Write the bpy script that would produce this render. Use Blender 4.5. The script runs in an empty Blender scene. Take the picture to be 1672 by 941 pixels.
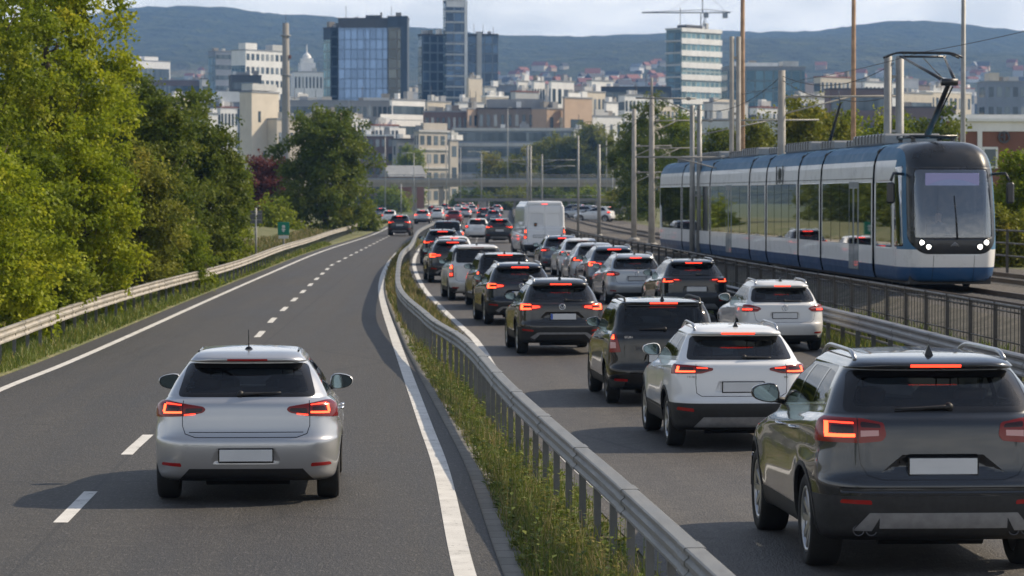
import bpy, bmesh, math, random
import numpy as np
from mathutils import Vector, Matrix
from mathutils.bvhtree import BVHTree
random.seed(7); rng = np.random.default_rng(7)
scene = bpy.context.scene
COL = scene.collection
PI = math.pi
R = math.radians
# ---------------------------------------------------------------- camera: 36 mm sensor, photo 1672 x 941
F, CX, CY, CAMH, YH = 5000.0, 836.0, 470.5, 3.05, 320.0
PITCH = math.atan((CY - YH) / F)
cp, sp = math.cos(PITCH), math.sin(PITCH)

def ray(px, py):
    u, v = (px - CX) / F, (CY - py) / F
    return Vector((u, cp + v * sp, -sp + v * cp))

def G(px, py, h=0.0):               # point of the horizontal plane z=h seen at a photo position
    d = ray(px, py); t = (h - CAMH) / d.z
    return Vector((d.x * t, d.y * t, h))

def AT(px, py, y):                  # point at distance y along the road seen at a photo position
    d = ray(px, py); t = y / d.y
    return Vector((d.x * t, y, CAMH + d.z * t))

def curve(pts, h=0.0):              # photo polyline lying at height h -> smooth function X(y)
    g = [G(x, y, h) for x, y in pts]
    return fcurve([(p.y, p.x) for p in g])

def fcurve(g):
    g = sorted(g)
    ys = np.array([a for a, b in g]); xs = np.array([b for a, b in g])
    d = np.diff(xs) / np.diff(ys)
    m = np.empty_like(xs); m[1:-1] = (d[1:] + d[:-1]) / 2; m[0] = d[0]; m[-1] = d[-1]
    def f(y):
        if y <= ys[0]: return float(xs[0] + m[0] * (y - ys[0]))
        if y >= ys[-1]: return float(xs[-1] + m[-1] * (y - ys[-1]))
        i = int(np.searchsorted(ys, y) - 1); i = max(0, min(i, len(d) - 1))
        h_ = ys[i + 1] - ys[i]; t = (y - ys[i]) / h_
        a = 2*t**3 - 3*t**2 + 1; b = t**3 - 2*t**2 + t; c = -2*t**3 + 3*t**2; e = t**3 - t**2
        return float(a*xs[i] + b*h_*m[i] + c*xs[i+1] + e*h_*m[i+1])
    return f

# ---------------------------------------------------------------- objects
def tag(o, label=None, cat=None, group=None, kind=None):
    if label: o['label'] = label
    if cat: o['category'] = cat
    if group: o['group'] = group
    if kind: o['kind'] = kind
    return o

def empty(name, loc=(0, 0, 0), rz=0.0, label=None, cat=None, group=None):
    o = bpy.data.objects.new(name, None); COL.objects.link(o)
    o.empty_display_size = 0.3
    o.location = loc; o.rotation_euler = (0, 0, rz)
    return tag(o, label, cat, group)

def link(name, me, parent=None):
    o = bpy.data.objects.new(name, me); COL.objects.link(o)
    if parent is not None: o.parent = parent
    return o

KIDS = {}
def copy_tree(o, parent=None):
    c = o.copy(); COL.objects.link(c)
    if parent is not None: c.parent = parent
    for ch in o.children: copy_tree(ch, c)
    return c

class MB:
    """collects faces of one mesh"""
    def __init__(s): s.v = []; s.f = []; s.mi = []; s.sm = []
    def add(s, vs, fs, mi=0, smooth=False):
        b = len(s.v); s.v += [tuple(p) for p in vs]
        for f in fs:
            s.f.append([i + b for i in f]); s.mi.append(mi); s.sm.append(smooth)
        return s
    def box(s, c, d, mi=0, rot=None, bev=0.0):
        cx, cy, cz = c; x, y, z = d[0]/2, d[1]/2, d[2]/2
        if bev > 0:
            b = min(bev, x*.9, y*.9, z*.9)
            vs = []
            for sz in (-1, 1):
                for (sx, sy) in ((-1, -1), (1, -1), (1, 1), (-1, 1)):
                    vs += [(sx*(x-b), sy*(y-b), sz*z), (sx*x, sy*(y-b), sz*(z-b)), (sx*(x-b), sy*y, sz*(z-b))]
            bm = bmesh.new()
            for p in vs: bm.verts.new(p)
            r = bmesh.ops.convex_hull(bm, input=bm.verts)
            bm.verts.index_update()
            V = [v.co.copy() for v in bm.verts]; Fs = [[v.index for v in f.verts] for f in bm.faces]
            bm.free()
        else:
            V = [Vector(p) for p in ((-x,-y,-z),(x,-y,-z),(x,y,-z),(-x,y,-z),(-x,-y,z),(x,-y,z),(x,y,z),(-x,y,z))]
            Fs = [(0,3,2,1),(4,5,6,7),(0,1,5,4),(1,2,6,5),(2,3,7,6),(3,0,4,7)]
        if rot is not None: V = [rot @ p for p in V]
        return s.add([(p[0]+cx, p[1]+cy, p[2]+cz) for p in V], Fs, mi)
    def span(s, a, b, mi=0, bev=0.0):
        return s.box([(a[i]+b[i])/2 for i in range(3)], [abs(b[i]-a[i]) for i in range(3)], mi, None, bev)
    def tube(s, pts, r, n=8, mi=0, cap=True, smooth=True):
        pts = [Vector(p) for p in pts]; m = len(pts)
        rs = r if isinstance(r, (list, tuple)) else [r]*m
        vs = []; up = None
        for i, p in enumerate(pts):
            t = (pts[min(i+1, m-1)] - pts[max(i-1, 0)]).normalized()
            if up is None:
                up = Vector((0, 0, 1)) if abs(t.z) < .9 else Vector((1, 0, 0))
            a = t.cross(up).normalized(); up = a.cross(t).normalized()
            for k in range(n):
                q = 2*PI*k/n
                vs.append(p + a*math.cos(q)*rs[i] + up*math.sin(q)*rs[i])
        fs = [(i*n+k, i*n+(k+1) % n, (i+1)*n+(k+1) % n, (i+1)*n+k) for i in range(m-1) for k in range(n)]
        s.add(vs, fs, mi, smooth)
        if cap:
            b = len(s.v) - len(vs)
            s.f.append([b+k for k in range(n)][::-1]); s.mi.append(mi); s.sm.append(False)
            s.f.append([b+(m-1)*n+k for k in range(n)]); s.mi.append(mi); s.sm.append(False)
        return s
    def lathe(s, prof, n=24, axis='z', c=(0, 0, 0), mi=0, smooth=True, closed=False):
        vs = []
        for k in range(n):
            q = 2*PI*k/n; cq, sq = math.cos(q), math.sin(q)
            for (r, h) in prof:
                if axis == 'z': p = (r*cq, r*sq, h)
                elif axis == 'x': p = (h, r*cq, r*sq)
                else: p = (r*cq, h, r*sq)
                vs.append((p[0]+c[0], p[1]+c[1], p[2]+c[2]))
        m = len(prof); fs = []
        for k in range(n):
            k2 = (k+1) % n
            for j in range(m if closed else m-1):
                j2 = (j+1) % m
                fs.append((k*m+j, k2*m+j, k2*m+j2, k*m+j2))
        return s.add(vs, fs, mi, smooth)
    def prism(s, poly, a, b, axis='y', mi=0):       # extrude a 2-D polygon from a to b along an axis
        n = len(poly)
        def P(p, t):
            return (p[0], t, p[1]) if axis == 'y' else ((t, p[0], p[1]) if axis == 'x' else (p[0], p[1], t))
        vs = [P(p, a) for p in poly] + [P(p, b) for p in poly]
        fs = [list(range(n))[::-1], list(range(n, 2*n))] + [(i, (i+1) % n, n+(i+1) % n, n+i) for i in range(n)]
        return s.add(vs, fs, mi)
    def sweep(s, frames, prof, mi=0, smooth=False, cap=True, closed=True):
        """frames: list of (origin, side vector, up vector); prof: (side, up) points"""
        m = len(prof); vs = []
        for o, a, u in frames:
            for (p, q) in prof: vs.append(o + a*p + u*q)
        fs = []
        for i in range(len(frames)-1):
            for j in range(m if closed else m-1):
                j2 = (j+1) % m
                fs.append((i*m+j, i*m+j2, (i+1)*m+j2, (i+1)*m+j))
        if cap and closed:
            fs.append(list(range(m))[::-1]); fs.append([(len(frames)-1)*m+j for j in range(m)])
        return s.add(vs, fs, mi, smooth)
    def mesh(s, name, mats):
        me = bpy.data.meshes.new(name)
        me.from_pydata(s.v, [], s.f)
        for m in (mats if isinstance(mats, (list, tuple)) else [mats]): me.materials.append(m)
        me.polygons.foreach_set('material_index', s.mi); me.polygons.foreach_set('use_smooth', s.sm)
        bm = bmesh.new(); bm.from_mesh(me); bmesh.ops.recalc_face_normals(bm, faces=bm.faces); bm.to_mesh(me); bm.free()
        me.update(); return me
    def build(s, name, mats, parent=None):
        return link(name, s.mesh(name, mats), parent)

def raw_mesh(name, V, Q, mats, smooth=False):
    """fast numpy mesh: V (n,3), Q (m,k)"""
    me = bpy.data.meshes.new(name)
    V = np.asarray(V, dtype=np.float32); Q = np.asarray(Q, dtype=np.int32)
    k = Q.shape[1]
    me.vertices.add(len(V)); me.vertices.foreach_set('co', V.ravel())
    me.loops.add(Q.size); me.loops.foreach_set('vertex_index', Q.ravel())
    me.polygons.add(len(Q)); me.polygons.foreach_set('loop_start', np.arange(0, Q.size, k, dtype=np.int32))
    me.polygons.foreach_set('loop_total', np.full(len(Q), k, dtype=np.int32))
    if smooth: me.polygons.foreach_set('use_smooth', np.ones(len(Q), dtype=bool))
    for m in (mats if isinstance(mats, (list, tuple)) else [mats]): me.materials.append(m)
    me.update(calc_edges=True); me.validate()
    return me

# ---------------------------------------------------------------- materials
class NT:
    def __init__(s, name):
        s.m = bpy.data.materials.new(name); s.m.use_nodes = True
        s.t = s.m.node_tree; s.n = s.t.nodes; s.n.clear()
        s.out = s.n.new('ShaderNodeOutputMaterial')
    def new(s, typ, **kw):
        n = s.n.new('ShaderNode' + typ)
        for k, v in kw.items():
            if k in n.inputs: n.inputs[k].default_value = v
            else: setattr(n, k, v)
        return n
    def lk(s, a, b): s.t.links.new(a, b)
    def coords(s, kind='Object', scale=(1, 1, 1)):
        if kind == 'World':
            g = s.new('NewGeometry').outputs['Position']
        else:
            g = s.new('TexCoord').outputs[kind]
        mp = s.new('Mapping'); mp.inputs['Scale'].default_value = scale
        s.lk(g, mp.inputs['Vector']); return mp.outputs['Vector']
    def noise(s, vec, scale, detail=4, rough=.6):
        n = s.new('TexNoise'); n.inputs['Scale'].default_value = scale; n.inputs['Detail'].default_value = detail
        n.inputs['Roughness'].default_value = rough
        if vec is not None: s.lk(vec, n.inputs['Vector'])
        return n.outputs['Fac']
    def ramp(s, fac, stops):
        r = s.new('ValToRGB'); e = r.color_ramp.elements
        while len(e) < len(stops): e.new(.5)
        for x, (p, c) in zip(e, stops):
            x.position = p; x.color = (c[0], c[1], c[2], 1) if hasattr(c, '__len__') else (c, c, c, 1)
        s.lk(fac, r.inputs['Fac']); return r.outputs['Color']
    def mixc(s, fac, a, b, mode='MIX'):
        m = s.new('Mix', data_type='RGBA', blend_type=mode)
        for i, v in ((0, fac), (6, a), (7, b)):
            if isinstance(v, bpy.types.NodeSocket): s.lk(v, m.inputs[i])
            else: m.inputs[i].default_value = (v[0], v[1], v[2], 1) if hasattr(v, '__len__') else v
        return m.outputs[2]
    def math(s, op, a, b=0.0):
        m = s.new('Math', operation=op)
        for i, v in ((0, a), (1, b)):
            if isinstance(v, bpy.types.NodeSocket): s.lk(v, m.inputs[i])
            else: m.inputs[i].default_value = v
        return m.outputs[0]
    def bump(s, h, strength=.3, dist=.02):
        b = s.new('Bump'); b.inputs['Strength'].default_value = strength; b.inputs['Distance'].default_value = dist
        s.lk(h, b.inputs['Height']); return b.outputs['Normal']
    def pr(s, color=None, rough=.5, metal=0.0, normal=None, **kw):
        p = s.new('BsdfPrincipled')
        if color is not None:
            if isinstance(color, bpy.types.NodeSocket): s.lk(color, p.inputs['Base Color'])
            else: p.inputs['Base Color'].default_value = (*color[:3], 1)
        for key, v in (('Roughness', rough), ('Metallic', metal)):
            if isinstance(v, bpy.types.NodeSocket): s.lk(v, p.inputs[key])
            else: p.inputs[key].default_value = v
        if normal is not None: s.lk(normal, p.inputs['Normal'])
        for k, v in kw.items(): p.inputs[k.replace('_', ' ')].default_value = v
        return p.outputs[0]
    def done(s, sh): s.lk(sh, s.out.inputs['Surface']); return s.m

M = {}
def plain(name, c, rough=.5, metal=0.0, var=.12, scale=6.0, bump=0.0, **kw):
    t = NT(name); v = t.coords('Object')
    f = t.noise(v, scale, 5)
    lo = tuple(x*(1-var) for x in c); hi = tuple(min(1, x*(1+var)) for x in c)
    col = t.ramp(f, [(.3, lo), (.7, hi)])
    nrm = t.bump(t.noise(v, scale*8, 3), bump, .01) if bump else None
    M[name] = t.done(t.pr(col, rough, metal, nrm, **kw)); return M[name]

def paint(name, c, metal=.0, rough=.32, dirt=.25, coat=1.0):
    """car paint: base with clear coat, road dust low on the panels, dark lining on the inside"""
    t = NT(name); v = t.coords('Object')
    sep = t.new('SeparateXYZ'); t.lk(v, sep.inputs[0])
    n = t.noise(v, 5.0, 6)
    low = t.new('MapRange'); low.inputs['From Min'].default_value = .85; low.inputs['From Max'].default_value = .25
    t.lk(sep.outputs['Z'], low.inputs['Value'])
    d = t.math('MULTIPLY', low.outputs[0], t.math('MULTIPLY', n, dirt*1.5))
    d = t.math('ADD', d, t.math('MULTIPLY', n, dirt*.12))
    col = t.mixc(d, c, (.16, .14, .12))
    ro = t.math('ADD', t.math('MULTIPLY', d, .5), rough)
    p = t.new('BsdfPrincipled'); t.lk(col, p.inputs['Base Color']); t.lk(ro, p.inputs['Roughness'])
    p.inputs['Metallic'].default_value = metal; p.inputs['Specular IOR Level'].default_value = .2
    p.inputs['Coat Weight'].default_value = coat; p.inputs['Coat Roughness'].default_value = .04
    inn = t.pr((.012, .012, .013), .8)
    g = t.new('NewGeometry'); mx = t.new('MixShader')
    t.lk(g.outputs['Backfacing'], mx.inputs[0]); t.lk(p.outputs[0], mx.inputs[1]); t.lk(inn, mx.inputs[2])
    M[name] = t.done(mx.outputs[0]); return M[name]

def glass(name, tint=(.35, .4, .4), refl=1.0, rough=.02, base=.03):
    t = NT(name)
    tr = t.new('BsdfTransparent'); tr.inputs[0].default_value = (*tint, 1)
    gl = t.new('BsdfGlossy'); gl.inputs['Roughness'].default_value = rough; gl.inputs[0].default_value = (.95, .97, 1, 1)
    lw = t.new('Fresnel'); lw.inputs[0].default_value = 1.5
    f = t.math('ADD', t.math('MULTIPLY', lw.outputs[0], refl), base)
    mx = t.new('MixShader'); t.lk(f, mx.inputs[0]); t.lk(tr.outputs[0], mx.inputs[1]); t.lk(gl.outputs[0], mx.inputs[2])
    M[name] = t.done(mx.outputs[0]); return M[name]

def emit(name, c, s, base=(.2, .02, .02)):
    t = NT(name)
    p = t.new('BsdfPrincipled'); p.inputs['Base Color'].default_value = (*base, 1); p.inputs['Roughness'].default_value = .15
    p.inputs['Emission Color'].default_value = (*c, 1); p.inputs['Emission Strength'].default_value = s
    M[name] = t.done(p.outputs[0]); return M[name]

# cars
paint('silver_paint', (.47, .48, .50), .6, .28, .16)
paint('grey_paint', (.034, .038, .045), .65, .24, .05)
paint('white_paint', (.74, .75, .76), 0, .35, .3)
paint('pearl_paint', (.68, .68, .67), .05, .35, .3)
paint('black_paint', (.006, .0065, .008), .2, .22, .03)
paint('graphite_paint', (.030, .029, .029), .5, .26, .06)
paint('navy_paint', (.008, .012, .022), .4, .24, .04)
paint('steel_paint', (.09, .115, .155), .5, .3, .12)
paint('lightsilver_paint', (.42, .45, .48), .5, .35, .25)
paint('maroon_paint', (.20, .012, .015), .3, .3, .2)
paint('van_paint', (.72, .73, .74), 0, .4, .35)
plain('black_plastic', (.016, .016, .017), .55, 0, .3, 20)
plain('cladding', (.022, .022, .023), .6, 0, .35, 18, .2)
plain('gloss_black', (.008, .008, .009), .08)
plain('rubber', (.014, .014, .014), .8, 0, .3, 12)
plain('tread', (.010, .010, .010), .9, 0, .3, 30, .5)
plain('alloy', (.42, .43, .45), .3, .85, .15, 8)
plain('dark_alloy', (.10, .10, .11), .35, .8, .15, 8)
plain('chrome', (.62, .63, .65), .15, 1.0, .05)
plain('skid_silver', (.33, .34, .36), .38, .6, .2, 8)
plain('seat_fabric', (.030, .030, .032), .9)
plain('plate_white', (.62, .63, .64), .45, 0, .06, 3)
plain('plate_blue', (.02, .10, .45), .4)
plain('mirror_glass', (.16, .22, .25), .04, 1.0, .05)
plain('disc', (.05, .05, .05), .5, .7)
glass('rear_glass', (.62, .66, .66), .8, .02, .01)
glass('side_glass', (.05, .055, .055), .62, .015, .03)
glass('front_glass', (.60, .66, .66), 1.0, .02, .02)
emit('lamp_lens', (1, .03, .015), .03, (.11, .004, .004))
emit('lamp_lit', (1.0, .065, .018), 5.2)
emit('lamp_soft', (1.0, .045, .018), 2.6)
emit('brake_lit', (1.0, .04, .015), 3.2)
emit('lamp_clear', (1.0, .25, .18), .05, (.45, .30, .30))
plain('lamp_dark', (.028, .004, .005), .08, 0, .1)
plain('reflector_red', (.30, .012, .012), .2, 0, .1)
emit('headlamp', (1, .97, .88), 3.0, (.6, .6, .6))
# ================================================================= THE PLACE: roads, verges, rails, terrain
def hq(y):                                                       # level of the queue carriageway along the road
    return float(np.interp(y, [0, 20, 27, 38, 75, 110, 150, 900], [0, 0, -.02, -.25, -.25, -.12, 0, 0]))
def GQ(px, py):
    h = 0.0
    for _ in range(12):
        p = G(px, py, h); h = hq(p.y)
    return p
def qcurve(pts): return fcurve([(GQ(x, y).y, GQ(x, y).x) for x, y in pts])

LL = fcurve([(20, -7.0)]+[(G(x, y).y, G(x, y).x) for x, y in [(0, 637), (100, 597), (217, 546), (330, 495), (430, 451), (520, 413), (610, 383)]]+[(420, -14.6), (650, -17)])
RL = fcurve([(15, .15)]+[(G(x, y).y, G(x, y).x) for x, y in [(760, 941), (719, 762), (696, 698), (661, 600), (640, 540), (627, 500), (622, 470), (627, 445), (642, 420), (663, 401), (690, 387)]]+[(420, -8.6), (650, -9.4)])
QL = fcurve([(15, 2.0), (25, 1.42), (37, .78), (50, .0)]+[(GQ(x, y).y, GQ(x, y).x) for x, y in [(774, 553), (736, 518), (715, 497), (697, 478), (682, 452), (676, 429), (686, 406)]]+[(212, -5.75), (277, -6.25), (420, -6.8), (650, -7.2)])
RAILH = .74
G1 = fcurve([(G(x, y, RAILH).y, G(x, y, RAILH).x) for x, y in [(1185, 941), (1000, 775), (900, 690), (830, 627), (770, 563), (749, 546), (732, 536), (711, 524), (688, 505), (665, 486), (653, 471), (650, 440), (657, 411), (670, 399)]]+[(210, -6.35), (300, -6.95)])
GL = fcurve([(20, -8.0)]+[(p.y, p.x) for p in [G(0, 601), G(120, 551), G(380, 459)]]+[(150, -11.0), (200, -12.0), (250, -13.0), (294, -13.75), (340, -14.5)])
G2 = fcurve([(25, 9.2), (47.9, 8.0), (69.7, 6.96), (85, 5.85), (108, 4.45), (123, 3.45), (140, 2.5), (160, 2.15), (200, 1.5), (300, 1.0), (650, .8)])
TR = fcurve([(30, 13.78), (60, 11.68), (74, 10.70), (99, 8.95), (124, 7.20), (160, 5.0), (200, 3.6), (300, 2.4), (650, 2.0)])
TH = .80                                                         # level of the tram tracks

def kerb_off(y): return float(np.interp(y, [20, 25, 40, 60, 90], [.33, .31, .27, .14, .10]))
def samples(a, b):
    out = []; y = a
    while y < b: out.append(y); y += .8 if y < 60 else (2.0 if y < 150 else 6.0)
    out.append(b); return out

def loft(name, ys, fn, mats, kind='structure', seg=None, mi=None):
    """fn(y) -> list of (x, z) across the strip"""
    V = []; Q = []; m = None
    for i, y in enumerate(ys):
        r = fn(y); m = len(r)
        V += [(x, y, z) for x, z in r]
        if i:
            for j in range(m-1):
                a = (i-1)*m+j; Q.append((a, a+1, a+m+1, a+m))
    me = raw_mesh(name, V, Q, mats, True)
    uvl = me.uv_layers.new(name='UVMap'); vi = np.empty(len(me.loops), dtype=np.int32); me.loops.foreach_get('vertex_index', vi)
    VV = np.array(V); U0 = np.repeat(VV[::m, 0], m); uvs = np.stack([VV[:, 0]-U0, VV[:, 1]], 1)[vi]; uvl.data.foreach_set('uv', uvs.astype(np.float32).ravel())
    if mi:
        idx = np.tile(np.array(mi, dtype=np.int32), len(ys)-1); me.polygons.foreach_set('material_index', idx)
    o = link(name, me); return tag(o, kind=kind)

# ---- materials of the ground
def asphalt(name, c0, c1, lanes, tracks):
    """UV = metres across and along the road: wheel tracks, oil line, seams, patches, aggregate"""
    t = NT(name); w = t.coords('World'); uv = t.new('TexCoord').outputs['UV']
    sp = t.new('SeparateXYZ'); t.lk(uv, sp.inputs[0]); U = sp.outputs[0]
    def uvn(sx, sy, sc, det=4):
        m = t.new('Mapping'); m.inputs['Scale'].default_value = (sx, sy, 1); t.lk(uv, m.inputs[0]); return t.noise(m.outputs[0], sc, det)
    streak = uvn(1.0, .018, 1.6, 5); fine = uvn(4.0, .05, 1.5, 4); big = t.noise(t.coords('World', (.22, .09, 1)), 1.0, 5)
    f = t.math('ADD', t.math('MULTIPLY', streak, .5), t.math('MULTIPLY', big, .5))
    col = t.ramp(f, [(.34, c0), (.66, c1)])
    for u, wd, k in tracks:                                     # polished wheel tracks darker, worn by traffic
        d = t.math('ABSOLUTE', t.math('SUBTRACT', U, u)); g = t.new('MapRange'); g.interpolation_type = 'SMOOTHSTEP'
        for kk, v in (('From Min', wd), ('From Max', 0), ('To Min', 0), ('To Max', k)): g.inputs[kk].default_value = v
        t.lk(d, g.inputs['Value']); col = t.mixc(t.math('MULTIPLY', g.outputs[0], t.math('ADD', fine, .35)), col, (.028, .027, .027))
    wl = t.coords('World', (1, .30, 1)); agg = t.noise(wl, 26, 3, .75); agg2 = t.noise(wl, 48, 2, .7); mott = t.noise(w, 3.2, 5, .75)
    light = t.ramp(agg, [(.53, 0), (.68, 1)]); dark = t.ramp(agg2, [(.36, 1), (.48, 0)])
    col = t.mixc(.55, col, t.ramp(mott, [(.30, (.25, .25, .25)), (.70, (.78, .77, .75))]), 'OVERLAY')
    col = t.mixc(t.math('MULTIPLY', light, .5), col, (.155, .145, .132)); col = t.mixc(t.math('MULTIPLY', dark, .55), col, (.020, .020, .021))
    vo = t.new('TexVoronoi', feature='DISTANCE_TO_EDGE'); vo.inputs['Scale'].default_value = .14
    wob = t.mixc(.10, w, t.new('TexNoise', Scale=1.4).outputs['Color'], 'ADD'); t.lk(wob, vo.inputs['Vector'])
    cr = t.ramp(vo.outputs['Distance'], [(.0, 1), (.009, 0)]); keep = t.ramp(t.noise(w, .12, 2), [(.50, 0), (.56, 1)])
    col = t.mixc(t.math('MULTIPLY', t.math('MULTIPLY', cr, keep), .6), col, (.014, .014, .014))
    for u in lanes:                                             # sealed joints between paving lanes
        d = t.math('ABSOLUTE', t.math('SUBTRACT', t.math('ADD', U, t.math('MULTIPLY', fine, .05)), u)); col = t.mixc(t.math('MULTIPLY', t.math('LESS_THAN', d, .022), .6), col, (.018, .018, .018))
    ol = t.ramp(t.noise(t.coords('World', (1, .55, 1)), .9, 4), [(.64, 0), (.70, 1)]); col = t.mixc(t.math('MULTIPLY', ol, .35), col, (.025, .024, .024))
    nr = t.bump(t.math('ADD', agg2, agg), .8, .014)
    M[name] = t.done(t.pr(col, t.ramp(f, [(.3, .60), (.7, .80)]), 0, nr)); return M[name]
asphalt('asphalt_left', (.024, .0225, .0205), (.050, .0465, .042), [3.72], [(1.45, .55, .30), (3.0, .55, .30), (4.9, .6, .34), (6.45, .6, .34), (5.7, .5, .22)])
asphalt('asphalt_queue', (.052, .048, .044), (.080, .074, .067), [3.6], [(1.1, .5, .28), (2.65, .5, .28), (4.6, .5, .28), (6.1, .5, .28), (1.9, .5, .25)])
t = NT('road_paint'); w = t.coords('World')
n1 = t.noise(w, 14, 6, .75); n2 = t.noise(w, 2.2, 4)
k = t.ramp(t.math('ADD', t.math('MULTIPLY', n1, .7), t.math('MULTIPLY', n2, .3)), [(.36, 0), (.44, 1)])
col = t.mixc(k, (.10, .095, .09), t.ramp(n2, [(.3, (.50, .49, .46)), (.7, (.66, .65, .62))]))
M['road_paint'] = t.done(t.pr(col, .65, 0, t.bump(t.noise(w, 60, 3), .3, .006)))
t = NT('concrete'); w = t.coords('World')
col = t.ramp(t.noise(w, 3, 6, .7), [(.3, (.17, .16, .145)), (.7, (.29, .275, .25))]); 
col = t.mixc(t.math('MULTIPLY', t.noise(w, 40, 3), .5), col, (.12, .115, .10))
M['concrete'] = t.done(t.pr(col, .85, 0, t.bump(t.noise(w, 50, 4), .5, .01)))
t = NT('kerb_paver'); w = t.coords('World')
br = t.new('TexBrick'); br.inputs['Scale'].default_value = 1.0; br.inputs['Mortar Size'].default_value = .012; br.inputs['Brick Width'].default_value = 40.0; br.inputs['Row Height'].default_value = .5
rot = t.new('Mapping'); rot.inputs['Rotation'].default_value = (0, 0, R(4)); t.lk(w, rot.inputs[0]); t.lk(rot.outputs[0], br.inputs['Vector'])
br.inputs['Color1'].default_value = (.20, .19, .17, 1); br.inputs['Color2'].default_value = (.27, .255, .23, 1); br.inputs['Mortar'].default_value = (.03, .03, .022, 1)
col = t.mixc(t.math('MULTIPLY', t.noise(w, 7, 6, .7), .8), br.outputs['Color'], (.10, .095, .08))
M['kerb_paver'] = t.done(t.pr(col, .9, 0, t.bump(t.noise(w, 40, 4), .5, .01)))
def soil(name, stops, sc, bump=.6):
    t = NT(name); w = t.coords('World'); f = t.math('ADD', t.math('MULTIPLY', t.noise(w, sc, 6, .7), .6), t.math('MULTIPLY', t.noise(w, sc*9, 4), .4))
    M[name] = t.done(t.pr(t.ramp(f, stops), .95, 0, t.bump(t.noise(w, sc*12, 5, .7), bump, .05)))
soil('median_soil', [(.35, (.045, .055, .018)), (.5, (.09, .085, .04)), (.65, (.15, .125, .085))], 1.6)
soil('verge_soil', [(.36, (.05, .075, .018)), (.5, (.10, .11, .035)), (.64, (.24, .20, .125))], .9)
soil('field_grass', [(.35, (.045, .065, .018)), (.55, (.075, .095, .028)), (.7, (.12, .115, .05))], .05)
soil('ballast', [(.35, (.055, .05, .045)), (.5, (.12, .108, .095)), (.66, (.22, .20, .18))], 6, 1.0)
soil('slope_gravel', [(.35, (.05, .05, .03)), (.5, (.11, .10, .075)), (.66, (.19, .165, .13))], 1.5, .8)

# ---- ground sheet to the hills, then rising ground
def ridge(x):                                                    # skyline height above ground at the ridge, 5200 m away
    px = x/5200*F+CX
    yy = np.interp(px, [-900, 100, 185, 240, 300, 350, 420, 480, 540, 600, 680, 740, 815, 850, 900, 960, 1020, 1080, 1180, 1250, 1300, 1340, 1400, 1450, 1500, 1560, 1620, 1680, 2600],
                   [120, 45, 22, 16, 15, 19, 30, 36, 38, 44, 53, 62, 73, 72, 69, 63, 60, 57, 53, 55, 53, 52, 45, 40, 41, 46, 52, 57, 110])
    return CAMH+(YH-yy)/F*5200
def ground_h(x, y):
    if y < 1300: return -.42
    b = float(np.clip((y-1300)/1700, 0, 1)); foot = 122*b
    if y > 3000:
        u = (y-3000)/2200; r = ridge(x*5200/y)
        foot = 122+(r-122)*(1-(1-min(u, 1))**1.22) if u <= 1 else r-(u-1)*160
        foot += 10*math.sin(x*.0045+y*.002)*math.sin(min(1, u)*PI)+5*math.sin(x*.013-y*.004)*math.sin(min(1, u)*PI)
    return foot-.42
ys = [-400, 0, 60, 150, 400, 800, 1100, 1300]; V = []; Q = []
xs = np.linspace(-3000, 3000, 41)
for y in ys: V += [(x, y, -.42) for x in xs]
n = len(xs); Q = [(i*n+j, i*n+j+1, (i+1)*n+j+1, (i+1)*n+j) for i in range(len(ys)-1) for j in range(n-1)]
tag(link('ground', raw_mesh('ground', V, Q, M['field_grass'], True)), kind='structure')
t = NT('forest_hill'); w = t.coords('World')
a = t.noise(w, .0022, 5); b = t.noise(w, .028, 5, .7); c = t.noise(w, .006, 4)
col = t.ramp(b, [(.34, (.008, .016, .009)), (.5, (.022, .036, .015)), (.64, (.055, .068, .022))])
fld = t.ramp(a, [(.60, 0), (.66, 1)])
sepz = t.new('SeparateXYZ'); t.lk(w, sepz.inputs[0])
lowm = t.new('MapRange'); lowm.inputs['From Min'].default_value = 190; lowm.inputs['From Max'].default_value = 90; t.lk(sepz.outputs['Z'], lowm.inputs['Value'])
col = t.mixc(t.math('MULTIPLY', fld, lowm.outputs[0]), col, t.ramp(c, [(.4, (.10, .12, .045)), (.6, (.15, .13, .07))]))
M['forest_hill'] = t.done(t.pr(col, 1.0, 0, t.bump(b, 1.0, 30)))
ys = np.concatenate([np.linspace(1300, 3000, 18), np.linspace(3060, 5200, 60), [5500, 6200]]); xs = np.linspace(-2600, 2600, 261)
rn = np.random.default_rng(3)
V = []
for y in ys:
    for x in xs:
        j = (rn.random()-.5)*6 if 3050 < y < 5300 else 0
        V.append((x, y, ground_h(x, y)+j))
n = len(xs); Q = [(i*n+j, i*n+j+1, (i+1)*n+j+1, (i+1)*n+j) for i in range(len(ys)-1) for j in range(n-1)]
tag(link('hills', raw_mesh('hills', V, Q, M['forest_hill'], True)), kind='structure')

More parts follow.
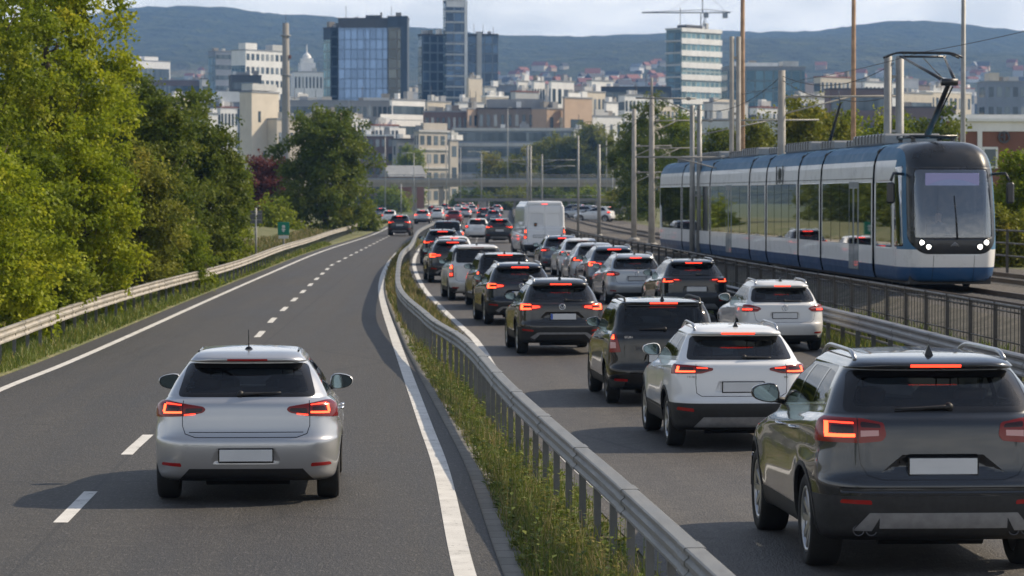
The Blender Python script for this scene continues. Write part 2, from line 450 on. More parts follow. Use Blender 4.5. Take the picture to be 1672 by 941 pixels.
# ---- carriageways
YS = samples(-60, 640)
def span_(a, b, z, n):
    return [(a+(b-a)*i/n, z) for i in range(n+1)]
loft('road', YS, lambda y: span_(LL(y)-.55, RL(y)+kerb_off(y), 0, 8), M['asphalt_left'])
loft('road_queue', YS, lambda y: span_(QL(y)-.25, G2(y)-.42, hq(y), 8), M['asphalt_queue'])
kw = lambda y: float(np.interp(y, [20, 40, 70, 100], [.24, .22, .14, .08]))
loft('kerb', samples(-60, 300), lambda y: [(RL(y)+kerb_off(y), -.05), (RL(y)+kerb_off(y)+.002, .022), (RL(y)+kerb_off(y)+kw(y), .028), (RL(y)+kerb_off(y)+kw(y)+.004, -.08)], M['kerb_paver'])
def med(y):
    a = RL(y)+kerb_off(y)+kw(y); b = QL(y)-.25; hb = hq(y)
    return [(a+(b-a)*t_, (1-t_)*.015+t_*(hb-.01)+.05*math.sin(PI*t_)*(1 if b-a > .3 else .2)) for t_ in (0, .15, .3, .5, .7, .85, 1)]
loft('median_ground', YS, med, M['median_soil'])
def vl(y):
    a = LL(y)-.55
    return [(a, -.02), (a-.01, .02), (a-.6, .03), (a-1.4, .06), (a-2.6, .18), (a-5, .6), (a-9, 1.0), (a-16, 1.1), (a-30, .6), (a-60, -.3)]
loft('verge', samples(-60, 420), vl, M['verge_soil'])
def tb(y):
    a = G2(y)-.42; c = TR(y); e = c+7.2; z0 = hq(y)
    return [(a, z0-.02), (a+.01, z0+.02), (a+.9, z0+.08), (max(a+1.3, a+.9), .22), (min(c-2.0, a+3.2), TH-.30), (c-1.75, TH-.16), (c, TH-.13), (c+5.9, TH-.13), (e, TH-.3), (e+1.5, .55), (e+8, .5), (e+40, .35), (e+90, -.3)]
loft('trackbed', YS, tb, [M['slope_gravel'], M['ballast'], M['verge_soil']], mi=[0, 2, 2, 0, 0, 1, 1, 1, 1, 2, 2, 2])

# ---- painted lines, 4 mm above the asphalt
def line(name, f, w, ya, yb, h=lambda y: 0.0):
    loft(name, samples(ya, yb), lambda y: [(f(y)-w/2, h(y)+.004), (f(y)+w/2, h(y)+.004)], M['road_paint'])
line('edge_line_left', LL, .15, -60, 420)
line('edge_line_right', RL, .18, -60, 420)
line('edge_line_queue', QL, .16, -60, 330, hq)
def mid(y): return float(np.interp(y, [30.3, 36.7, 66.6, 75.5, 135, 300], [-4.29, -4.57, -5.52, -5.90, -7.95, -10.3]))
def midc(y):
    if y < 30.3: return mid(30.3)+(30.3-y)*.042
    return mid(y)
V = []; Q = []
y = 21.0
while y < 300:
    b = len(V); L_ = 3.0
    for k in range(4):
        yy = y+L_*k/3; V += [(midc(yy)-.07, yy, .004), (midc(yy)+.07, yy, .004)]
    Q += [(b+2*k, b+2*k+1, b+2*k+3, b+2*k+2) for k in range(3)]
    y += 7.5
tag(link('lane_dashes', raw_mesh('lane_dashes', V, Q, M['road_paint'])), kind='structure')
V = []; Q = []; y = 20
while y < 330:
    b = len(V)
    for k in range(3):
        yy = y+1.5*k; x = (QL(yy)+G2(yy)-.5)/2; V += [(x-.06, yy, hq(yy)+.004), (x+.06, yy, hq(yy)+.004)]
    Q += [(b+2*k, b+2*k+1, b+2*k+3, b+2*k+2) for k in range(2)]
    y += 9
tag(link('lane_dashes_queue', raw_mesh('lane_dashes_queue', V, Q, M['road_paint'])), kind='structure')

# ---- guard rails
def metal_rail(name, c0, c1, rust):
    t = NT(name); w = t.coords('World'); n = t.noise(w, 2.5, 6, .7); n2 = t.noise(w, 12, 5, .75); st = t.noise(t.coords('World', (6, .5, 1.5)), 2.0, 4)
    col = t.ramp(n, [(.3, c0), (.7, c1)])
    k = t.ramp(n2, [(.60, 0), (.74, 1)])
    col = t.mixc(t.math('MULTIPLY', k, rust), col, (.13, .085, .05))
    col = t.mixc(t.math('MULTIPLY', t.ramp(st, [(.45, 0), (.75, 1)]), .45), col, (.10, .10, .095))
    M[name] = t.done(t.pr(col, t.ramp(n, [(.3, .42), (.7, .62)]), .45, t.bump(n2, .15, .01)))
metal_rail('galvanised', (.165, .168, .165), (.26, .262, .255), .75)
metal_rail('galvanised_pale', (.34, .31, .26), (.46, .42, .355), .3)
metal_rail('post_steel', (.11, .115, .12), (.19, .195, .20), .45)
metal_rail('rail_dark', (.20, .20, .205), (.30, .30, .31), .4)
def frames(f, h, ya, yb, step=1.0):
    fr = []; y = ya
    while y <= yb+.01:
        d = Vector(((f(y+.5)-f(y-.5)), 1, 0)).normalized(); a = Vector((d.y, -d.x, 0))
        fr.append((Vector((f(y), y, h(y))), a, Vector((0, 0, 1)))); y += step if y < 90 else step*2.5
    return fr
# profile: side to the right, up; a wave beam on each flank and a flat cap
def beam(w, hh):
    """flat cap over a wave beam, one flank each side"""
    fl = [(0, -.0), (0, -.05), (.0, -.10), (.035, -.20), (.035, -.30), (.0, -.42), (.0, -.56), (.035, -.68), (.035, -.78), (.0, -.90), (.0, -1.0)]
    left = [(-w/2+.012, .004)]+[(-w/2+dx*.8, hh*q-.004) for dx, q in fl]
    right = [(-p, q) for p, q in left][::-1]
    return left+right
def guardrail(name, label, f, h, ya, yb, w, hh, post_w, post_gap, base, mat, group=None, post_mat='post_steel', post_off=0.0, extra=None, name_joint=True):
    root = empty(name, (f(ya), ya, h(ya)), 0, label, 'guard rail', group)
    off = root.location.copy()
    b = MB(); b.sweep([(o-off, a, u) for o, a, u in frames(f, h, ya, yb)], beam(w, hh), 0, False)
    rail = b.build('rail', M[mat], root)
    if name_joint:
        y = ya+1.5; n = 0
        while y < 120 and n < 60:
            b = MB(); fr = [(o-off, a, u) for o, a, u in frames(f, h, y, y+.36, .36)]
            b.sweep([(o+u*.004, a, u) for o, a, u in fr], beam(w+.016, hh+.008), 0, False)
            b.build('splice_plate', M[mat], root); y += 4.0; n += 1
    pb = MB(); pb.span((-post_w/2, -.030, -1.0), (post_w/2, -.022, 0), 0); pb.span((-post_w/2, .022, -1.0), (post_w/2, .030, 0)); pb.span((-post_w/2, -.022, -1.0), (-post_w/2+.007, .022, 0))
    pm = pb.mesh('post', M[post_mat])
    y = ya+.2; n = 0; rest = []
    while y < yb:
        hb = base(y); top = h(y)-hh*.35
        d = (f(y+.5)-f(y-.5))
        if n < 98:
            p = link('post', pm, root); p.location = Vector((f(y)+post_off, y, top))-off; p.rotation_euler = (0, 0, -math.atan(d)); p.scale = (1, 1, top-hb)
        else: rest.append((f(y)+post_off, y, top, hb))
        n += 1; y += post_gap
    if rest:
        b = MB()
        for (x, y, t_, hb) in rest: b.span((x-post_w/2-off.x, y-.045-off.y, hb-off.z), (x+post_w/2-off.x, y+.045-off.y, t_-off.z))
        tag(b.build('posts_far', M[post_mat], root), kind='stuff')
    if extra: extra(root, off)
    return root
guardrail('guard_rail', 'grey metal crash barrier with closely set posts in the weedy strip between the two carriageways', G1, lambda y: RAILH, 14.5, 290, .135, .19, .06, 1.32, lambda y: -.1, 'galvanised')
guardrail('guard_rail', 'pale weathered crash barrier along the left roadside in front of the hedge of trees', GL, lambda y: .70+.02*math.sin(y*.1), 44, 330, .10, .25, .06, 2.0, lambda y: 0, 'galvanised_pale')
def lower_pipe(root, off):
    b = MB(); b.tube([Vector((G2(y)+.05, y, hq(y)+.36))-off for y in np.arange(36, 160, 3.0)], .025, 6); b.build('lower_pipe', M['rail_dark'], root)
guardrail('guard_rail', 'heavy dark grey crash barrier on the right between the queue and the tram tracks', G2, lambda y: hq(y)+.80, 34, 170, .20, .30, .09, 2.0, lambda y: hq(y)-.1, 'rail_dark', extra=lower_pipe)

# ---- railing between road and tram tracks
metal_rail('fence_dark', (.045, .042, .039), (.085, .078, .070), .6)
def GF(y): return G2(y)+float(np.interp(y, [40, 70, 140], [.75, .62, .45]))
def fence():
    y0 = 38.0; hz = lambda y: hq(y)+1.42
    root = empty('railing', (GF(y0), y0, 0), 0, 'dark metal railing with thin upright bars standing between crash barrier and tram tracks', 'railing')
    off = root.location.copy()
    b = MB(); b.tube([Vector((GF(y), y, hz(y)))-off for y in np.arange(y0, 190, 2.2)], .03, 6); b.build('handrail', M['fence_dark'], root)
    pb = MB(); pb.span((-.035, -.03, -1.55), (.035, .03, .03), 0); pm = pb.mesh('post', M['fence_dark'])
    y = y0; pan = None
    while y < 189:
        p = link('post', pm, root); p.location = Vector((GF(y), y, hz(y)))-off
        b = MB()
        for k in range(1, 7):
            yy = y+2.2*k/7; p0 = Vector((GF(yy), yy, hz(yy)))-off; b.box((p0.x, p0.y, p0.z-.56), (.012, .012, 1.10))
        a = Vector((GF(y), y, hz(y)))-off; c = Vector((GF(y+2.2), y+2.2, hz(y+2.2)))-off
        for dz in (-.10, -.62, -1.08): b.tube([a+Vector((0, 0, dz)), c+Vector((0, 0, dz))], .014, 4)
        b.build('bar_panel', M['fence_dark'], root); y += 2.2
fence()
def fence_far_side():
    f = lambda y: TR(y)+6.6; y0 = 40.0
    root = empty('railing', (f(y0), y0, TH), 0, 'dark railing on the far side of the tram tracks, behind the tram front', 'railing')
    off = root.location.copy()
    for dz in (1.15, .75, .35):
        b = MB(); b.tube([Vector((f(y), y, TH+dz))-off for y in np.arange(y0, 110, 3.0)], .03, 5); b.build('rail', M['fence_dark'], root)
    for y in np.arange(y0, 110, 3.0):
        b = MB(); b.box(Vector((f(y), y, TH+.45))-off, (.08, .08, 1.5)); b.build('post', M['fence_dark'], root)
fence_far_side()
# ---- tram tracks
plain('rail_steel', (.10, .075, .055), .5, .6, .3, 4); plain('sleeper', (.10, .095, .088), .9, 0, .3, 3)
def track(dx, label):
    root = empty('tram_track', (TR(40)+dx, 40, TH), 0, label, 'tram track'); off = root.location.copy()
    for s_ in (-.72, .72):
        b = MB(); b.sweep([(o-off, a, u) for o, a, u in frames(lambda y: TR(y)+dx+s_, lambda y: TH, 30, 330, 1.5)], [(-.06, -.16), (.06, -.16), (.06, -.14), (.015, -.12), (.015, -.04), (.035, -.03), (.035, 0), (-.035, 0), (-.035, -.03), (-.015, -.04), (-.015, -.12), (-.06, -.14)])
        b.build('steel_rail', M['rail_steel'], root)
    b = MB(); b.box((0, 0, 0), (2.5, .24, .14), 0, None, .02); sm = b.mesh('sleeper', M['sleeper'])
    for k in range(90):
        y = 36+k*.66; o = link('sleeper', sm, root); o.location = Vector((TR(y)+dx, y, TH-.185))-off; o.rotation_euler = (0, 0, -math.atan(TR(y+.5)-TR(y-.5)))
track(0, 'rusty tram track running under the blue and white tram'); track(4.1, 'empty tram track beyond the tram, towards the far railing')

# ---- grass
def grass_mat(name, stops, tr=.3):
    t = NT(name); g = t.new('NewGeometry'); c = t.ramp(g.outputs['Random Per Island'], stops)
    d = t.pr(c, .6); tl = t.new('BsdfTranslucent'); t.lk(c, tl.inputs[0])
    mx = t.new('MixShader'); mx.inputs[0].default_value = tr; t.lk(d, mx.inputs[1]); t.lk(tl.outputs[0], mx.inputs[2])
    M[name] = t.done(mx.outputs[0])
grass_mat('grass_blades', [(0, (.055, .085, .014)), (.3, (.10, .13, .022)), (.5, (.16, .16, .035)), (.7, (.25, .20, .075)), (1, (.36, .28, .15))])
grass_mat('grass_blades_fresh', [(0, (.060, .10, .012)), (.5, (.13, .18, .022)), (.85, (.20, .22, .035)), (1, (.33, .27, .09))])
def blades(P, hgt, wid, lean, rg):
    n = len(P); a = rg.random(n)*2*PI; d = np.stack([np.cos(a), np.sin(a), np.zeros(n)], 1)
    la = rg.random(n)*2*PI; ld = np.stack([np.cos(la), np.sin(la), np.zeros(n)], 1)*(rg.random(n)*lean*hgt)[:, None]
    up = np.zeros((n, 3)); up[:, 2] = hgt
    w = (wid*(.6+.8*rg.random(n)))[:, None]
    b0 = P-d*w; b1 = P+d*w; m0 = P+up*.55+ld*.35-d*w*.8; m1 = P+up*.55+ld*.35+d*w*.8; t0 = P+up+ld-d*w*.12; t1 = P+up+ld+d*w*.12
    V = np.stack([b0, b1, m1, m0, t1, t0], 1).reshape(-1, 3)
    i = np.arange(n)*6
    Q = np.concatenate([np.stack([i, i+1, i+2, i+3], 1), np.stack([i+3, i+2, i+4, i+5], 1)])
    return V, Q
def grow(name, label, n, ya, yb, xf, zf, hmin, hmax, wid, mat, seed, clump=.55, dens=None):
    rg = np.random.default_rng(seed)
    # tufts
    nt = n//14; yt = ya+(yb-ya)*rg.random(nt)**1.35; ut = rg.random(nt)
    P = []; H_ = []
    for y, u in zip(yt, ut):
        a, b = xf(y); x = a+(b-a)*u
        if dens is not None and rg.random() > dens(x, y, u): continue
        k = rg.integers(8, 22); hh = hmin+(hmax-hmin)*rg.random()**1.8
        hh *= .45+.55*min(1, min(u, 1-u)*5+.15)
        dx = rg.normal(0, .055, k)*(1+y/120); dy = rg.normal(0, .09, k)*(1+y/60)
        for i in range(k):
            yy = y+dy[i]; xx = x+dx[i]; a2, b2 = xf(yy)
            if a2-.03 < xx < b2+.03: P.append((xx, yy, zf(xx, yy)-.01)); H_.append(hh*(.45+.75*rg.random()))
    P = np.array(P); H_ = np.array(H_); wd = wid*(1+np.maximum(0, P[:, 1]-30)/45)
    V, Q = blades(P, H_, wd, .7, rg)
    o = link(name, raw_mesh(name, V, Q, M[mat])); tag(o, label, 'grass', None, 'stuff'); return o
def medz(x, y):
    p = med(y); return float(np.interp(x, [q[0] for q in p], [q[1] for q in p]))
NEAR = lambda y: (RL(y)+kerb_off(y)+kw(y)-.07, QL(y)-.30)
edge = lambda x, y, u: (1.0 if x < G1(y)-.42 else (.5 if x < G1(y)-.16 else .10))*(.25+.75*(math.sin(y*2.1+x*5)+math.sin(y*.83+1)+math.sin(y*5.3+x*3) > -.9))
grow('grass', 'short green grass in the strip under the middle crash barrier', 90000, 22, 75, NEAR, medz, .05, .20, .0045, 'grass_blades_fresh', 5, dens=edge)
grow('grass', 'taller straw coloured grass tufts under the middle crash barrier', 46000, 22, 75, NEAR, medz, .06, .30, .0035, 'grass_blades', 15, dens=edge)
def weeds(name, label, n, ya, yb, xf, zf, seed, dens):
    """broad leaved roadside weeds: rosettes and a few leafy stems"""
    rg = np.random.default_rng(seed); V = []; Q = []
    for _ in range(n):
        y = ya+(yb-ya)*rg.random()**1.4; a, b = xf(y); x = a+(b-a)*rg.random()
        if rg.random() > dens(x, y, 0): continue
        z = zf(x, y); st = rg.random() < .3; hh = rg.uniform(.15, .45) if st else .04; k = rg.integers(7, 14)
        for i in range(k):
            an = rg.random()*6.283; L = rg.uniform(.05, .11)*(1 if not st else .7); zz = z+(hh*i/k if st else rg.uniform(.01, .05)); d = np.array([math.cos(an), math.sin(an), rg.uniform(.1, .8)]); s_ = np.array([-math.sin(an), math.cos(an), 0])*L*.28
            o = np.array([x+(rg.normal()*.012), y+rg.normal()*.012, zz]); i0 = len(V); V += [o, o+d*L*.5+s_, o+d*L*np.array([1, 1, .6]), o+d*L*.5-s_]; Q.append((i0, i0+1, i0+2, i0+3))
        if st:
            i0 = len(V); V += [(x-.003, y, z), (x+.003, y, z), (x+.012, y+.01, z+hh*1.1), (x+.008, y+.01, z+hh*1.1)]; Q.append((i0, i0+1, i0+2, i0+3))
    tag(link(name, raw_mesh(name, V, Q, M['grass_blades_fresh'])), label, 'weeds', None, 'stuff')
weeds('weeds', 'broad leaved green weeds among the grass under the middle crash barrier', 1200, 22, 62, NEAR, medz, 31, lambda x, y, u: .9 if x < G1(y)+.1 else .25)
grow('grass', 'thin dry grass in the far part of the median strip', 36000, 70, 200, lambda y: (RL(y)+kerb_off(y)+kw(y), QL(y)-.28), medz, .08, .35, .006, 'grass_blades', 6)
def vz(x, y):
    p = vl(y)[::-1]; return float(np.interp(x, [q[0] for q in p], [q[1] for q in p]))
grow('grass', 'short green verge grass under the left crash barrier', 95000, 46, 190, lambda y: (LL(y)-2.0, LL(y)-.62), vz, .06, .26, .006, 'grass_blades_fresh', 7)
def tbz(x, y):
    p = tb(y); return float(np.interp(x, [q[0] for q in p], [q[1] for q in p]))
grow('grass', 'weedy grass at the foot of the right crash barrier', 26000, 40, 130, lambda y: (G2(y)-.40, G2(y)+1.1), tbz, .08, .38, .006, 'grass_blades_fresh', 8, dens=lambda x, y, u: .8 if y > 52 else .35)
grow('grass', 'pale dry grass tufts on the slope below the hedge trees', 42000, 48, 260, lambda y: (LL(y)-4.4, LL(y)-2.0), vz, .08, .45, .008, 'grass_blades', 9)
# ================================================================= CARS
plain('reflector_amber', (.40, .14, .03), .3)
def catmull(P, sub):
    P = np.asarray(P, float); n = len(P); out = []
    for i in range(n-1):
        p0 = P[max(i-1, 0)]; p1 = P[i]; p2 = P[i+1]; p3 = P[min(i+2, n-1)]
        d1 = np.where((p2-p1)*(p1-p0) > 0, (p2-p0)*.5, 0.0); d2 = np.where((p3-p2)*(p2-p1) > 0, (p3-p1)*.5, 0.0)
        if i == 0: d1 = p2-p1
        if i == n-2: d2 = p2-p1
        lim = 3*np.abs(p2-p1); d1 = np.clip(d1, -lim, lim); d2 = np.clip(d2, -lim, lim)
        for k in range(sub):
            t = k/sub
            out.append((2*t**3-3*t**2+1)*p1+(t**3-2*t**2+t)*d1+(-2*t**3+3*t**2)*p2+(t**3-t**2)*d2)
    out.append(P[-1]); return np.array(out)

def std_rows(s):
    """rows bottom to top: rear z, rear y, front z, front setback, half width, corner x, corner y, rear bulge"""
    hw, H, zb, zw, tg, lz = s['hw'], s['H'], s['belt'], s['wtop'], s['tg'], s['lampz']
    rk = s['rake']; c = s.get('clear', .22); ro = s['roof_hw']; ovh = s.get('spoiler', .07); gw = s.get('glass_hw', .9)*hw
    zc = s.get('cowl', zb-.08); bz = s.get('bonnet', zc-.16)
    ax, ay, bu = s.get('ax', .34), s.get('ay', .34), s.get('bulge', .05)
    cb = s.get('cowl_back', 1.2)
    return [
        (c, .24, c, .35, hw*.87, .25, .25, .03),
        (c+.05, .09, c+.03, .12, hw*.935, ax*.8, ay*.8, .04),
        (c+.17, .025, c+.16, .03, hw*.975, ax, ay, bu),
        (tg-.10, .0, .52, .0, hw*.992, ax, ay, bu),
        (tg-.03, .008, .58, .01, hw*.998, ax, ay, bu),
        (tg+.01, .035, .63, .03, hw, ax, ay, bu),
        (tg+.07, .055, .66, .05, hw, ax, ay, bu),
        ((tg+lz)/2+.03, .072, .70, .10, hw*.997, ax, ay, bu),
        (lz-.02, .085, bz-.08, .25, hw*.99, ax, ay, bu),
        (lz+.07, .105, bz, .60, hw*.968, ax, ay, bu),
        (zb-.02, .15, zc-.02, cb-.02, gw+.012, ax, ay, bu+.01),
        (zb+.01, .17, zc+.01, cb+.02, gw-.004, ax, ay, bu+.01),
        (zw-.16, .17+rk*.55, zw-.17, cb+.52, (gw+ro)*.5+.022, ax*.8, ay*.85, bu+.01),
        (zw, .17+rk, zw-.015, cb+.85, ro+.022, ax*.66, ay*.8, bu+.02),
        (zw+.014, .17+rk-ovh, zw+.018, cb+.90, ro+.012, ax*.6, ay*.6, bu+.02),
        (zw+.038, .17+rk-ovh-.005, zw+.04, cb+.98, ro-.01, ax*.6, ay*.6, bu+.02),
        (H-.035, .17+rk+.06, H-.03, cb+1.15, ro-.075, ax*.6, ay*.6, bu),
        (H-.012, .17+rk+.34, H-.01, cb+1.4, ro*.58, .2, .2, .03),
        (H, .17+rk+.75, H, cb+1.6, .0, .001, .2, .0),
    ]

def body_mesh(s):
    L = s['L']; rows = catmull(std_rows(s), s.get('sub', 5))
    nR, nC, nS, nF, nE = 9, 10, 30, 8, 6
    bm = bmesh.new(); ring = []
    kr, kf = s.get('taper_r', .045), s.get('taper_f', .10)
    wy = s['wheel_y']; wr = s['wr']
    for (zr, yr, zf, df, w, ax, ay, bu) in rows:
        yf = L - df; ax = min(ax, w*.8+.0005); axf = min(.42, w*.8+.0005); ayf = min(.5, (yf-yr)*.3); ay = min(ay, (yf-yr)*.3)
        pts = []
        for i in range(nR): pts.append(((w-ax)*i/nR, yr))
        for i in range(nC):
            q = PI/2*i/nC; pts.append((w-ax+ax*math.sin(q), yr+ay*(1-math.cos(q))))
        for i in range(nS): pts.append((w, yr+ay+(yf-ayf-yr-ay)*i/nS))
        for i in range(nF):
            q = PI/2*i/nF; pts.append((w-axf+axf*math.cos(q), yf-ayf+ayf*math.sin(q)))
        for i in range(nE+1): pts.append(((w-axf)*(1-i/nE), yf))
        col = []
        for (x, y) in pts:
            g = max(0, min(1, (y-yr)/max(.01, yf-yr)))
            z = zr+(zf-zr)*(g*g*(3-2*g)*.5+g*.5)
            f = x/max(w, .01)
            yy = y+(bu*f*f if g < .3 else 0)*(1-g/.3 if g < .3 else 0)-(.10*f*f if g > .75 else 0)*((g-.75)/.25 if g > .75 else 0)
            tr = max(0, 1-y/1.3); tf = max(0, 1-(L-y)/1.6)
            x = x*(1-kr*tr*tr-kf*tf*tf)
            # flared arches and a soft waist line
            for yw in wy:
                d = math.hypot(y-yw, (z-wr)*.9)
                x += f*.022*math.exp(-((d-wr*1.05)/.16)**2)*(1 if z < lim_z(s) else max(0, 1-(z-lim_z(s))/.1))
            if s.get('waist'):
                x -= f**6*.012*math.exp(-((z-s['waist'])/.07)**2)
            col.append((x, yy, z))
        ring.append(col)
    n = len(ring[0]); V = []
    for sgn in (1, -1):
        grid = [[bm.verts.new((sgn*x, y, z)) for (x, y, z) in c] for c in ring]
        for i in range(len(ring)-1):
            for j in range(n-1):
                q = [grid[i][j], grid[i][j+1], grid[i+1][j+1], grid[i+1][j]]
                if sgn < 0: q.reverse()
                bm.faces.new(q)
    bmesh.ops.remove_doubles(bm, verts=bm.verts, dist=.0006)
    bmesh.ops.dissolve_degenerate(bm, dist=1e-5, edges=bm.edges)
    bmesh.ops.recalc_face_normals(bm, faces=bm.faces)
    if sum(f.normal.z for f in bm.faces if f.calc_center_median().z > s['H']-.1) < 0:
        bmesh.ops.reverse_faces(bm, faces=bm.faces)
    for f in bm.faces: f.smooth = True
    return bm

def lim_z(s): return s['wr']*2+.12

def rpoly(poly, r=.03, n=4):
    """round the corners of a convex polygon"""
    out = []; m = len(poly)
    for i in range(m):
        p = Vector(poly[i]); a = Vector(poly[i-1])-p; b = Vector(poly[(i+1) % m])-p
        d = min(r, a.length*.45, b.length*.45); a = a.normalized()*d; b = b.normalized()*d
        for k in range(n+1):
            t = k/n; q = p+a*(1-t)**2+b*t*t; out.append((q.x, q.y))
    return out

def ccw(poly):
    A = sum(poly[i-1][0]*poly[i][1]-poly[i][0]*poly[i-1][1] for i in range(len(poly)))
    return list(poly) if A > 0 else list(poly)[::-1]

def planes_of(poly, ax):
    poly = ccw(poly); out = []
    for i in range(len(poly)):
        a, b = poly[i-1], poly[i]; d = (b[0]-a[0], b[1]-a[1])
        if abs(d[0])+abs(d[1]) < 1e-5: continue
        nrm = Vector((d[1], -d[0])).normalized()
        if ax == 'rear': out.append((Vector((a[0], 0, a[1])), Vector((nrm.x, 0, nrm.y))))
        else: out.append((Vector((0, a[0], a[1])), Vector((0, nrm.x, nrm.y))))
    return out

class Cutter:
    def __init__(c, bm):
        c.bm = bm; c.pid = bm.faces.layers.int.new('pid'); c.names = {0: 'body'}
    def region(c, planes, flt):
        bm = c.bm; fs = []
        for f in bm.faces:
            p = f.calc_center_median()
            if not flt(f, p): continue
            for co, no in planes:
                if (p-co).dot(no) > .13: break
            else: fs.append(f)
        for co, no in planes:
            if not fs: break
            geom = list({e for f in fs for e in f.edges})+list({v for f in fs for v in f.verts})+fs
            r = bmesh.ops.bisect_plane(bm, geom=geom, dist=1e-5, plane_co=co, plane_no=no)
            fs = [g for g in r['geom'] if isinstance(g, bmesh.types.BMFace) and (g.calc_center_median()-co).dot(no) < 0]
        return fs
    def tagf(c, fs, name):
        i = None
        for k, v in c.names.items():
            if v == name: i = k
        if i is None: i = max(c.names)+1; c.names[i] = name
        for f in fs: f[c.pid] = i
    def rear(c, poly, name, ymax=1.2, ny=-.02, only=None):
        fs = c.region(planes_of(poly, 'rear')+[(Vector((0, ymax, 0)), Vector((0, 1, 0)))], lambda f, p: p.y < ymax+.1 and f.normal.y < ny)
        if only is not None: fs = [f for f in fs if c.names[f[c.pid]] in only]
        if name: c.tagf(fs, name)
        return fs
    def side(c, poly, name, sgn, xmin=.3, nx=.35):
        fs = c.region(planes_of(poly, 'side'), lambda f, p: p.x*sgn > xmin and f.normal.x*sgn > nx)
        if name: c.tagf(fs, name)
        return fs
    def front(c, poly, name, ymin=1.5, only=None):
        fs = c.region(planes_of(poly, 'rear'), lambda f, p: p.y > ymin and f.normal.y > .12)
        if only is not None: fs = [f for f in fs if c.names[f[c.pid]] in only]
        if name: c.tagf(fs, name)
        return fs
    def line_rear(c, pts, w=.007, name='seam', ymax=1.2):
        for a, b in zip(pts, pts[1:]): c.rear(strip(a, b, w), name, ymax)
    def line_side(c, pts, sgn, w=.007, name='seam'):
        for a, b in zip(pts, pts[1:]): c.side(strip(a, b, w), name, sgn)

def strip(a, b, w):
    a = Vector(a); b = Vector(b); d = (b-a).normalized(); n = Vector((-d.y, d.x))*w/2; a = a-d*w*.4; b = b+d*w*.4
    return [tuple(a-n), tuple(b-n), tuple(b+n), tuple(a+n)]

def mir(poly): return [(-x, z) for x, z in poly]

def smooth_normals(me, tree, nrm_of):
    """keep the smooth normals of the uncut surface"""
    me.update(); out = []
    vn = {}
    cn = me.corner_normals
    for p in me.polygons:
        fn = p.normal
        for li in p.loop_indices:
            vi = me.loops[li].vertex_index
            if vi not in vn:
                co = me.vertices[vi].co
                loc, n_, idx, d = tree.find_nearest(co)
                vn[vi] = nrm_of(idx, loc) if loc is not None and d < .03 else None
            n = vn[vi]
            out.append(n if (n is not None and n.dot(fn) > .9) else Vector(cn[li].vector))
    me.normals_split_custom_set([tuple(v) for v in out])

def take(bm, faces, name, mats, tree, nrm_of, off=0.0, skirt=.02, slot=None):
    """a new mesh made of some faces, moved along the surface normal and given an edge"""
    nb = bmesh.new(); vm = {}
    for f in faces:
        vs = []
        for v in f.verts:
            if v not in vm:
                w = nb.verts.new(v.co+v.normal*off); vm[v] = w
            vs.append(vm[v])
        try: g = nb.faces.new(vs)
        except ValueError: continue
        g.smooth = True
        if slot: g.material_index = slot(f)
    inv = {w: v.normal.copy() for v, w in vm.items()}
    if skirt:
        be = [e for e in nb.edges if len(e.link_faces) == 1]
        dup = {}
        for e in be:
            for v in e.verts:
                if v not in dup: dup[v] = nb.verts.new(v.co-inv[v]*skirt)
        for e in be:
            f0 = e.link_faces[0]; a, b = e.verts
            ls = [l for l in f0.loops if l.edge == e][0]
            a, b = ls.vert, ls.link_loop_next.vert
            try:
                g = nb.faces.new((b, a, dup[a], dup[b])); g.smooth = False; g.material_index = f0.material_index
            except ValueError: pass
    me = bpy.data.meshes.new(name); nb.to_mesh(me); nb.free()
    for m in mats: me.materials.append(m)
    if tree is not None and len(me.polygons): smooth_normals(me, tree, nrm_of)
    return me

WHEELS = {}
def wheel_meshes(r, w, spokes, mat):
    key = (r, w, spokes, mat)
    if key in WHEELS: return WHEELS[key]
    rr = r*.70; h = w/2
    t = MB()
    t.lathe([(rr, -h*.8), (rr+.02, -h*.95), (r*.90, -h), (r*.965, -h*.9), (r*.995, -h*.62), (r, -h*.3), (r, h*.3), (r*.995, h*.62), (r*.965, h*.9), (r*.90, h), (rr+.02, h*.95), (rr, h*.8)], 40, 'x')
    for k in (-.36, 0, .36): pass
    tyre = t.mesh('tyre', M['rubber'])
    m = MB()
    m.lathe([(rr, -h*.8), (rr-.012, -h*.7), (rr-.03, 0), (rr-.025, h*.55), (rr-.004, h*.78), (rr+.006, h*.86), (rr+.004, h*.90), (rr-.018, h*.88), (rr-.03, h*.7)], 40, 'x')
    for k in range(spokes):
        q = 2*PI*k/spokes
        for dq in ((-.10, .10) if spokes <= 7 else (0,)):
            a = q+dq; c, s_ = math.cos(a), math.sin(a)
            def P(rad, wid, x, sd):
                return (x, c*rad-s_*wid*sd, s_*rad+c*wid*sd)
            wi, wo = (.016, .020) if spokes <= 7 else (.022, .026)
            V = [P(.05, wi, h*.66, -1), P(.05, wi, h*.66, 1), P(rr-.015, wo, h*.82, 1), P(rr-.015, wo, h*.82, -1),
                 P(.05, wi*1.5, h*.40, -1), P(.05, wi*1.5, h*.40, 1), P(rr-.015, wo*1.4, h*.5, 1), P(rr-.015, wo*1.4, h*.5, -1)]
            m.add(V, [(0, 1, 2, 3), (7, 6, 5, 4), (0, 4, 5, 1), (1, 5, 6, 2), (2, 6, 7, 3), (3, 7, 4, 0)])
    m.lathe([(0, h*.70), (.035, h*.70), (.07, h*.64), (.075, h*.4)], 20, 'x')
    rim = m.mesh('rim', M[mat])
    d = MB(); d.lathe([(0, -h*.5), (rr*.72, -h*.5), (rr*.72, -h*.1), (0, -h*.1)], 28, 'x')
    hub = d.mesh('brake_disc', M['disc'])
    WHEELS[key] = (hub, tyre, rim); return WHEELS[key]

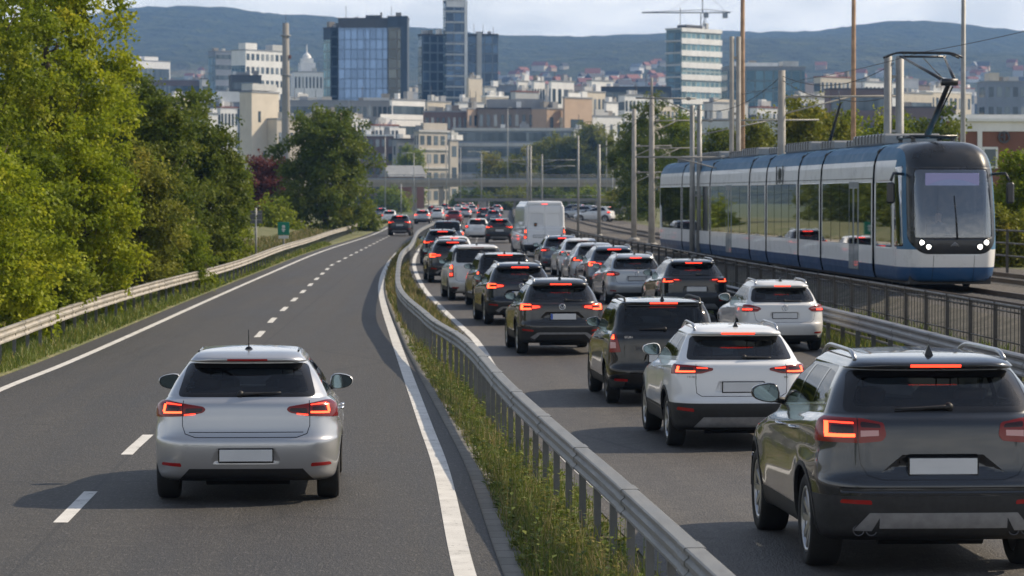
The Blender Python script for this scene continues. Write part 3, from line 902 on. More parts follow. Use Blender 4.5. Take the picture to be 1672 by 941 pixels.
def seat_mesh(w, d, h):
    b = MB()
    b.box((0, 0, h*.30), (w, d, .16), 0, None, .05)
    b.box((0, -d*.42, h*.30+.30), (w*.94, .15, .60), 0, Matrix.Rotation(R(-10), 3, 'X'), .06)
    return b.mesh('seat', M['seat_fabric'])

def make_car(s, label, cat='car', group=None, name='car'):
    L, hw, H = s['L'], s['hw'], s['H']
    bm = body_mesh(s)
    ref = bm.copy(); ref.faces.ensure_lookup_table(); ref.normal_update()
    bmesh.ops.triangulate(ref, faces=ref.faces); ref.faces.ensure_lookup_table(); ref.normal_update()
    tree = BVHTree.FromBMesh(ref)
    def nrm_of(idx, p):
        f = ref.faces[idx]; a, b, c = [v.co for v in f.verts]
        v0, v1, v2 = b-a, c-a, p-a
        d00, d01, d11, d20, d21 = v0.dot(v0), v0.dot(v1), v1.dot(v1), v2.dot(v0), v2.dot(v1)
        den = d00*d11-d01*d01
        if abs(den) < 1e-14: return f.normal.copy()
        q = (d11*d20-d01*d21)/den; r = (d00*d21-d01*d20)/den
        ns = [v.normal for v in f.verts]
        return (ns[0]*(1-q-r)+ns[1]*q+ns[2]*r).normalized()
    C = Cutter(bm)
    wr = s['wr']; wy = s['wheel_y']
    for p in s.get('paint2', []): C.rear(p, 'lower_bumper', .9)
    lowz = s.get('low_z')
    if lowz:                                                  # black sill band round the car
        for sg in (1, -1): C.side([(-.2, 0), (L+.2, 0), (L+.2, lowz-.10), (-.2, lowz-.10)], 'sill_trim', sg, .3, .25)
    # wheel openings
    for sg in (1, -1):
        for yw in wy:
            def circ(rad): return [(yw+rad*math.cos(2*PI*k/30), wr+.01+rad*math.sin(2*PI*k/30)) for k in range(30)]
            if s.get('cladding'): C.side(circ(wr+.055+s['cladding']), 'arch_trim', sg, .3, .05)
            C.side(circ(wr+.055), 'hole', sg, .3, -.2)
    # rear glass, side glass, windscreen
    rg = s['rear_glass'] or [(0, 0), (0, 0)]
    if s['rear_glass']: C.rear(rpoly(rg, s.get('rg_r', .06)), 'rear_border', 1.3)
    c0 = (sum(p[0] for p in rg)/len(rg), sum(p[1] for p in rg)/len(rg))
    fr = s.get('frit', .06)
    inner = []
    for (x, z) in rg:
        inner.append((x-math.copysign(fr*1.5, x-c0[0]), z-math.copysign(fr, z-c0[1])))
    if s['rear_glass']: C.rear(rpoly(inner, .06), 'rear_window', 1.3)
    for sg in (1, -1):
        if s.get('dlo'): C.side(rpoly(s['dlo'], .05), 'window_trim', sg, .3, .2)
        for w in s['side_glass']: C.side(rpoly(w, s.get('sg_r', .035)), 'side_window', sg, .3, .2)
    zc = s.get('cowl', s['belt']-.08); ro = s['roof_hw']
    C.front([(-hw*.80, zc+.03), (hw*.80, zc+.03), (ro*.92, s['wtop']-.02), (-ro*.92, s['wtop']-.02)], 'windscreen', 1.6)
    if s.get('sunroof'):
        x_, y0_, y1_ = s['sunroof']
        C.tagf(C.region([(Vector((x_, 0, 0)), Vector((1, 0, 0))), (Vector((-x_, 0, 0)), Vector((-1, 0, 0))), (Vector((0, y0_, 0)), Vector((0, -1, 0))), (Vector((0, y1_, 0)), Vector((0, 1, 0)))], lambda f, p: p.z > s['wtop'] and f.normal.z > .7), 'sunroof')
    if s.get('chrome_line'):
        for sg in (1, -1): C.line_side(s['chrome_line'], sg, .018, 'chrome_line')
    # lamps
    for sg in (1, -1):
        f = (lambda q: q) if sg > 0 else mir
        for p, nm in s['lamps']: C.rear(rpoly(f(p), .018, 2), nm, s.get('lamp_y', .42))
        for p, nm in s['strips']: C.rear(f(p), nm, s.get('lamp_y', .42)-.02)
        if s.get('reflector'): C.rear(rpoly(f(s['reflector']), .012, 2), 'rear_reflector', .4)
        for p in s.get('seams_r', []): C.line_rear(f(p), .008, 'seam', .6)
        for p in s.get('seams_s', []): C.line_side(p, sg, .008)
        C.front(f([(hw*.45, .60), (hw*.99, .64), (hw*.97, .76), (hw*.5, .70)]), 'headlight', L-1.2)
    C.front([(-.5, .36), (.5, .36), (.55, .58), (-.55, .58)], 'grille', L-.6)
    if s.get('brake'):
        bw = s['brake'][1][0]; z0 = s.get('brake_z', s['wtop']+.017)
        C.rear([(-bw, z0), (bw, z0), (bw, z0+.02), (-bw, z0+.02)], 'brake_light', 1.6, 0.3)
    for p in s.get('skid', []): C.rear(p, 'skid_plate', .5)
    # pressed recess round the number plate and other folds
    for poly, rampw, depth in s.get('dents', []):
        pl = planes_of(poly, 'rear')
        fs = C.region(pl, lambda f, p: p.y < .6 and f.normal.y < -.1)
        cx = sum(p[0] for p in poly)/len(poly); cz = sum(p[1] for p in poly)/len(poly)
        ins = [(co-no*rampw, no) for co, no in pl]
        fs2 = C.region(ins, lambda f, p: p.y < .6 and f.normal.y < -.1)
        done = set()
        for f in list(bm.faces):
            p = f.calc_center_median()
            if p.y > .6 or f.normal.y > -.05: continue
            if any((p-co).dot(no) > 1e-4 for co, no in pl): continue
            for v in f.verts:
                if v in done: continue
                done.add(v)
                d = min(-(v.co-co).dot(no) for co, no in pl)
                if d > 1e-5: v.co.y += depth*max(0, min(1, d/rampw))
    bm.normal_update()
    groups = {}
    for f in bm.faces: groups.setdefault(C.names[f[C.pid]], []).append(f)
    root = empty(name, (0, 0, 0), 0, label, cat, group)
    mats_b = [M[s['paint']], M['gloss_black'], M['black_plastic']]
    seam_ids = {k for k, v in C.names.items() if v == 'seam'}
    bodyf = groups.get('body', [])+groups.get('seam', [])
    me = take(bm, bodyf, 'body', mats_b, tree, nrm_of, 0, .03, lambda f: 1 if f[C.pid] in seam_ids else 0)
    body = link('body', me, root)
    def sided(nm, obn, mats, off, skirt, parent=root):
        res = []
        for sg in (1, -1):
            fs = [f for f in groups.get(nm, []) if f.calc_center_median().x*sgn0(sg) > 0]
            if fs:
                # split into connected pieces so that every pane, lamp or trim is a part of its own
                for isl in islands(fs):
                    res.append(link(obn, take(bm, isl, obn, mats, tree, nrm_of, off, skirt), parent))
        return res
    def sgn0(x): return x
    def whole(nm, obn, mats, off, skirt, parent=root):
        fs = groups.get(nm, [])
        return link(obn, take(bm, fs, obn, mats, tree, nrm_of, off, skirt), parent) if fs else None
    rb = whole('rear_border', 'rear_window', [M['gloss_black']], -.003, .01)
    rw = whole('rear_window', 'pane', [M['rear_glass']], -.003, .006, rb) if rb else None
    sided('side_window', 'side_window', [M['side_glass']], -.004, .01)
    sided('window_trim', 'window_frame', [M['gloss_black']], -.002, .012)
    whole('sunroof', 'sunroof', [M['gloss_black']], .002, .012)
    sided('chrome_line', 'chrome_strip', [M['chrome']], .003, .01)
    whole('windscreen', 'windscreen', [M['front_glass']], -.003, .01)
    whole('lower_bumper', 'lower_bumper', [M[s.get('lower_mat', 'black_plastic')]], .001, .02)
    sided('sill_trim', 'sill_trim', [M['cladding']], .002, .02)
    sided('arch_trim', 'arch_trim', [M['cladding']], .006, .03)
    for o in [whole('grille', 'grille', [M['black_plastic']], .002, .02)]: pass
    sided('headlight', 'headlight', [M['chrome']], .003, .02)
    lamp_off = .007
    lampo = {1: None, -1: None}
    for sg in (1, -1):
        def grab(nm): return [f for f in groups.get(nm, []) if f.calc_center_median().x*sg > 0]
        base = None
        for nm, mt in (('lamp', 'lamp_lens'), ('lamp2', 'lamp_lens'), ('lamp_smoke', 'lamp_dark')):
            fs = grab(nm)
            if fs:
                o = link('tail_light', take(bm, fs, 'tail_light', [M[mt]], tree, nrm_of, lamp_off, .03), root)
                base = base or o
        for nm, mt, on in (('strip', 'lamp_lit', 'light_strip'), ('strip2', 'lamp_soft', 'light_strip'), ('clear', 'lamp_clear', 'reversing_lamp')):
            fs = grab(nm)
            if fs: link(on, take(bm, fs, on, [M[mt]], tree, nrm_of, lamp_off+.003, .01), base or root)
    sided('rear_reflector', 'rear_reflector', [M['reflector_red']], .004, .01)
    whole('brake_light', 'brake_light', [M['brake_lit' if s.get('braking', True) else 'reflector_red']], .004, .012)
    whole('skid_plate', 'skid_plate', [M['skid_silver']], .008, .03)
    bm.free(); ref.free()
    def yat(x, z):                                           # rear surface position
        h = tree.ray_cast(Vector((x, -1, z)), Vector((0, 1, 0))); return h[0].y if h[0] else .1
    def xat(y, z, sg=1):
        h = tree.ray_cast(Vector((2*sg, y, z)), Vector((-sg, 0, 0))); return h[0].x if h[0] else hw*sg
    def zat(x, y):
        h = tree.ray_cast(Vector((x, y, 3)), Vector((0, 0, -1))); return h[0].z if h[0] else H
    # floor and wheel housings
    b = MB(); cl = s.get('clear', .22)
    b.span((-hw*.74, .40, cl-.01), (hw*.74, L-.35, cl+.08))
    for yw in wy:
        for sg in (1, -1):
            n = 16; rad = wr+.07; vs = []; fs = []
            for k in range(n+1):
                q = PI*k/n-.0; vs += [(sg*(hw-.02), yw+rad*math.cos(q), wr+rad*math.sin(q)), (sg*(hw-.36), yw+rad*math.cos(q), wr+rad*math.sin(q))]
            for k in range(n): fs.append((2*k, 2*k+2, 2*k+3, 2*k+1))
            vs += [(sg*(hw-.36), yw, cl)]
            for k in range(n): fs.append((2*k+1, 2*k+3, len(vs)-1))
            b.add(vs, fs)
    b.tube([(-.6, wy[0], wr*.8), (.6, wy[0], wr*.8)], .05, 8)
    b.tube([(-.42, .62, cl+.01), (.42, .62, cl+.01)], .085, 12)
    b.build('underbody', M['black_plastic'], root)
    # wheels
    hub, tyre, rim = wheel_meshes(wr, s.get('ww', .215), s.get('spokes', 5), s.get('rim_mat', 'alloy'))
    for yw in wy:
        for sg in (1, -1):
            w = link('wheel', hub, root); w.location = (sg*(hw-s.get('ww', .215)/2-.012), yw, wr)
            if sg < 0: w.rotation_euler = (0, 0, PI)
            link('tyre', tyre, w); link('rim', rim, w)
    # number plate
    if s.get('plate'):
        px, pz, phw, phh = s['plate']; yp = yat(px, pz)+s.get('plate_dy', 0)
        b = MB(); b.span((px-phw-.012, yp-.012, pz-phh-.014), (px+phw+.012, yp+.02, pz+phh+.010), 0, .004)
        fr_ = b.build('number_plate', M['gloss_black'], root)
        b = MB(); b.span((px-phw, yp-.017, pz-phh), (px+phw, yp-.010, pz+phh), 0, .002)
        if s.get('plate_blue'): b.span((px-phw+.003, yp-.0195, pz-phh+.003), (px-phw+.045, yp-.016, pz+phh-.003), 1)
        b.build('plate_face', [M['plate_white'], M['plate_blue']], fr_)
    # mirrors
    ym, zm = s['mirror']
    for sg in (1, -1):
        xm = xat(ym-.02, zm-.06, sg)
        b = MB(); n = 14; prof = []
        cx = xm+sg*.165
        def oval(sc, y, oz=0):
            pts = []
            for k in range(n):
                q = 2*PI*k/n; c, s2 = math.cos(q), math.sin(q)
                ex = math.copysign(abs(c)**.75, c)*.125*sc; ez = math.copysign(abs(s2)**.75, s2)*.082*sc
                pts.append((cx+ex+sg*ez*.10, y, zm+oz+ez*(1.0-.25*ex*sg/.125)))
            return pts
        rings = [oval(.93, ym-.045), oval(1.0, ym-.035), oval(1.0, ym+.02), oval(.86, ym+.075), oval(.45, ym+.115)]
        vs = [p for r_ in rings for p in r_]
        fs = [(i*n+k, i*n+(k+1) % n, (i+1)*n+(k+1) % n, (i+1)*n+k) for i in range(4) for k in range(n)]
        b.add(vs, fs, 0, True); b.f.append([4*n+k for k in range(n)]); b.mi.append(0); b.sm.append(True)
        b.tube([(xm-sg*.03, ym+.02, zm-.075), (xm+sg*.05, ym+.02, zm-.065), (cx-sg*.02, ym+.02, zm-.04)], [.032, .028, .03], 8, 1)
        mo = b.build('mirror', [M[s.get('mirror_mat', s['paint'])], M['black_plastic']], root)
        g = MB(); g.add(oval(.93, ym-.0445), [list(range(n))]); 
        g2 = MB(); g2.add([(p[0], p[1]-.002, p[2]) for p in oval(.86, ym-.0445)], [list(range(n))])
        g.f += [[i+n for i in range(n)]]; g.v += g2.v; g.mi.append(1); g.sm.append(False)
        g.build('mirror_glass', [M['gloss_black'], M['mirror_glass']], mo)
    # door handles
    for (yh, zh) in s['handles']:
        for sg in (1, -1):
            x = xat(yh, zh, sg); b = MB()
            b.tube([(x-sg*.005, yh-.10, zh), (x+sg*.032, yh-.075, zh+.004), (x+sg*.036, yh, zh+.006), (x+sg*.032, yh+.075, zh+.004), (x-sg*.005, yh+.10, zh)], [.012, .013, .014, .013, .012], 7)
            b.build('door_handle', M[s.get('handle_mat', s['paint'])], root)
    if not s.get('rails') and s.get('roof_lines', True):         # black sealing strips along the roof edges
        for sg in (1, -1):
            b = MB(); b.tube([(sg*(s['roof_hw']-.075), y_, zat(sg*(s['roof_hw']-.075), y_)+.001) for y_ in np.linspace(.75, s['L']-2.35, 10)], .011, 5); b.build('roof_strip', M['gloss_black'], root)
    # roof rails
    if s.get('rails'):
        y0, y1, xr = s['rails']
        for sg in (1, -1):
            pts = []; n = 14
            for k in range(n+1):
                t = k/n; y = y0+(y1-y0)*t; x = sg*(xr-.03*t)
                pts.append((x, y, zat(x, y)+.055*min(1, math.sin(PI*t)*3.2)-.006))
            b = MB(); b.tube(pts, .019, 8)
            b.build('roof_rail', M[s.get('rail_mat', 'alloy')], root)
    # aerial
    if s.get('antenna') == 'fin':
        ya = s['ant_y']; z = zat(0, ya); b = MB()
        b.add([(-.035, ya-.06, z-.004), (.035, ya-.06, z-.004), (.03, ya+.14, z-.004), (-.03, ya+.14, z-.004), (0, ya-.045, z+.082), (0, ya-.02, z+.085), (0, ya+.06, z+.03)],
              [(0, 1, 4), (1, 5, 4), (1, 2, 6, 5), (2, 3, 6), (3, 0, 4, 5, 6)])
        b.build('antenna', M['gloss_black'], root)
    elif s.get('antenna') == 'stick':
        ya = s['ant_y']; z = zat(0, ya); b = MB()
        b.lathe([(.0, z+.03), (.022, z+.025), (.045, z-.003)], 12, 'z', (0, ya, 0)); b.tube([(0, ya, z+.02), (0, ya-.035, z+.10), (0, ya-.07, z+.20)], [.008, .006, .004], 6)
        b.build('antenna', M['gloss_black'], root)
    # wiper
    if s.get('wiper'):
        (xa, za), (xb, zb_) = s['wiper']; b = MB(); pts = []
        for k in range(9):
            t = k/8; x = xa+(xb-xa)*t; z = za+(zb_-za)*t; pts.append((x, yat(x, z)-.022, z))
        b.tube(pts, [.020, .019, .016, .013, .011, .010, .009, .008, .007], 6)
        b.lathe([(0, -.035), (.03, -.03), (.035, .02)], 12, 'y', (xa, yat(xa, za)-.005, za))
        b.build('wiper', M['black_plastic'], root)
    for (xe, ze, re) in s.get('exhaust', []):
        for sg in (1, -1):
            b = MB(); y = .06
            b.lathe([(re*.8, .18), (re*.8, .0), (re, -.005), (re, .2)], 16, 'y', (xe*sg, y+.02, ze), 0)
            b.lathe([(0, .06), (re*.79, .06)], 16, 'y', (xe*sg, y+.02, ze), 1)
            b.build('exhaust_pipe', [M['dark_alloy'], M['gloss_black']], root)
    if s.get('badge'):
        z = s['badge']; y = yat(0, z); b = MB()
        b.lathe([(.052, -.008), (.060, -.014), (.068, -.008), (.068, .01)], 22, 'y', (0, y, z))
        b.tube([(-.035, y-.010, z+.035), (.005, y-.010, z-.045), (.035, y-.010, z+.030)], .008, 6)
        b.build('badge', M['chrome'], root)
    for (x0, z0, n, hgt) in s.get('letters', []):             # worn chrome model lettering too small to read
        b = MB(); x = x0
        for k in range(n):
            y = yat(x, z0); w_ = hgt*.52; q = hgt*.13
            def bar(u0, u1, v0, v1): b.span((x+u0, y-.005, z0+v0), (x+u1, y+.004, z0+v1))
            bar(0, q, 0, hgt); bar(q, w_, 0, q)
            if k % 3 == 0: bar(q, w_, hgt-q, hgt); bar(w_-q, w_, q, hgt-q)
            elif k % 3 == 1: bar(q, w_, hgt-q, hgt); bar(q, w_*.8, hgt*.45, hgt*.45+q)
            x += hgt*.80
        b.build('model_lettering', M['chrome'], root)
    if s.get('door_latch'):
        y = yat(-.42, 1.55); b = MB(); b.span((-.50, y-.03, 1.44), (-.36, y+.02, 1.60), 0, .02); b.span((-.46, y-.045, 1.49), (-.40, y-.02, 1.55), 1, .01)
        b.build('door_latch', [M['black_plastic'], M['reflector_amber']], root)
    # inside
    zf = .30+(H-1.46)
    sm = seat_mesh(.50, .50, .75)
    yfront = s['seat_y']
    for x in (-.37, .37):
        o = link('seat', sm, root); o.location = (x, yfront, zf)
        b = MB(); b.box((0, -.30, .99), (.27, .11, .20), 0, Matrix.Rotation(R(-8), 3, 'X'), .05)
        for q in (-.06, .06): b.tube([(q, -.28, .80), (q, -.295, .93)], .007, 5)
        h_ = b.build('headrest', M['seat_fabric'], o)
    b = MB(); b.box((0, yfront-.95, zf+.22), (1.25, .5, .16), 0, None, .05); b.box((0, yfront-1.17, zf+.50), (1.25, .14, .52), 0, Matrix.Rotation(R(-12), 3, 'X'), .05)
    for x in (-.40, .40): b.box((x, yfront-1.20, zf+.80), (.24, .09, .12), 0, None, .03)
    b.build('rear_bench', M['seat_fabric'], root)
    b = MB(); b.box((0, yfront+.95, s.get('cowl', s['belt']-.08)-.08), (hw*1.5, .5, .22), 0, None, .06); b.build('dashboard', M['black_plastic'], root)
    b = MB(); pts = [(-.37+.17*math.cos(2*PI*k/20), yfront+.55+.06*math.sin(2*PI*k/20), zf+.66+.165*math.sin(2*PI*k/20)) for k in range(21)]
    b.tube(pts, .016, 6); b.build('steering_wheel', M['black_plastic'], root)
    return root

def islands(fs):
    S = set(fs); out = []
    while S:
        st = [S.pop()]; cur = [st[0]]
        while st:
            f = st.pop()
            for e in f.edges:
                for g in e.link_faces:
                    if g in S: S.discard(g); st.append(g); cur.append(g)
        out.append(cur)
    return out

def windows(y0, y1, y2, y3, yq, zb, zt, slope_f=.75, slope_r=.45, rise=.0):
    """front door, rear door and quarter panes in (y, z); y3 = foot of the front pillar, y0 = rear end"""
    h = zt-zb
    w = [[(y2+.03, zb-.01), (y3, zb-.035), (y3-slope_f, zt), (y2+.01, zt)],
         [(y1+.03, zb), (y2-.05, zb-.008), (y2-.07, zt), (y1+.05, zt)]]
    if yq: w.append([(y0, zb+.07), (y1-.03, zb+.005), (y1-.01, zt), (y0+slope_r, zt-.02)])
    return w

SP = {}
SP['hatch'] = dict(taper_r=.03, ax=.30, ay=.32, L=4.26, hw=.925, H=1.515, belt=1.06, wtop=1.385, tg=.66, lampz=.92, rake=.34, roof_hw=.575, glass_hw=.87, spoiler=.10, cowl=.98, bonnet=.84,
    wheel_y=(.80, 3.43), wr=.318, ww=.225, paint='silver_paint', waist=.80,
    rear_glass=[(-.69, 1.055), (.69, 1.055), (.60, 1.372), (-.60, 1.372)], frit=.045,
    dlo=[(.62, 1.075), (3.02, 1.0), (2.22, 1.375), (.98, 1.375)], side_glass=windows(.70, 1.05, 1.78, 2.90, True, 1.075, 1.36, .62, .25),
    lamps=[([(.395, .935), (.43, .905), (.60, .872), (.95, .852), (.95, 1.005), (.78, 1.018), (.42, .965)], 'lamp'), ([(.43, .918), (.60, .892), (.60, .948), (.43, .950)], 'lamp_smoke'), ([(.65, .925), (.78, .922), (.77, .968), (.65, .962)], 'lamp_smoke')],
    strips=[([(.635, .900), (.815, .894), (.815, .912), (.635, .918)], 'strip'), ([(.80, .912), (.822, .912), (.808, .985), (.786, .985)], 'strip'),
            ([(.635, .975), (.79, .985), (.79, .997), (.635, .985)], 'strip2'), ([(.50, .888), (.61, .875), (.61, .890), (.50, .90)], 'strip2')],
    lamp_y=.40, reflector=[(.635, .375), (.84, .385), (.83, .415), (.645, .412)], plate=(0, .49, .26, .058), plate_dy=0,
    paint2=[[(-.70, .20), (.70, .20), (.56, .355), (-.56, .355)]], brake=[(-.20, 1.386), (.20, 1.386), (.20, 1.402), (-.20, 1.402)], braking=False,
    dents=[([(-.36, .40), (.36, .40), (.29, .565), (-.29, .565)], .035, .02)],
    seams_r=[[(.0, .665), (.50, .665), (.60, .70), (.628, .78), (.628, .87), (.622, 1.02)], [(.0, .715), (.56, .715)]],
    seams_s=[[(1.05, 1.06), (1.00, .80), (1.12, .35)], [(1.82, 1.05), (1.82, .32)], [(2.95, 1.0), (2.98, .32)], [(1.1, .33), (2.98, .33)]],
    handles=[(1.20, .88), (2.0, .86)], handle_mat='chrome', mirror=(2.72, 1.06), antenna='stick', ant_y=.80, wiper=((-.06, 1.085), (.34, 1.10)),
    spokes=5, seat_y=2.0, cowl_back=1.20)
SP['bigsuv'] = dict(L=4.80, hw=.975, H=1.72, belt=1.275, wtop=1.60, tg=.76, lampz=1.14, rake=.30, roof_hw=.66, glass_hw=.895, spoiler=.10, cowl=1.12, bonnet=.98, clear=.27,
    wheel_y=(.90, 3.80), wr=.375, ww=.26, paint='grey_paint', cladding=.035, low_z=.56, waist=.98,
    rear_glass=[(-.755, 1.27), (.755, 1.27), (.665, 1.588), (-.665, 1.588)], frit=.05,
    dlo=[(.60, 1.30), (3.35, 1.18), (2.50, 1.60), (.92, 1.61)], side_glass=windows(.70, 1.25, 2.08, 3.18, True, 1.30, 1.575, .62, .20),
    lamps=[([(.44, 1.10), (.47, 1.055), (.62, 1.04), (1.05, 1.045), (1.05, 1.235), (.90, 1.235), (.62, 1.225), (.46, 1.195)], 'lamp'), ([(.48, 1.155), (.64, 1.16), (.64, 1.205), (.49, 1.185)], 'lamp_smoke'), ([(.69, 1.115), (.85, 1.113), (.85, 1.178), (.69, 1.175)], 'lamp_smoke')],
    strips=[([(.68, 1.085), (.89, 1.082), (.89, 1.108), (.68, 1.110)], 'strip'), ([(.866, 1.108), (.893, 1.108), (.888, 1.20), (.862, 1.20)], 'strip'),
            ([(.69, 1.185), (.86, 1.19), (.86, 1.202), (.69, 1.197)], 'strip2'), ([(.50, 1.095), (.64, 1.088), (.64, 1.135), (.50, 1.138)], 'clear')],
    lamp_y=.44, reflector=[(.56, .565), (.80, .575), (.79, .605), (.57, .60)], plate=(0, .86, .265, .062),
    paint2=[[(-1.1, .2), (1.1, .2), (1.1, .63), (-1.1, .63)]], lower_mat='cladding', brake=[(-.20, 1.603), (.20, 1.603), (.20, 1.620), (-.20, 1.620)],
    dents=[([(-.50, .80), (.50, .80), (.31, .955), (-.31, .955)], .05, .035), ([(-.80, .655), (.80, .655), (.80, .70), (-.80, .70)], .012, .010)],
    skid=[[(-.70, .36), (-.56, .36), (-.48, .50), (-.58, .50)], [(.56, .36), (.70, .36), (.58, .50), (.48, .50)], [(-.50, .38), (.50, .38), (.50, .50), (-.50, .50)]],
    seams_r=[[(.0, .755), (.48, .755), (.59, .79), (.645, .88), (.66, 1.04), (.66, 1.24)]],
    seams_s=[[(1.32, 1.29), (1.28, 1.0), (1.40, .45)], [(2.12, 1.28), (2.12, .45)], [(3.30, 1.18), (3.34, .45)], [(1.4, .46), (3.34, .46)]],
    handles=[(1.50, 1.08), (2.32, 1.06)], handle_mat='chrome', mirror=(3.02, 1.28), mirror_mat='grey_paint', antenna='fin', ant_y=.72, rails=(.62, 2.5, .60),
    wiper=((.07, 1.315), (-.36, 1.30)), exhaust=[(.66, .36, .045), (.56, .36, .045)], spokes=10, seat_y=2.25, cowl_back=1.25, sunroof=(.46, .95, 2.35), chrome_line=[(.66, 1.325), (1.3, 1.283), (3.3, 1.165)])
SP['crossover'] = dict(L=4.38, hw=.905, H=1.60, belt=1.165, wtop=1.475, tg=.66, lampz=1.03, rake=.36, roof_hw=.60, glass_hw=.89, spoiler=.12, cowl=1.05, bonnet=.92, clear=.25,
    wheel_y=(.86, 3.50), wr=.345, ww=.23, paint='white_paint', cladding=.05, low_z=.60,
    rear_glass=[(-.70, 1.165), (.70, 1.165), (.60, 1.462), (-.60, 1.462)], frit=.05,
    dlo=[(.55, 1.20), (3.10, 1.09), (2.30, 1.475), (.86, 1.48)], side_glass=windows(.64, 1.10, 1.92, 2.95, True, 1.195, 1.455, .60, .18),
    lamps=[([(.37, 1.035), (.52, .995), (.98, .975), (.98, 1.085), (.85, 1.105), (.60, 1.095), (.37, 1.065)], 'lamp'), ([(.62, 1.036), (.79, 1.03), (.775, 1.072), (.62, 1.075)], 'lamp_smoke'), ([(.42, 1.036), (.575, 1.012), (.575, 1.048), (.42, 1.048)], 'lamp_smoke')],
    strips=[([(.60, 1.012), (.83, 1.005), (.83, 1.024), (.60, 1.030)], 'strip'), ([(.80, 1.024), (.825, 1.024), (.81, 1.080), (.785, 1.080)], 'strip'), ([(.44, 1.055), (.58, 1.06), (.58, 1.075), (.44, 1.068)], 'strip2')],
    lamp_y=.42, reflector=[(.62, .50), (.83, .52), (.82, .56), (.63, .545)], plate=(.02, .82, .265, .062), paint2=[[(-1.05, .2), (1.05, .2), (1.05, .61), (-1.05, .61)]], lower_mat='black_plastic',
    brake=[(-.22, 1.478), (.22, 1.478), (.22, 1.494), (-.22, 1.494)], dents=[([(-.36, .74), (.36, .74), (.30, .90), (-.30, .90)], .03, .02)],
    skid=[[(-.62, .30), (.62, .30), (.50, .43), (-.50, .43)]], seams_r=[[(.0, .70), (.52, .70), (.585, .74), (.595, .86), (.592, .99), (.588, 1.11)]],
    seams_s=[[(1.18, 1.18), (1.12, .95), (1.25, .45)], [(1.96, 1.18), (1.96, .45)], [(3.0, 1.10), (3.05, .45)], [(1.25, .46), (3.05, .46)]],
    handles=[(1.36, 1.0), (2.16, .98)], mirror=(2.80, 1.18), antenna='fin', ant_y=.72, rails=(.60, 2.35, .545), wiper=((.05, 1.20), (.40, 1.195)), letters=[(-.70, .935, 6, .026), (.56, .935, 3, .026)], spokes=5, rim_mat='alloy', seat_y=2.05)
SP['mpv'] = dict(L=4.50, hw=.89, H=1.665, belt=1.165, wtop=1.575, tg=.60, lampz=1.02, rake=.20, roof_hw=.66, glass_hw=.92, spoiler=.05, cowl=1.08, bonnet=.95, clear=.23, ax=.26, ay=.28,
    wheel_y=(.78, 3.59), wr=.325, ww=.21, paint='black_paint', low_z=.50,
    rear_glass=[(-.74, 1.165), (.74, 1.165), (.68, 1.562), (-.68, 1.562)], frit=.05,
    dlo=[(.40, 1.22), (3.35, 1.12), (2.60, 1.57), (.52, 1.58)], side_glass=windows(.46, 1.20, 2.05, 3.2, True, 1.22, 1.545, .68, .06),
    lamps=[([(.70, .84), (.95, .82), (.95, 1.22), (.80, 1.23), (.75, 1.05)], 'lamp')],
    strips=[([(.79, 1.04), (.88, 1.04), (.88, 1.16), (.80, 1.16)], 'strip'), ([(.77, .90), (.86, .89), (.86, .99), (.775, .99)], 'clear')],
    lamp_y=.30, reflector=[(.60, .375), (.80, .385), (.80, .42), (.60, .415)], plate=(0, .74, .26, .058), brake=[(-.22, 1.579), (.22, 1.579), (.22, 1.598), (-.22, 1.598)],
    dents=[([(-.36, .66), (.36, .66), (.31, .82), (-.31, .82)], .03, .02)], seams_r=[[(.0, .60), (.62, .60), (.69, .66), (.69, .85)]],
    seams_s=[[(1.25, 1.2), (1.2, .9), (1.3, .4)], [(2.1, 1.18), (2.1, .4)], [(3.25, 1.12), (3.3, .4)]], handles=[(1.45, 1.0), (2.3, .98)], mirror=(3.0, 1.20), antenna='fin', ant_y=.6, rails=(.40, 2.5, .60), rail_mat='black_plastic',
    wiper=((.0, 1.20), (-.40, 1.195)), letters=[(-.64, 1.06, 6, .028)], spokes=5, rim_mat='dark_alloy', seat_y=2.3, taper_r=.02)
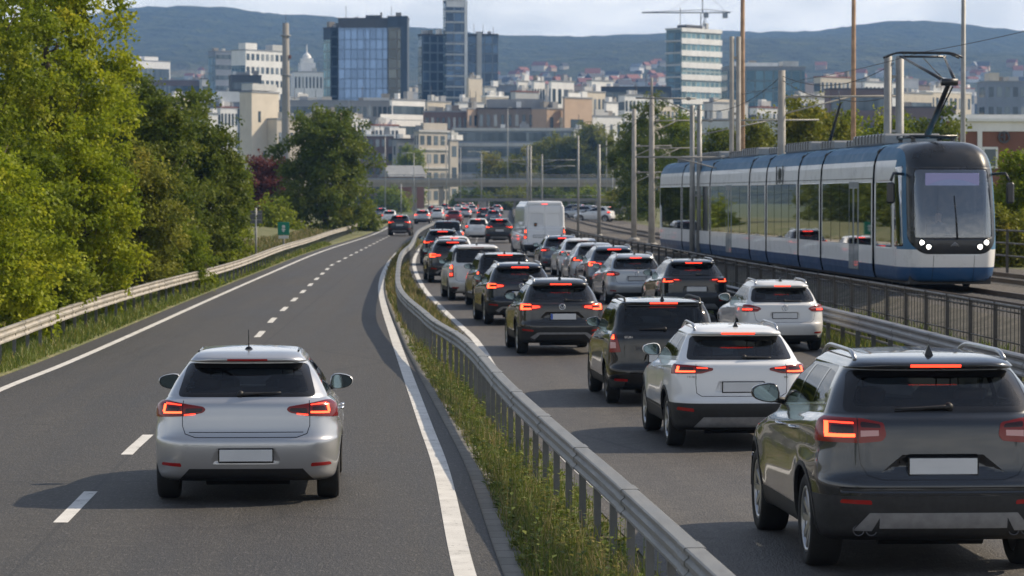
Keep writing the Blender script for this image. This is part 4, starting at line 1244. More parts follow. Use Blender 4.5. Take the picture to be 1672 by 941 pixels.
SP['touring'] = dict(SP['crossover'], H=1.58, hw=.90, belt=1.10, wtop=1.435, tg=.66, lampz=.99, paint='graphite_paint', cladding=.03, low_z=.55, cowl=1.0, bonnet=.88,
    rear_glass=[(-.70, 1.10), (.70, 1.10), (.60, 1.42), (-.60, 1.42)], dlo=[(.55, 1.14), (3.10, 1.04), (2.30, 1.44), (.86, 1.445)], side_glass=windows(.64, 1.10, 1.92, 2.95, True, 1.135, 1.415, .60, .18),
    lamps=[([(.40, 1.00), (.50, .94), (.97, .91), (.97, 1.075), (.80, 1.085), (.42, 1.04)], 'lamp')],
    strips=[([(.64, .945), (.84, .935), (.84, .968), (.64, .975)], 'strip'), ([(.80, .968), (.845, .968), (.83, 1.05), (.785, 1.055)], 'strip'), ([(.64, 1.03), (.80, 1.035), (.80, 1.055), (.64, 1.05)], 'strip'), ([(.46, .985), (.62, .965), (.62, 1.03), (.47, 1.02)], 'strip2')],
    brake=[(-.22, 1.438), (.22, 1.438), (.22, 1.458), (-.22, 1.458)], plate=(.02, .80, .265, .06), plate_blue=True, badge=1.0, dents=[([(-.52, .72), (.52, .72), (.34, .90), (-.34, .90)], .05, .035)],
    paint2=[[(-1.05, .2), (1.05, .2), (1.05, .58), (-1.05, .58)]], skid=[[(-.66, .37), (-.58, .33), (-.46, .44), (-.52, .47)], [(.58, .33), (.66, .37), (.52, .47), (.46, .44)], [(-.50, .435), (.50, .435), (.50, .475), (-.50, .475)]],
    reflector=[(.60, .49), (.82, .51), (.82, .545), (.61, .53)], mirror=(2.80, 1.14), handles=[(1.36, .97), (2.16, .95)], wiper=((.08, 1.135), (.42, 1.13)), letters=[], exhaust=[(.60, .34, .05)], mirror_mat='black_plastic', seams_r=[[(.0, .68), (.56, .68), (.632, .74), (.632, .91), (.628, 1.09)]])
SP['wagon'] = dict(SP['crossover'], H=1.50, hw=.89, belt=1.04, wtop=1.36, tg=.62, lampz=.92, paint='pearl_paint', cladding=0, low_z=.40, cowl=.97, bonnet=.84, clear=.21, wr=.32, ww=.215, glass_hw=.87, rake=.33,
    rear_glass=[(-.70, 1.045), (.70, 1.045), (.60, 1.348), (-.60, 1.348)], rg_r=.10, dlo=[(.50, 1.09), (3.10, .99), (2.28, 1.355), (.84, 1.36)], side_glass=windows(.60, 1.08, 1.90, 2.95, True, 1.08, 1.33, .62, .2),
    lamps=[([(.50, .91), (.58, .855), (.97, .845), (.97, 1.0), (.72, .995), (.54, .95)], 'lamp')], strips=[([(.68, .885), (.85, .88), (.85, .91), (.68, .915)], 'strip2'), ([(.56, .915), (.84, .93), (.84, .945), (.56, .932)], 'clear')],
    brake=[(-.17, 1.364), (.17, 1.364), (.17, 1.384), (-.17, 1.384)], plate=(0, .77, .26, .055), badge=.93, letters=[], skid=[], dents=[([(-.34, .69), (.34, .69), (.30, .85), (-.30, .85)], .03, .018)], paint2=[[(-.80, .15), (.80, .15), (.70, .36), (-.70, .36)]],
    reflector=[(.62, .39), (.80, .40), (.79, .43), (.63, .425)], mirror=(2.78, 1.08), handles=[(1.34, .90), (2.14, .88)], wiper=((.02, 1.075), (.38, 1.07)), seams_r=[[(.0, .63), (.55, .63), (.62, .68), (.655, .85), (.65, 1.0)]], seams_s=[[(1.15, 1.07), (1.1, .85), (1.2, .36)], [(1.92, 1.06), (1.92, .34)], [(2.98, 1.0), (3.0, .34)]], rails=(.55, 2.3, .54))
SP['compact'] = dict(SP['hatch'], taper_r=.045, H=1.50, hw=.86, belt=1.06, wtop=1.40, L=3.95, wheel_y=(.62, 3.12), rake=.28, paint='lightsilver_paint', rear_glass=[(-.60, 1.065), (.60, 1.065), (.54, 1.385), (-.54, 1.385)], rg_r=.10, glass_hw=.86,
    dlo=[(.55, 1.09), (2.85, 1.0), (2.1, 1.39), (.85, 1.40)], side_glass=windows(.62, .98, 1.68, 2.72, True, 1.09, 1.375, .60, .22),
    lamps=[([(.60, .90), (.66, .82), (.92, .81), (.92, 1.05), (.74, 1.06), (.64, 1.0)], 'lamp')], strips=[([(.68, .90), (.83, .89), (.83, .98), (.69, .99)], 'strip2')], brake=[(-.16, 1.402), (.16, 1.402), (.16, 1.424), (-.16, 1.424)], braking=True,
    plate=(0, .74, .26, .056), dents=[], reflector=[(.60, .36), (.76, .37), (.76, .40), (.60, .395)], seams_s=[[(1.0, 1.06), (.95, .8), (1.02, .35)], [(1.70, 1.05), (1.70, .32)], [(2.75, 1.0), (2.78, .32)]], handles=[(1.15, .90), (1.85, .88)], mirror=(2.55, 1.08), seat_y=1.9, mirror_mat='black_plastic',
    seams_r=[[(.0, .65), (.46, .65), (.56, .70), (.58, .84)]], antenna='fin', ant_y=.7)
SP['tall'] = dict(SP['mpv'], paint='pearl_paint', H=1.72, wtop=1.60, belt=1.13, L=4.2, wheel_y=(.62, 3.25), cladding=0, rear_glass=[(-.68, 1.16), (.68, 1.16), (.64, 1.585), (-.64, 1.585)], rg_r=.1,
    dlo=[(.32, 1.2), (3.1, 1.08), (2.40, 1.6), (.42, 1.6)], side_glass=windows(.38, 1.08, 1.90, 2.95, True, 1.19, 1.57, .6, .05),
    lamps=[([(.74, .72), (.95, .70), (.95, 1.12), (.76, 1.13)], 'lamp')], strips=[([(.78, .98), (.88, .98), (.88, 1.08), (.78, 1.08)], 'strip'), ([(.78, .76), (.88, .76), (.88, .84), (.78, .84)], 'strip2'), ([(.78, .87), (.88, .87), (.88, .95), (.78, .95)], 'clear')],
    rails=None, braking=False, mirror=(2.75, 1.15), mirror_mat='black_plastic', letters=[], seat_y=2.1, rim_mat='alloy', seams_s=[[(1.1, 1.18), (1.05, .9), (1.1, .4)], [(1.95, 1.15), (1.95, .4)], [(3.0, 1.08), (3.05, .4)]], handles=[(1.25, .95), (2.1, .93)], brake=[(-.2, 1.604), (.2, 1.604), (.2, 1.622), (-.2, 1.622)])

SP['van'] = dict(L=5.9, hw=1.0, H=2.62, belt=1.40, wtop=2.42, tg=.62, lampz=1.0, rake=.06, roof_hw=.86, glass_hw=.955, spoiler=.0, cowl=1.35, bonnet=1.2, clear=.30, ax=.12, ay=.14, bulge=.02, taper_r=.005,
    wheel_y=(1.0, 4.6), wr=.35, ww=.22, paint='van_paint', low_z=.45, rear_glass=None, side_glass=[[(4.0, 1.42), (4.95, 1.36), (4.6, 2.05), (4.0, 2.05)]],
    lamps=[([(.84, .86), (1.05, .86), (1.05, 1.40), (.86, 1.40)], 'lamp')], strips=[([(.88, 1.15), (.965, 1.15), (.965, 1.27), (.88, 1.27)], 'strip'), ([(.88, 1.02), (.96, 1.02), (.96, 1.12), (.88, 1.12)], 'clear'), ([(.88, .89), (.96, .89), (.96, .98), (.88, .98)], 'strip2')],
    lamp_y=.2, paint2=[[(-1.1, .2), (1.1, .2), (1.1, .60), (-1.1, .60)]], plate=(-.28, .98, .26, .058),
    dents=[([(.06, 1.25), (.76, 1.25), (.70, 2.05), (.06, 2.05)], .03, .02), ([(-.76, 1.25), (-.06, 1.25), (-.06, 2.05), (-.70, 2.05)], .03, .02)],
    seams_r=[[(0.0, .66), (0.0, 2.42)], [(.0, .66), (.82, .66), (.80, 1.5), (.74, 2.42), (0, 2.42)]], seams_s=[[(3.7, .5), (3.7, 2.2)], [(2.4, .5), (2.4, 2.2)]], handles=[(3.9, 1.15)], mirror=(4.75, 1.5), mirror_mat='black_plastic',
    spokes=6, rim_mat='dark_alloy', seat_y=3.8, seat_z=.75, brake=[(-.14, 0), (.14, 0), (.14, 0), (-.14, 0)], brake_z=2.46, door_latch=True)
# ================================================================= THE TRAFFIC
GQUE = 'cars queuing nose to tail on the right carriageway'
GLEFT = 'cars driving on the left carriageway'
protos = {}
def heading(f, y): return math.atan((f(y+4)-f(y))/4)
def lane_rz(f, y): return -heading(f, y)
def place(kind, px, py, label, group, lane, paint=None, left=False, rz=None, turn=None, scale=1.0, dx=0.0, cat='car', name=None, dark=None):
    """px = middle of the rear, py = where the rear wheels meet the road in the photo"""
    p = G(px, py) if left else GQ(px, py)
    s = SP[kind]; first = kind not in protos
    if first:
        protos[kind] = make_car(s, label, cat, group, name or ('suv' if kind in ('bigsuv', 'crossover', 'touring') else 'van' if kind == 'van' else 'car'))
        o = protos[kind]
    else:
        o = copy_tree(protos[kind]); tag(o, label, cat, group)
    a = lane_rz(lane, p.y) if rz is None else R(rz)
    if rz is None and not left: a += R(float(np.interp(p.y, [38, 50, 62, 120, 200], [0, 1.2, 2.4, 2.4, 0])))
    o.rotation_euler = (0, 0, a)
    back = s['wheel_y'][0]
    o.location = (p.x+dx+math.sin(a)*back, p.y-math.cos(a)*back, p.z)
    o.scale = (scale,)*3
    if not left:                                                # follow the slope of the road
        q = p.y+s['wheel_y'][1]-back
        o.rotation_euler.x = math.atan((hq(q)-hq(p.y))/(q-p.y))
    if paint and paint != s['paint']:
        for ob in [o]+list(o.children_recursive):
            for sl in getattr(ob, 'material_slots', []):
                if sl.material and sl.material.name == s['paint']:
                    sl.link = 'OBJECT'; sl.material = M[paint]
    return o
Q2 = lambda y: QL(y)
c = place('hatch', 407, 812, 'silver hatchback driving alone in the near left lane with its tail lights lit', GLEFT, lambda y: RL(y), left=True)
c = place('bigsuv', 1508, 921, 'large dark grey SUV with silver roof rails and twin exhausts, nearest car in the queue', GQUE, Q2, scale=1.035)
c = place('crossover', 1197, 727, 'white SUV with black lower bumper between the large dark grey SUV and black people carrier', GQUE, Q2)
c = place('mpv', 1078, 657, 'black people carrier with tall upright tail lights behind the white SUV', GQUE, Q2)
c = place('touring', 912, 577, 'charcoal SUV with round rear badge and chrome bumper strip beside the middle crash barrier', GQUE, Q2)
c = place('wagon', 1271, 572, 'pearl white estate car with red tail lights next to the right crash barrier', GQUE, Q2)
c = place('touring', 846, 529, 'dark navy SUV directly ahead of the charcoal SUV in the inner lane', GQUE, Q2, 'navy_paint')
c = place('crossover', 1128, 521, 'black SUV with bright tail lights below the middle of the tram, before the pearl estate', GQUE, Q2, 'black_paint', scale=1.0)
c = place('mpv', 822, 504, 'black people carrier with amber lit tail lights ahead of the navy SUV', GQUE, Q2, 'black_paint', scale=.97)
c = place('tall', 778, 490, 'white tall box-shaped car with upright tail lights in the inner lane', GQUE, Q2)
c = place('wagon', 1034, 496, 'light silver estate with white plate ahead of the black SUV in the outer lane', GQUE, Q2, 'lightsilver_paint')
c = place('touring', 1000, 480, 'steel blue SUV half hidden behind the light silver estate', GQUE, Q2, 'steel_paint')
c = place('hatch', 972, 466, 'silver hatchback squeezed between steel blue SUV and white hatchback in the outer lane', GQUE, Q2, 'lightsilver_paint')
c = place('hatch', 949, 453, 'white hatchback behind the pale blue estate in the outer lane', GQUE, Q2, 'white_paint')
c = place('wagon', 916, 444, 'pale blue grey estate right behind the white delivery van', GQUE, Q2, 'steel_paint')
c = place('van', 886, 420, 'white high-roofed delivery van with closed blank rear doors standing in the queue', GQUE, Q2, cat='van', rz=7.0, scale=1.07)
c = place('touring', 738, 461, 'dark grey SUV with one round red light showing, ahead of the white tall car', GQUE, Q2)
c = place('compact', 741, 446, 'small white car showing only its pale roof between two dark SUVs', GQUE, Q2, 'white_paint')
c = place('crossover', 722, 433, 'dark blue SUV farthest left in the inner queue lane beside the barrier end', GQUE, Q2, 'navy_paint')
c = place('tall', 731, 412, 'large grey boxy car with wide dark rear window ahead of the dark blue SUV', GQUE, Q2, 'steel_paint')
c = place('compact', 780, 392, 'small silver car with two bright orange tail lights to the left of the van', GQUE, Q2)
c = place('crossover', 815, 397, 'black SUV partly hidden by the left flank of the van', GQUE, Q2, 'black_paint')
c = place('crossover', 653, 385, 'small black SUV with bright red lights in the far bend of the left carriageway', GLEFT, RL, 'black_paint', left=True, rz=-1)
c = place('touring', 690, 366, 'grey SUV ahead of the small black SUV in the far bend', GLEFT, RL, 'lightsilver_paint', left=True, rz=-2)
c = place('compact', 636, 366, 'silver small car at the far left edge of the bend near the barrier end', GLEFT, RL, left=True, rz=-2)
far = [(716, 354, 'hatch', 'white_paint', 'tiny pale hatchback far away between two lines of red lights'), (734, 357, 'compact', 'maroon_paint', 'tiny dark red car far off in the jam'),
       (759, 358, 'touring', 'lightsilver_paint', 'tiny silver SUV with glowing red lights far off in the jam'), (790, 361, 'crossover', 'navy_paint', 'tiny dark blue car far off beside the van top corner'),
       (806, 365, 'wagon', 'steel_paint', 'tiny blue grey estate far off just left of the van roof'), (748, 348, 'compact', 'black_paint', 'tiny black car near the head of the jam'),
       (771, 350, 'hatch', 'silver_paint', 'tiny silver hatchback near the head of the jam'), (726, 345, 'wagon', 'navy_paint', 'tiny dark estate at the head of the jam by the grass bank'), (789, 347, 'van', 'van_paint', 'tiny white van at the head of the jam under the bridge'),
       (622, 358, 'wagon', 'steel_paint', 'tiny blue grey car half hidden by the barrier end and the round tree'), (706, 352, 'wagon', 'graphite_paint', 'tiny dark car far off beyond the grey SUV'),
       (741, 366, 'hatch', 'maroon_paint', 'tiny red hatchback behind the large grey boxy car'), (800, 356, 'hatch', 'maroon_paint', 'tiny wine red hatchback left of the van roof'), (768, 343, 'touring', 'white_paint', 'tiny white SUV at the very head of the jam'), (714, 360, 'compact', 'steel_paint', 'tiny blue grey car right of the grey SUV in the far bend'),
       (812, 350, 'touring', 'lightsilver_paint', 'tiny pale SUV just over the far end of the jam by the van'), (756, 343, 'compact', 'navy_paint', 'tiny navy car at the very head of the jam')]
for px, py, k, pt, lab in far:
    place(k, px, py, lab, 'far cars jammed under the bridge', Q2, pt, left=True, rz=random.uniform(-3, 0), cat='van' if k == 'van' else 'car')
for px, py, k, pt, rz, lab in [(932, 362, 'wagon', 'steel_paint', 60, 'blue grey parked estate right of the van beyond the tram tracks'), (951, 367, 'hatch', 'lightsilver_paint', 66, 'silver parked hatchback beyond the tram tracks beside the blue grey estate'), (975, 372, 'compact', 'white_paint', 70, 'white parked small car nearest the tram track among the parked cars')]:
    o = place(k, px, py, lab, 'cars parked beyond the tram tracks', Q2, pt, left=True, rz=rz)
    o.location.z = .55; o.location.x += 1.0
# ================================================================= TRAM
def wornpaint(name, c, spots, metal=0.0, rough=.35, k=.35, sc=2.2, coat=.25):
    t = NT(name); v = t.coords('Object'); n = t.noise(v, sc, 6, .7); n2 = t.noise(t.coords('Object', (1, 1, .35)), 1.1, 4)
    sep = t.new('SeparateXYZ'); t.lk(v, sep.inputs[0])
    f = t.ramp(n, [(.52, 0), (.70, 1)]); f = t.math('MULTIPLY', f, k)
    col = t.mixc(f, c, spots); col = t.mixc(t.math('MULTIPLY', n2, .25), col, tuple(x*.6 for x in c))
    M[name] = t.done(t.pr(col, t.ramp(n, [(.3, rough), (.7, rough+.25)]), metal, None, **{'Coat_Weight': coat}))
wornpaint('tram_white', (.80, .80, .79), (.28, .26, .23)); wornpaint('tram_blue', (.022, .085, .21), (.20, .17, .17), 0, .3, .45, 1.6); wornpaint('tram_roof_blue', (.055, .17, .30), (.12, .15, .18), 0, .5, .35, 2.2, .0)
wornpaint('tram_black', (.014, .016, .02), (.04, .04, .045), 0, .22, .3)
wornpaint('tram_silver', (.25, .28, .30), (.12, .12, .12), .4, .4, .3); wornpaint('roof_kit', (.28, .29, .30), (.14, .13, .12), 0, .6, .5, 3)
glass('tram_glass', (.10, .11, .11), 1.1, .015, .22); glass('tram_screen', (.82, .90, .94), 1.3, .03, .16)
t = NT('display_panel'); p = t.new('BsdfPrincipled'); p.inputs['Base Color'].default_value = (.10, .10, .2, 1); p.inputs['Roughness'].default_value = .2; p.inputs['Emission Color'].default_value = (.20, .21, .38, 1); p.inputs['Emission Strength'].default_value = .35
M['display_panel'] = t.done(p.outputs[0])
def tram():
    rz = math.atan(.07); y0 = 74.0
    root = empty('tram', (TR(y0), y0, TH), rz, 'long blue and white tram with raised pantograph on the tracks beyond the railing', 'tram')
    prof = [(.17, 1.13), (.34, 1.18), (.52, 1.20), (.525, 1.2), (.96, 1.20), (2.60, 1.20), (3.0, 1.175), (3.13, 1.15), (3.135, 1.15), (3.36, 1.06), (3.50, .90), (3.56, .70), (3.60, .35), (3.60, 0)]
    bounds = [0, 4.2, 12.05, 15.95, 22.1, 25.7, 35.2, 43.2, 50.4]
    doors = {1: [6.9], 5: [30.4], 6: [39.2]}
    for i in range(len(bounds)-1):
        a, b = bounds[i]+.13, bounds[i+1]-.13
        if i == 0: a = .0
        if i > 0:
            mb = MB(); V = []; Q = []
            rows = prof
            for sg in (1, -1):
                for k in range(len(rows)-1):
                    (z0, x0), (z1, x1) = rows[k], rows[k+1]
                    zc = (z0+z1)/2; m = 1 if zc < .52 else (2 if zc > 3.13 else 0)
                    mb.add([(sg*x0, a, z0), (sg*x0, b, z0), (sg*x1, b, z1), (sg*x1, a, z1)], [(0, 1, 2, 3)], m, True)
            for yy in (a, b): mb.add([(x, yy, z) for z, x in rows]+[(-x, yy, z) for z, x in rows[::-1]], [list(range(2*len(rows)))], 3)
            car = mb.build('carriage', [M['tram_white'], M['tram_blue'], M['tram_roof_blue'], M['gloss_black']], root)
            for sg in (1, -1):
                ds = doors.get(i, []); cuts = [a+.16]
                for d in ds: cuts += [d-.72, d+.72]
                cuts.append(b-.16)
                for j in range(0, len(cuts), 2):
                    if cuts[j+1]-cuts[j] > .3:
                        w = MB(); w.span((sg*1.185, cuts[j], .98), (sg*1.207, cuts[j+1], 2.60), 0, .01); fr = w.build('window', M['tram_glass'], car)
                        n_ = max(1, int((cuts[j+1]-cuts[j])/1.35))
                        for q in range(1, n_):
                            yq = cuts[j]+(cuts[j+1]-cuts[j])*q/n_; m_ = MB(); m_.span((sg*1.2, yq-.03, .99), (sg*1.210, yq+.03, 2.59)); m_.build('glazing_bar', M['gloss_black'], car)
                for d in ds:
                    for e in (-1, 1):
                        w = MB(); w.span((sg*1.19, d+e*.35-.335, .32), (sg*1.215, d+e*.35+.335, 2.62), 0, .01); dr = w.build('door', M['tram_silver'], car)
                        w = MB(); w.span((sg*1.21, d+e*.35-.22, .98), (sg*1.221, d+e*.35+.22, 2.45), 0, .01); w.build('door_window', M['tram_glass'], car)
                m_ = MB(); m_.span((sg*1.17, a+.02, 2.68), (sg*1.196, b-.02, 2.70)); m_.build('trim_line', M['tram_black'], car)
            g = MB(); g.span((-1.08, b-.01, .32), (1.08, b+.27, 3.44), 0, .05)
            if i < len(bounds)-2: g.build('gangway', M['rubber'], root)
        # running gear and roof boxes
    g = MB(); g.span((-1.08, 4.05, .32), (1.08, 4.35, 3.44), 0, .05); g.build('gangway', M['rubber'], root)
    for yc in (2.9, 14.0, 24.0, 39.5, 48.0):
        b = MB(); b.span((-.95, yc-1.1, .12), (.95, yc+1.1, .45), 0, .08)
        for dy in (-.85, .85):
            for sg in (-1, 1): b.lathe([(0, -.06), (.30, -.06), (.31, .04), (.33, .07), (0, .07)], 20, 'x', (sg*.72, yc+dy, .31))
        b.build('bogie', M['black_plastic'], root)
    b = MB(); b.span((-1.0, .5, .10), (1.0, 50.1, .30)); b.build('underframe', M['black_plastic'], root)
    for (a, b_, w, h_) in [(5.2, 9.6, 1.5, .26), (10.0, 11.6, 1.2, .18), (13.0, 15.2, 1.4, .22), (16.6, 21.3, 1.5, .26), (22.8, 25.2, 1.3, .2), (27, 30.5, 1.5, .25), (31, 34.4, 1.3, .2), (36, 41.8, 1.5, .25), (44, 48.6, 1.4, .22)]:
        m = MB(); m.span((-w/2, a, 3.56), (w/2, b_, 3.60+h_), 0, .05)
        for q in np.arange(a+.3, b_-.2, .45): m.span((-w/2-.01, q, 3.62), (w/2+.01, q+.06, 3.585+h_), 1)
        m.build('roof_unit', [M['roof_kit'], M['black_plastic']], root)
    # ---- driver's cab: rings in plan, cut into mask, screen, lamps
    rows = [(.17, .34, 1.10), (.24, .24, 1.15), (.40, .14, 1.18), (.60, .075, 1.19), (.80, .03, 1.195), (1.05, .0, 1.2), (1.4, .03, 1.2), (1.9, .12, 1.2), (2.5, .27, 1.195), (2.85, .38, 1.185), (3.1, .50, 1.155), (3.33, .68, 1.07), (3.50, .95, .90), (3.58, 1.30, .66), (3.60, 1.8, .30), (3.60, 2.1, .0)]
    rows = catmull([(z, y, w) for z, y, w in rows], 5)
    bm = bmesh.new(); nR, nC, nS = 12, 14, 12; L = 4.07; ring = []
    for z, yr, w in rows:
        ax = min(.42, w*.8+.0005); ay = min(1.15, (L-yr)*.6); col = []
        for i in range(nR): col.append(((w-ax)*i/nR, yr))
        for i in range(nC):
            q = PI/2*i/nC; col.append((w-ax+ax*math.sin(q), yr+ay*(1-math.cos(q))))
        for i in range(nS+1): col.append((w, yr+ay+(L-yr-ay)*i/nS))
        ring.append([(x, y+.16*(x/max(w, .01))**2*(1 if y < yr+.01 else max(0, 1-(y-yr)/ay)), z) for x, y in col])
    for sg in (1, -1):
        g = [[bm.verts.new((sg*x, y, z)) for x, y, z in c] for c in ring]
        for i in range(len(ring)-1):
            for j in range(len(ring[0])-1):
                q = [g[i][j], g[i][j+1], g[i+1][j+1], g[i+1][j]]
                bm.faces.new(q if sg > 0 else q[::-1])
    bmesh.ops.remove_doubles(bm, verts=bm.verts, dist=.0006); bmesh.ops.dissolve_degenerate(bm, dist=1e-5, edges=bm.edges)
    for f in bm.faces: f.smooth = True
    bm.normal_update()
    if sum(f.normal.z for f in bm.faces if f.calc_center_median().z > 3.55) < 0: bmesh.ops.reverse_faces(bm, faces=bm.faces); bm.normal_update()
    C = Cutter(bm); Y = 3.0
    bm.normal_update()
    for f in C.region([(Vector((0, 0, .52)), Vector((0, 0, 1)))], lambda f, p: True): f[C.pid] = 0
    C.tagf(C.region([(Vector((0, 0, .52)), Vector((0, 0, 1)))], lambda f, p: True), 'blue')
    C.tagf(C.region([(Vector((0, 0, 3.13)), Vector((0, 0, -1)))], lambda f, p: True), 'roof')
    C.rear([(-1.3, .95), (1.3, .95), (1.3, 3.7), (-1.3, 3.7)], 'pillar', 1.45)
    C.rear(rpoly([(-.80, .84), (.80, .84), (1.08, 1.15), (1.07, 2.2), (1.03, 3.14), (-1.03, 3.14), (-1.07, 2.2), (-1.08, 1.15)], .25, 6), 'mask', 1.5)
    C.rear(rpoly([(-1.04, 2.95), (1.04, 2.95), (.96, 3.7), (-.96, 3.7)], .02, 2), 'brow', 2.3, .5)
    C.rear(rpoly([(-.96, 1.22), (.96, 1.22), (.90, 2.90), (-.90, 2.90)], .10, 5), 'screen', 1.4)
    for sg in (1, -1):
        C.side(rpoly([(.62, 1.02), (1.42, 1.0), (1.46, 2.95), (.95, 2.98)], .06), 'cab_glass', sg, .3, .2)
        C.side(rpoly([(1.75, .98), (3.85, .98), (3.85, 2.60), (1.75, 2.60)], .03), 'win', sg, .3, .2)
        f = (lambda q: q) if sg > 0 else mir
    C.line_rear([(-.50, .2), (-.50, .80)], .012); C.line_rear([(.50, .2), (.50, .80)], .012)
    for sg in (1, -1): C.line_side([(1.30, .2), (1.30, .95)], sg, .012)
    bm.normal_update()
    gr = {}
    for f in bm.faces: gr.setdefault(C.names[f[C.pid]], []).append(f)
    ref = bm.copy(); bmesh.ops.triangulate(ref, faces=ref.faces); tree = BVHTree.FromBMesh(ref)
    ids = {v: k for k, v in C.names.items()}
    slot = {ids.get('body', 0): 0, ids['blue']: 1, ids['roof']: 2, ids['pillar']: 2, ids.get('seam', -1): 3, ids['brow']: 3}
    allf = [f for nm in ('body', 'blue', 'roof', 'pillar', 'seam', 'brow') for f in gr.get(nm, [])]
    cab = link('cab', take(bm, allf, 'cab', [M['tram_white'], M['tram_blue'], M['tram_roof_blue'], M['tram_black']], None, None, 0, .04, lambda f: slot.get(f[C.pid], 0)), root)
    link('front_mask', take(bm, gr['mask'], 'front_mask', [M['tram_black']], None, None, .004, .03), cab)
    link('windscreen', take(bm, gr['screen'], 'windscreen', [M['tram_screen']], None, None, .003, .02), cab)
    for nm in ('cab_glass', 'win'):
        for isl in islands(gr[nm]): link('window', take(bm, isl, 'window', [M['tram_glass']], None, None, .003, .02), cab)
    def yat(x, z):
        h = tree.ray_cast(Vector((x, -2, z)), Vector((0, 1, 0))); return h[0].y if h[0] else .3
    for sg in (1, -1):
        for (x, z) in ((.62, 1.02), (.78, 1.12)):
            y = yat(sg*x, z); b = MB(); b.lathe([(0, -.035), (.045, -.025), (.055, .0), (.09, .0), (.09, .06)], 18, 'y', (sg*x, y, z)); 
            hl = b.build('headlight', M['headlamp'], cab)
            b = MB(); b.lathe([(.068, -.02), (.095, -.015), (.10, .05)], 18, 'y', (sg*x, y, z)); b.build('bezel', M['gloss_black'], cab)
    b = MB(); b.span((-.66, yat(0, 2.68)-.012, 2.50), (.66, yat(0, 2.68)+.02, 2.80), 0, .01); b.build('destination_display', M['display_panel'], cab)
    y = yat(0, 1.08); b = MB(); b.tube([(-.10, y-.02, 1.03), (0, y-.02, 1.12), (.10, y-.02, 1.03)], .014, 5); b.tube([(-.045, y-.02, 1.03), (0, y-.02, 1.075), (.045, y-.02, 1.03)], .012, 5); b.build('front_emblem', M['alloy'], cab)
    b = MB(); b.tube([(.06, yat(.06, 1.2)-.03, 1.2), (.05, yat(.05, 1.7)-.03, 1.7), (.02, yat(.02, 2.25)-.03, 2.25)], [.022, .018, .012], 6); b.build('wiper', M['gloss_black'], cab)
    for sg in (1, -1):
        b = MB(); b.tube([(sg*1.10, .85, 2.78), (sg*1.38, .62, 2.80), (sg*1.46, .55, 2.62)], .035, 8); b.box((sg*1.47, .50, 2.32), (.20, .10, .52), 0, None, .05); b.build('mirror', M['tram_black'], cab)
    # cab interior
    b = MB(); b.span((-1.0, .55, .9), (1.0, 1.05, 1.30), 0, .08); b.span((-1.1, 2.6, .4), (1.1, 2.66, 3.2)); b.build('dashboard', M['black_plastic'], cab)
    b = MB(); b.span((-.25, 1.75, .75), (.25, 2.2, .87), 0, .05); b.span((-.24, 2.18, .8), (.24, 2.30, 1.75), 0, .05); b.span((-.08, 1.9, .3), (.08, 2.05, .8)); b.build('driver_seat', M['seat_fabric'], cab)
    # emblem on the flank
    b = MB(); x = -1.202; yc, zc = 19.4, 2.86
    for dy in (-.62, .62): b.span((x-.012, yc+dy-.05, zc-.26), (x+.01, yc+dy+.05, zc+.30)); b.span((x-.011, yc+dy-math.copysign(.13, dy)-.06, zc-.26), (x+.01, yc+dy-math.copysign(.02, dy), zc-.16))
    b.lathe([(.15, -.014), (.24, -.014), (.24, .01), (.15, .01)], 18, 'x', (x+.005, yc, zc), 0, False, True)
    for dy in (-.2, -.07, .07, .2): b.span((x-.013, yc+dy-.035, zc-.10), (x+.01, yc+dy+.03, zc+.12))
    b.span((x-.010, yc-.55, zc-.20), (x+.01, yc+.55, zc-.13)); b.build('side_emblem', M['tram_black'], root)
    # raised pantograph
    b = MB(); yb = 3.4
    for sx in (-.55, .55): b.tube([(sx, yb-.9, 3.72), (sx, yb+.9, 3.72)], .04, 6)
    for dy in (-.8, 0, .8): b.tube([(-.6, yb+dy, 3.74), (.6, yb+dy, 3.74)], .035, 6)
    for sx in (-.5, .5):
        for dy in (-.8, .8): b.lathe([(.06, 3.58), (.075, 3.62), (.05, 3.65), (.075, 3.68), (.05, 3.72)], 10, 'z', (sx, yb+dy, 0))
    pan = b.build('pantograph', M['tram_black'], root)
    kn = Vector((0, .7, 5.02)); hd = Vector((0, 3.9, 5.78))
    b = MB(); b.tube([(0, yb-.1, 3.76), kn], [.085, .06], 8); b.tube([(.12, yb+.3, 3.76), kn+Vector((.1, .1, -.12))], .022, 6); b.lathe([(0, -.2), (.09, -.2), (.09, .2), (0, .2)], 12, 'x', kn); b.build('lower_arm', M['tram_black'], pan)
    b = MB()
    for sx in (-.55, .55): b.tube([kn+Vector((sx*.25, 0, .04)), hd+Vector((sx, 0, 0))], [.045, .03], 7)
    b.tube([kn+Vector((0, .25, -.02)), hd+Vector((0, -.1, -.04))], .014, 5); b.tube([hd+Vector((-.6, 0, 0)), hd+Vector((.6, 0, 0))], .03, 6); b.build('upper_arm', M['tram_black'], pan)
    b = MB()
    for dy in (-.18, .18):
        b.tube([hd+Vector((x, dy, .10-.22*max(0, abs(x)-.62)**1.5*2.6)) for x in np.linspace(-.98, .98, 17)], .028, 6)
    for sx in (-.45, .45): b.tube([hd+Vector((sx, -.2, .08)), hd+Vector((sx, .2, .08))], .02, 5)
    b.build('contact_bow', M['tram_black'], pan)
    b = MB(); b.tube([(-.3, 16.0, 3.7), (-.2, 14.6, 4.9)], [.06, .035], 6); b.tube([(-.2, 14.6, 4.9), (-.2, 14.9, 5.3)], .015, 5); b.build('roof_pole', M['tram_black'], root)
    return root
TRAM = tram()
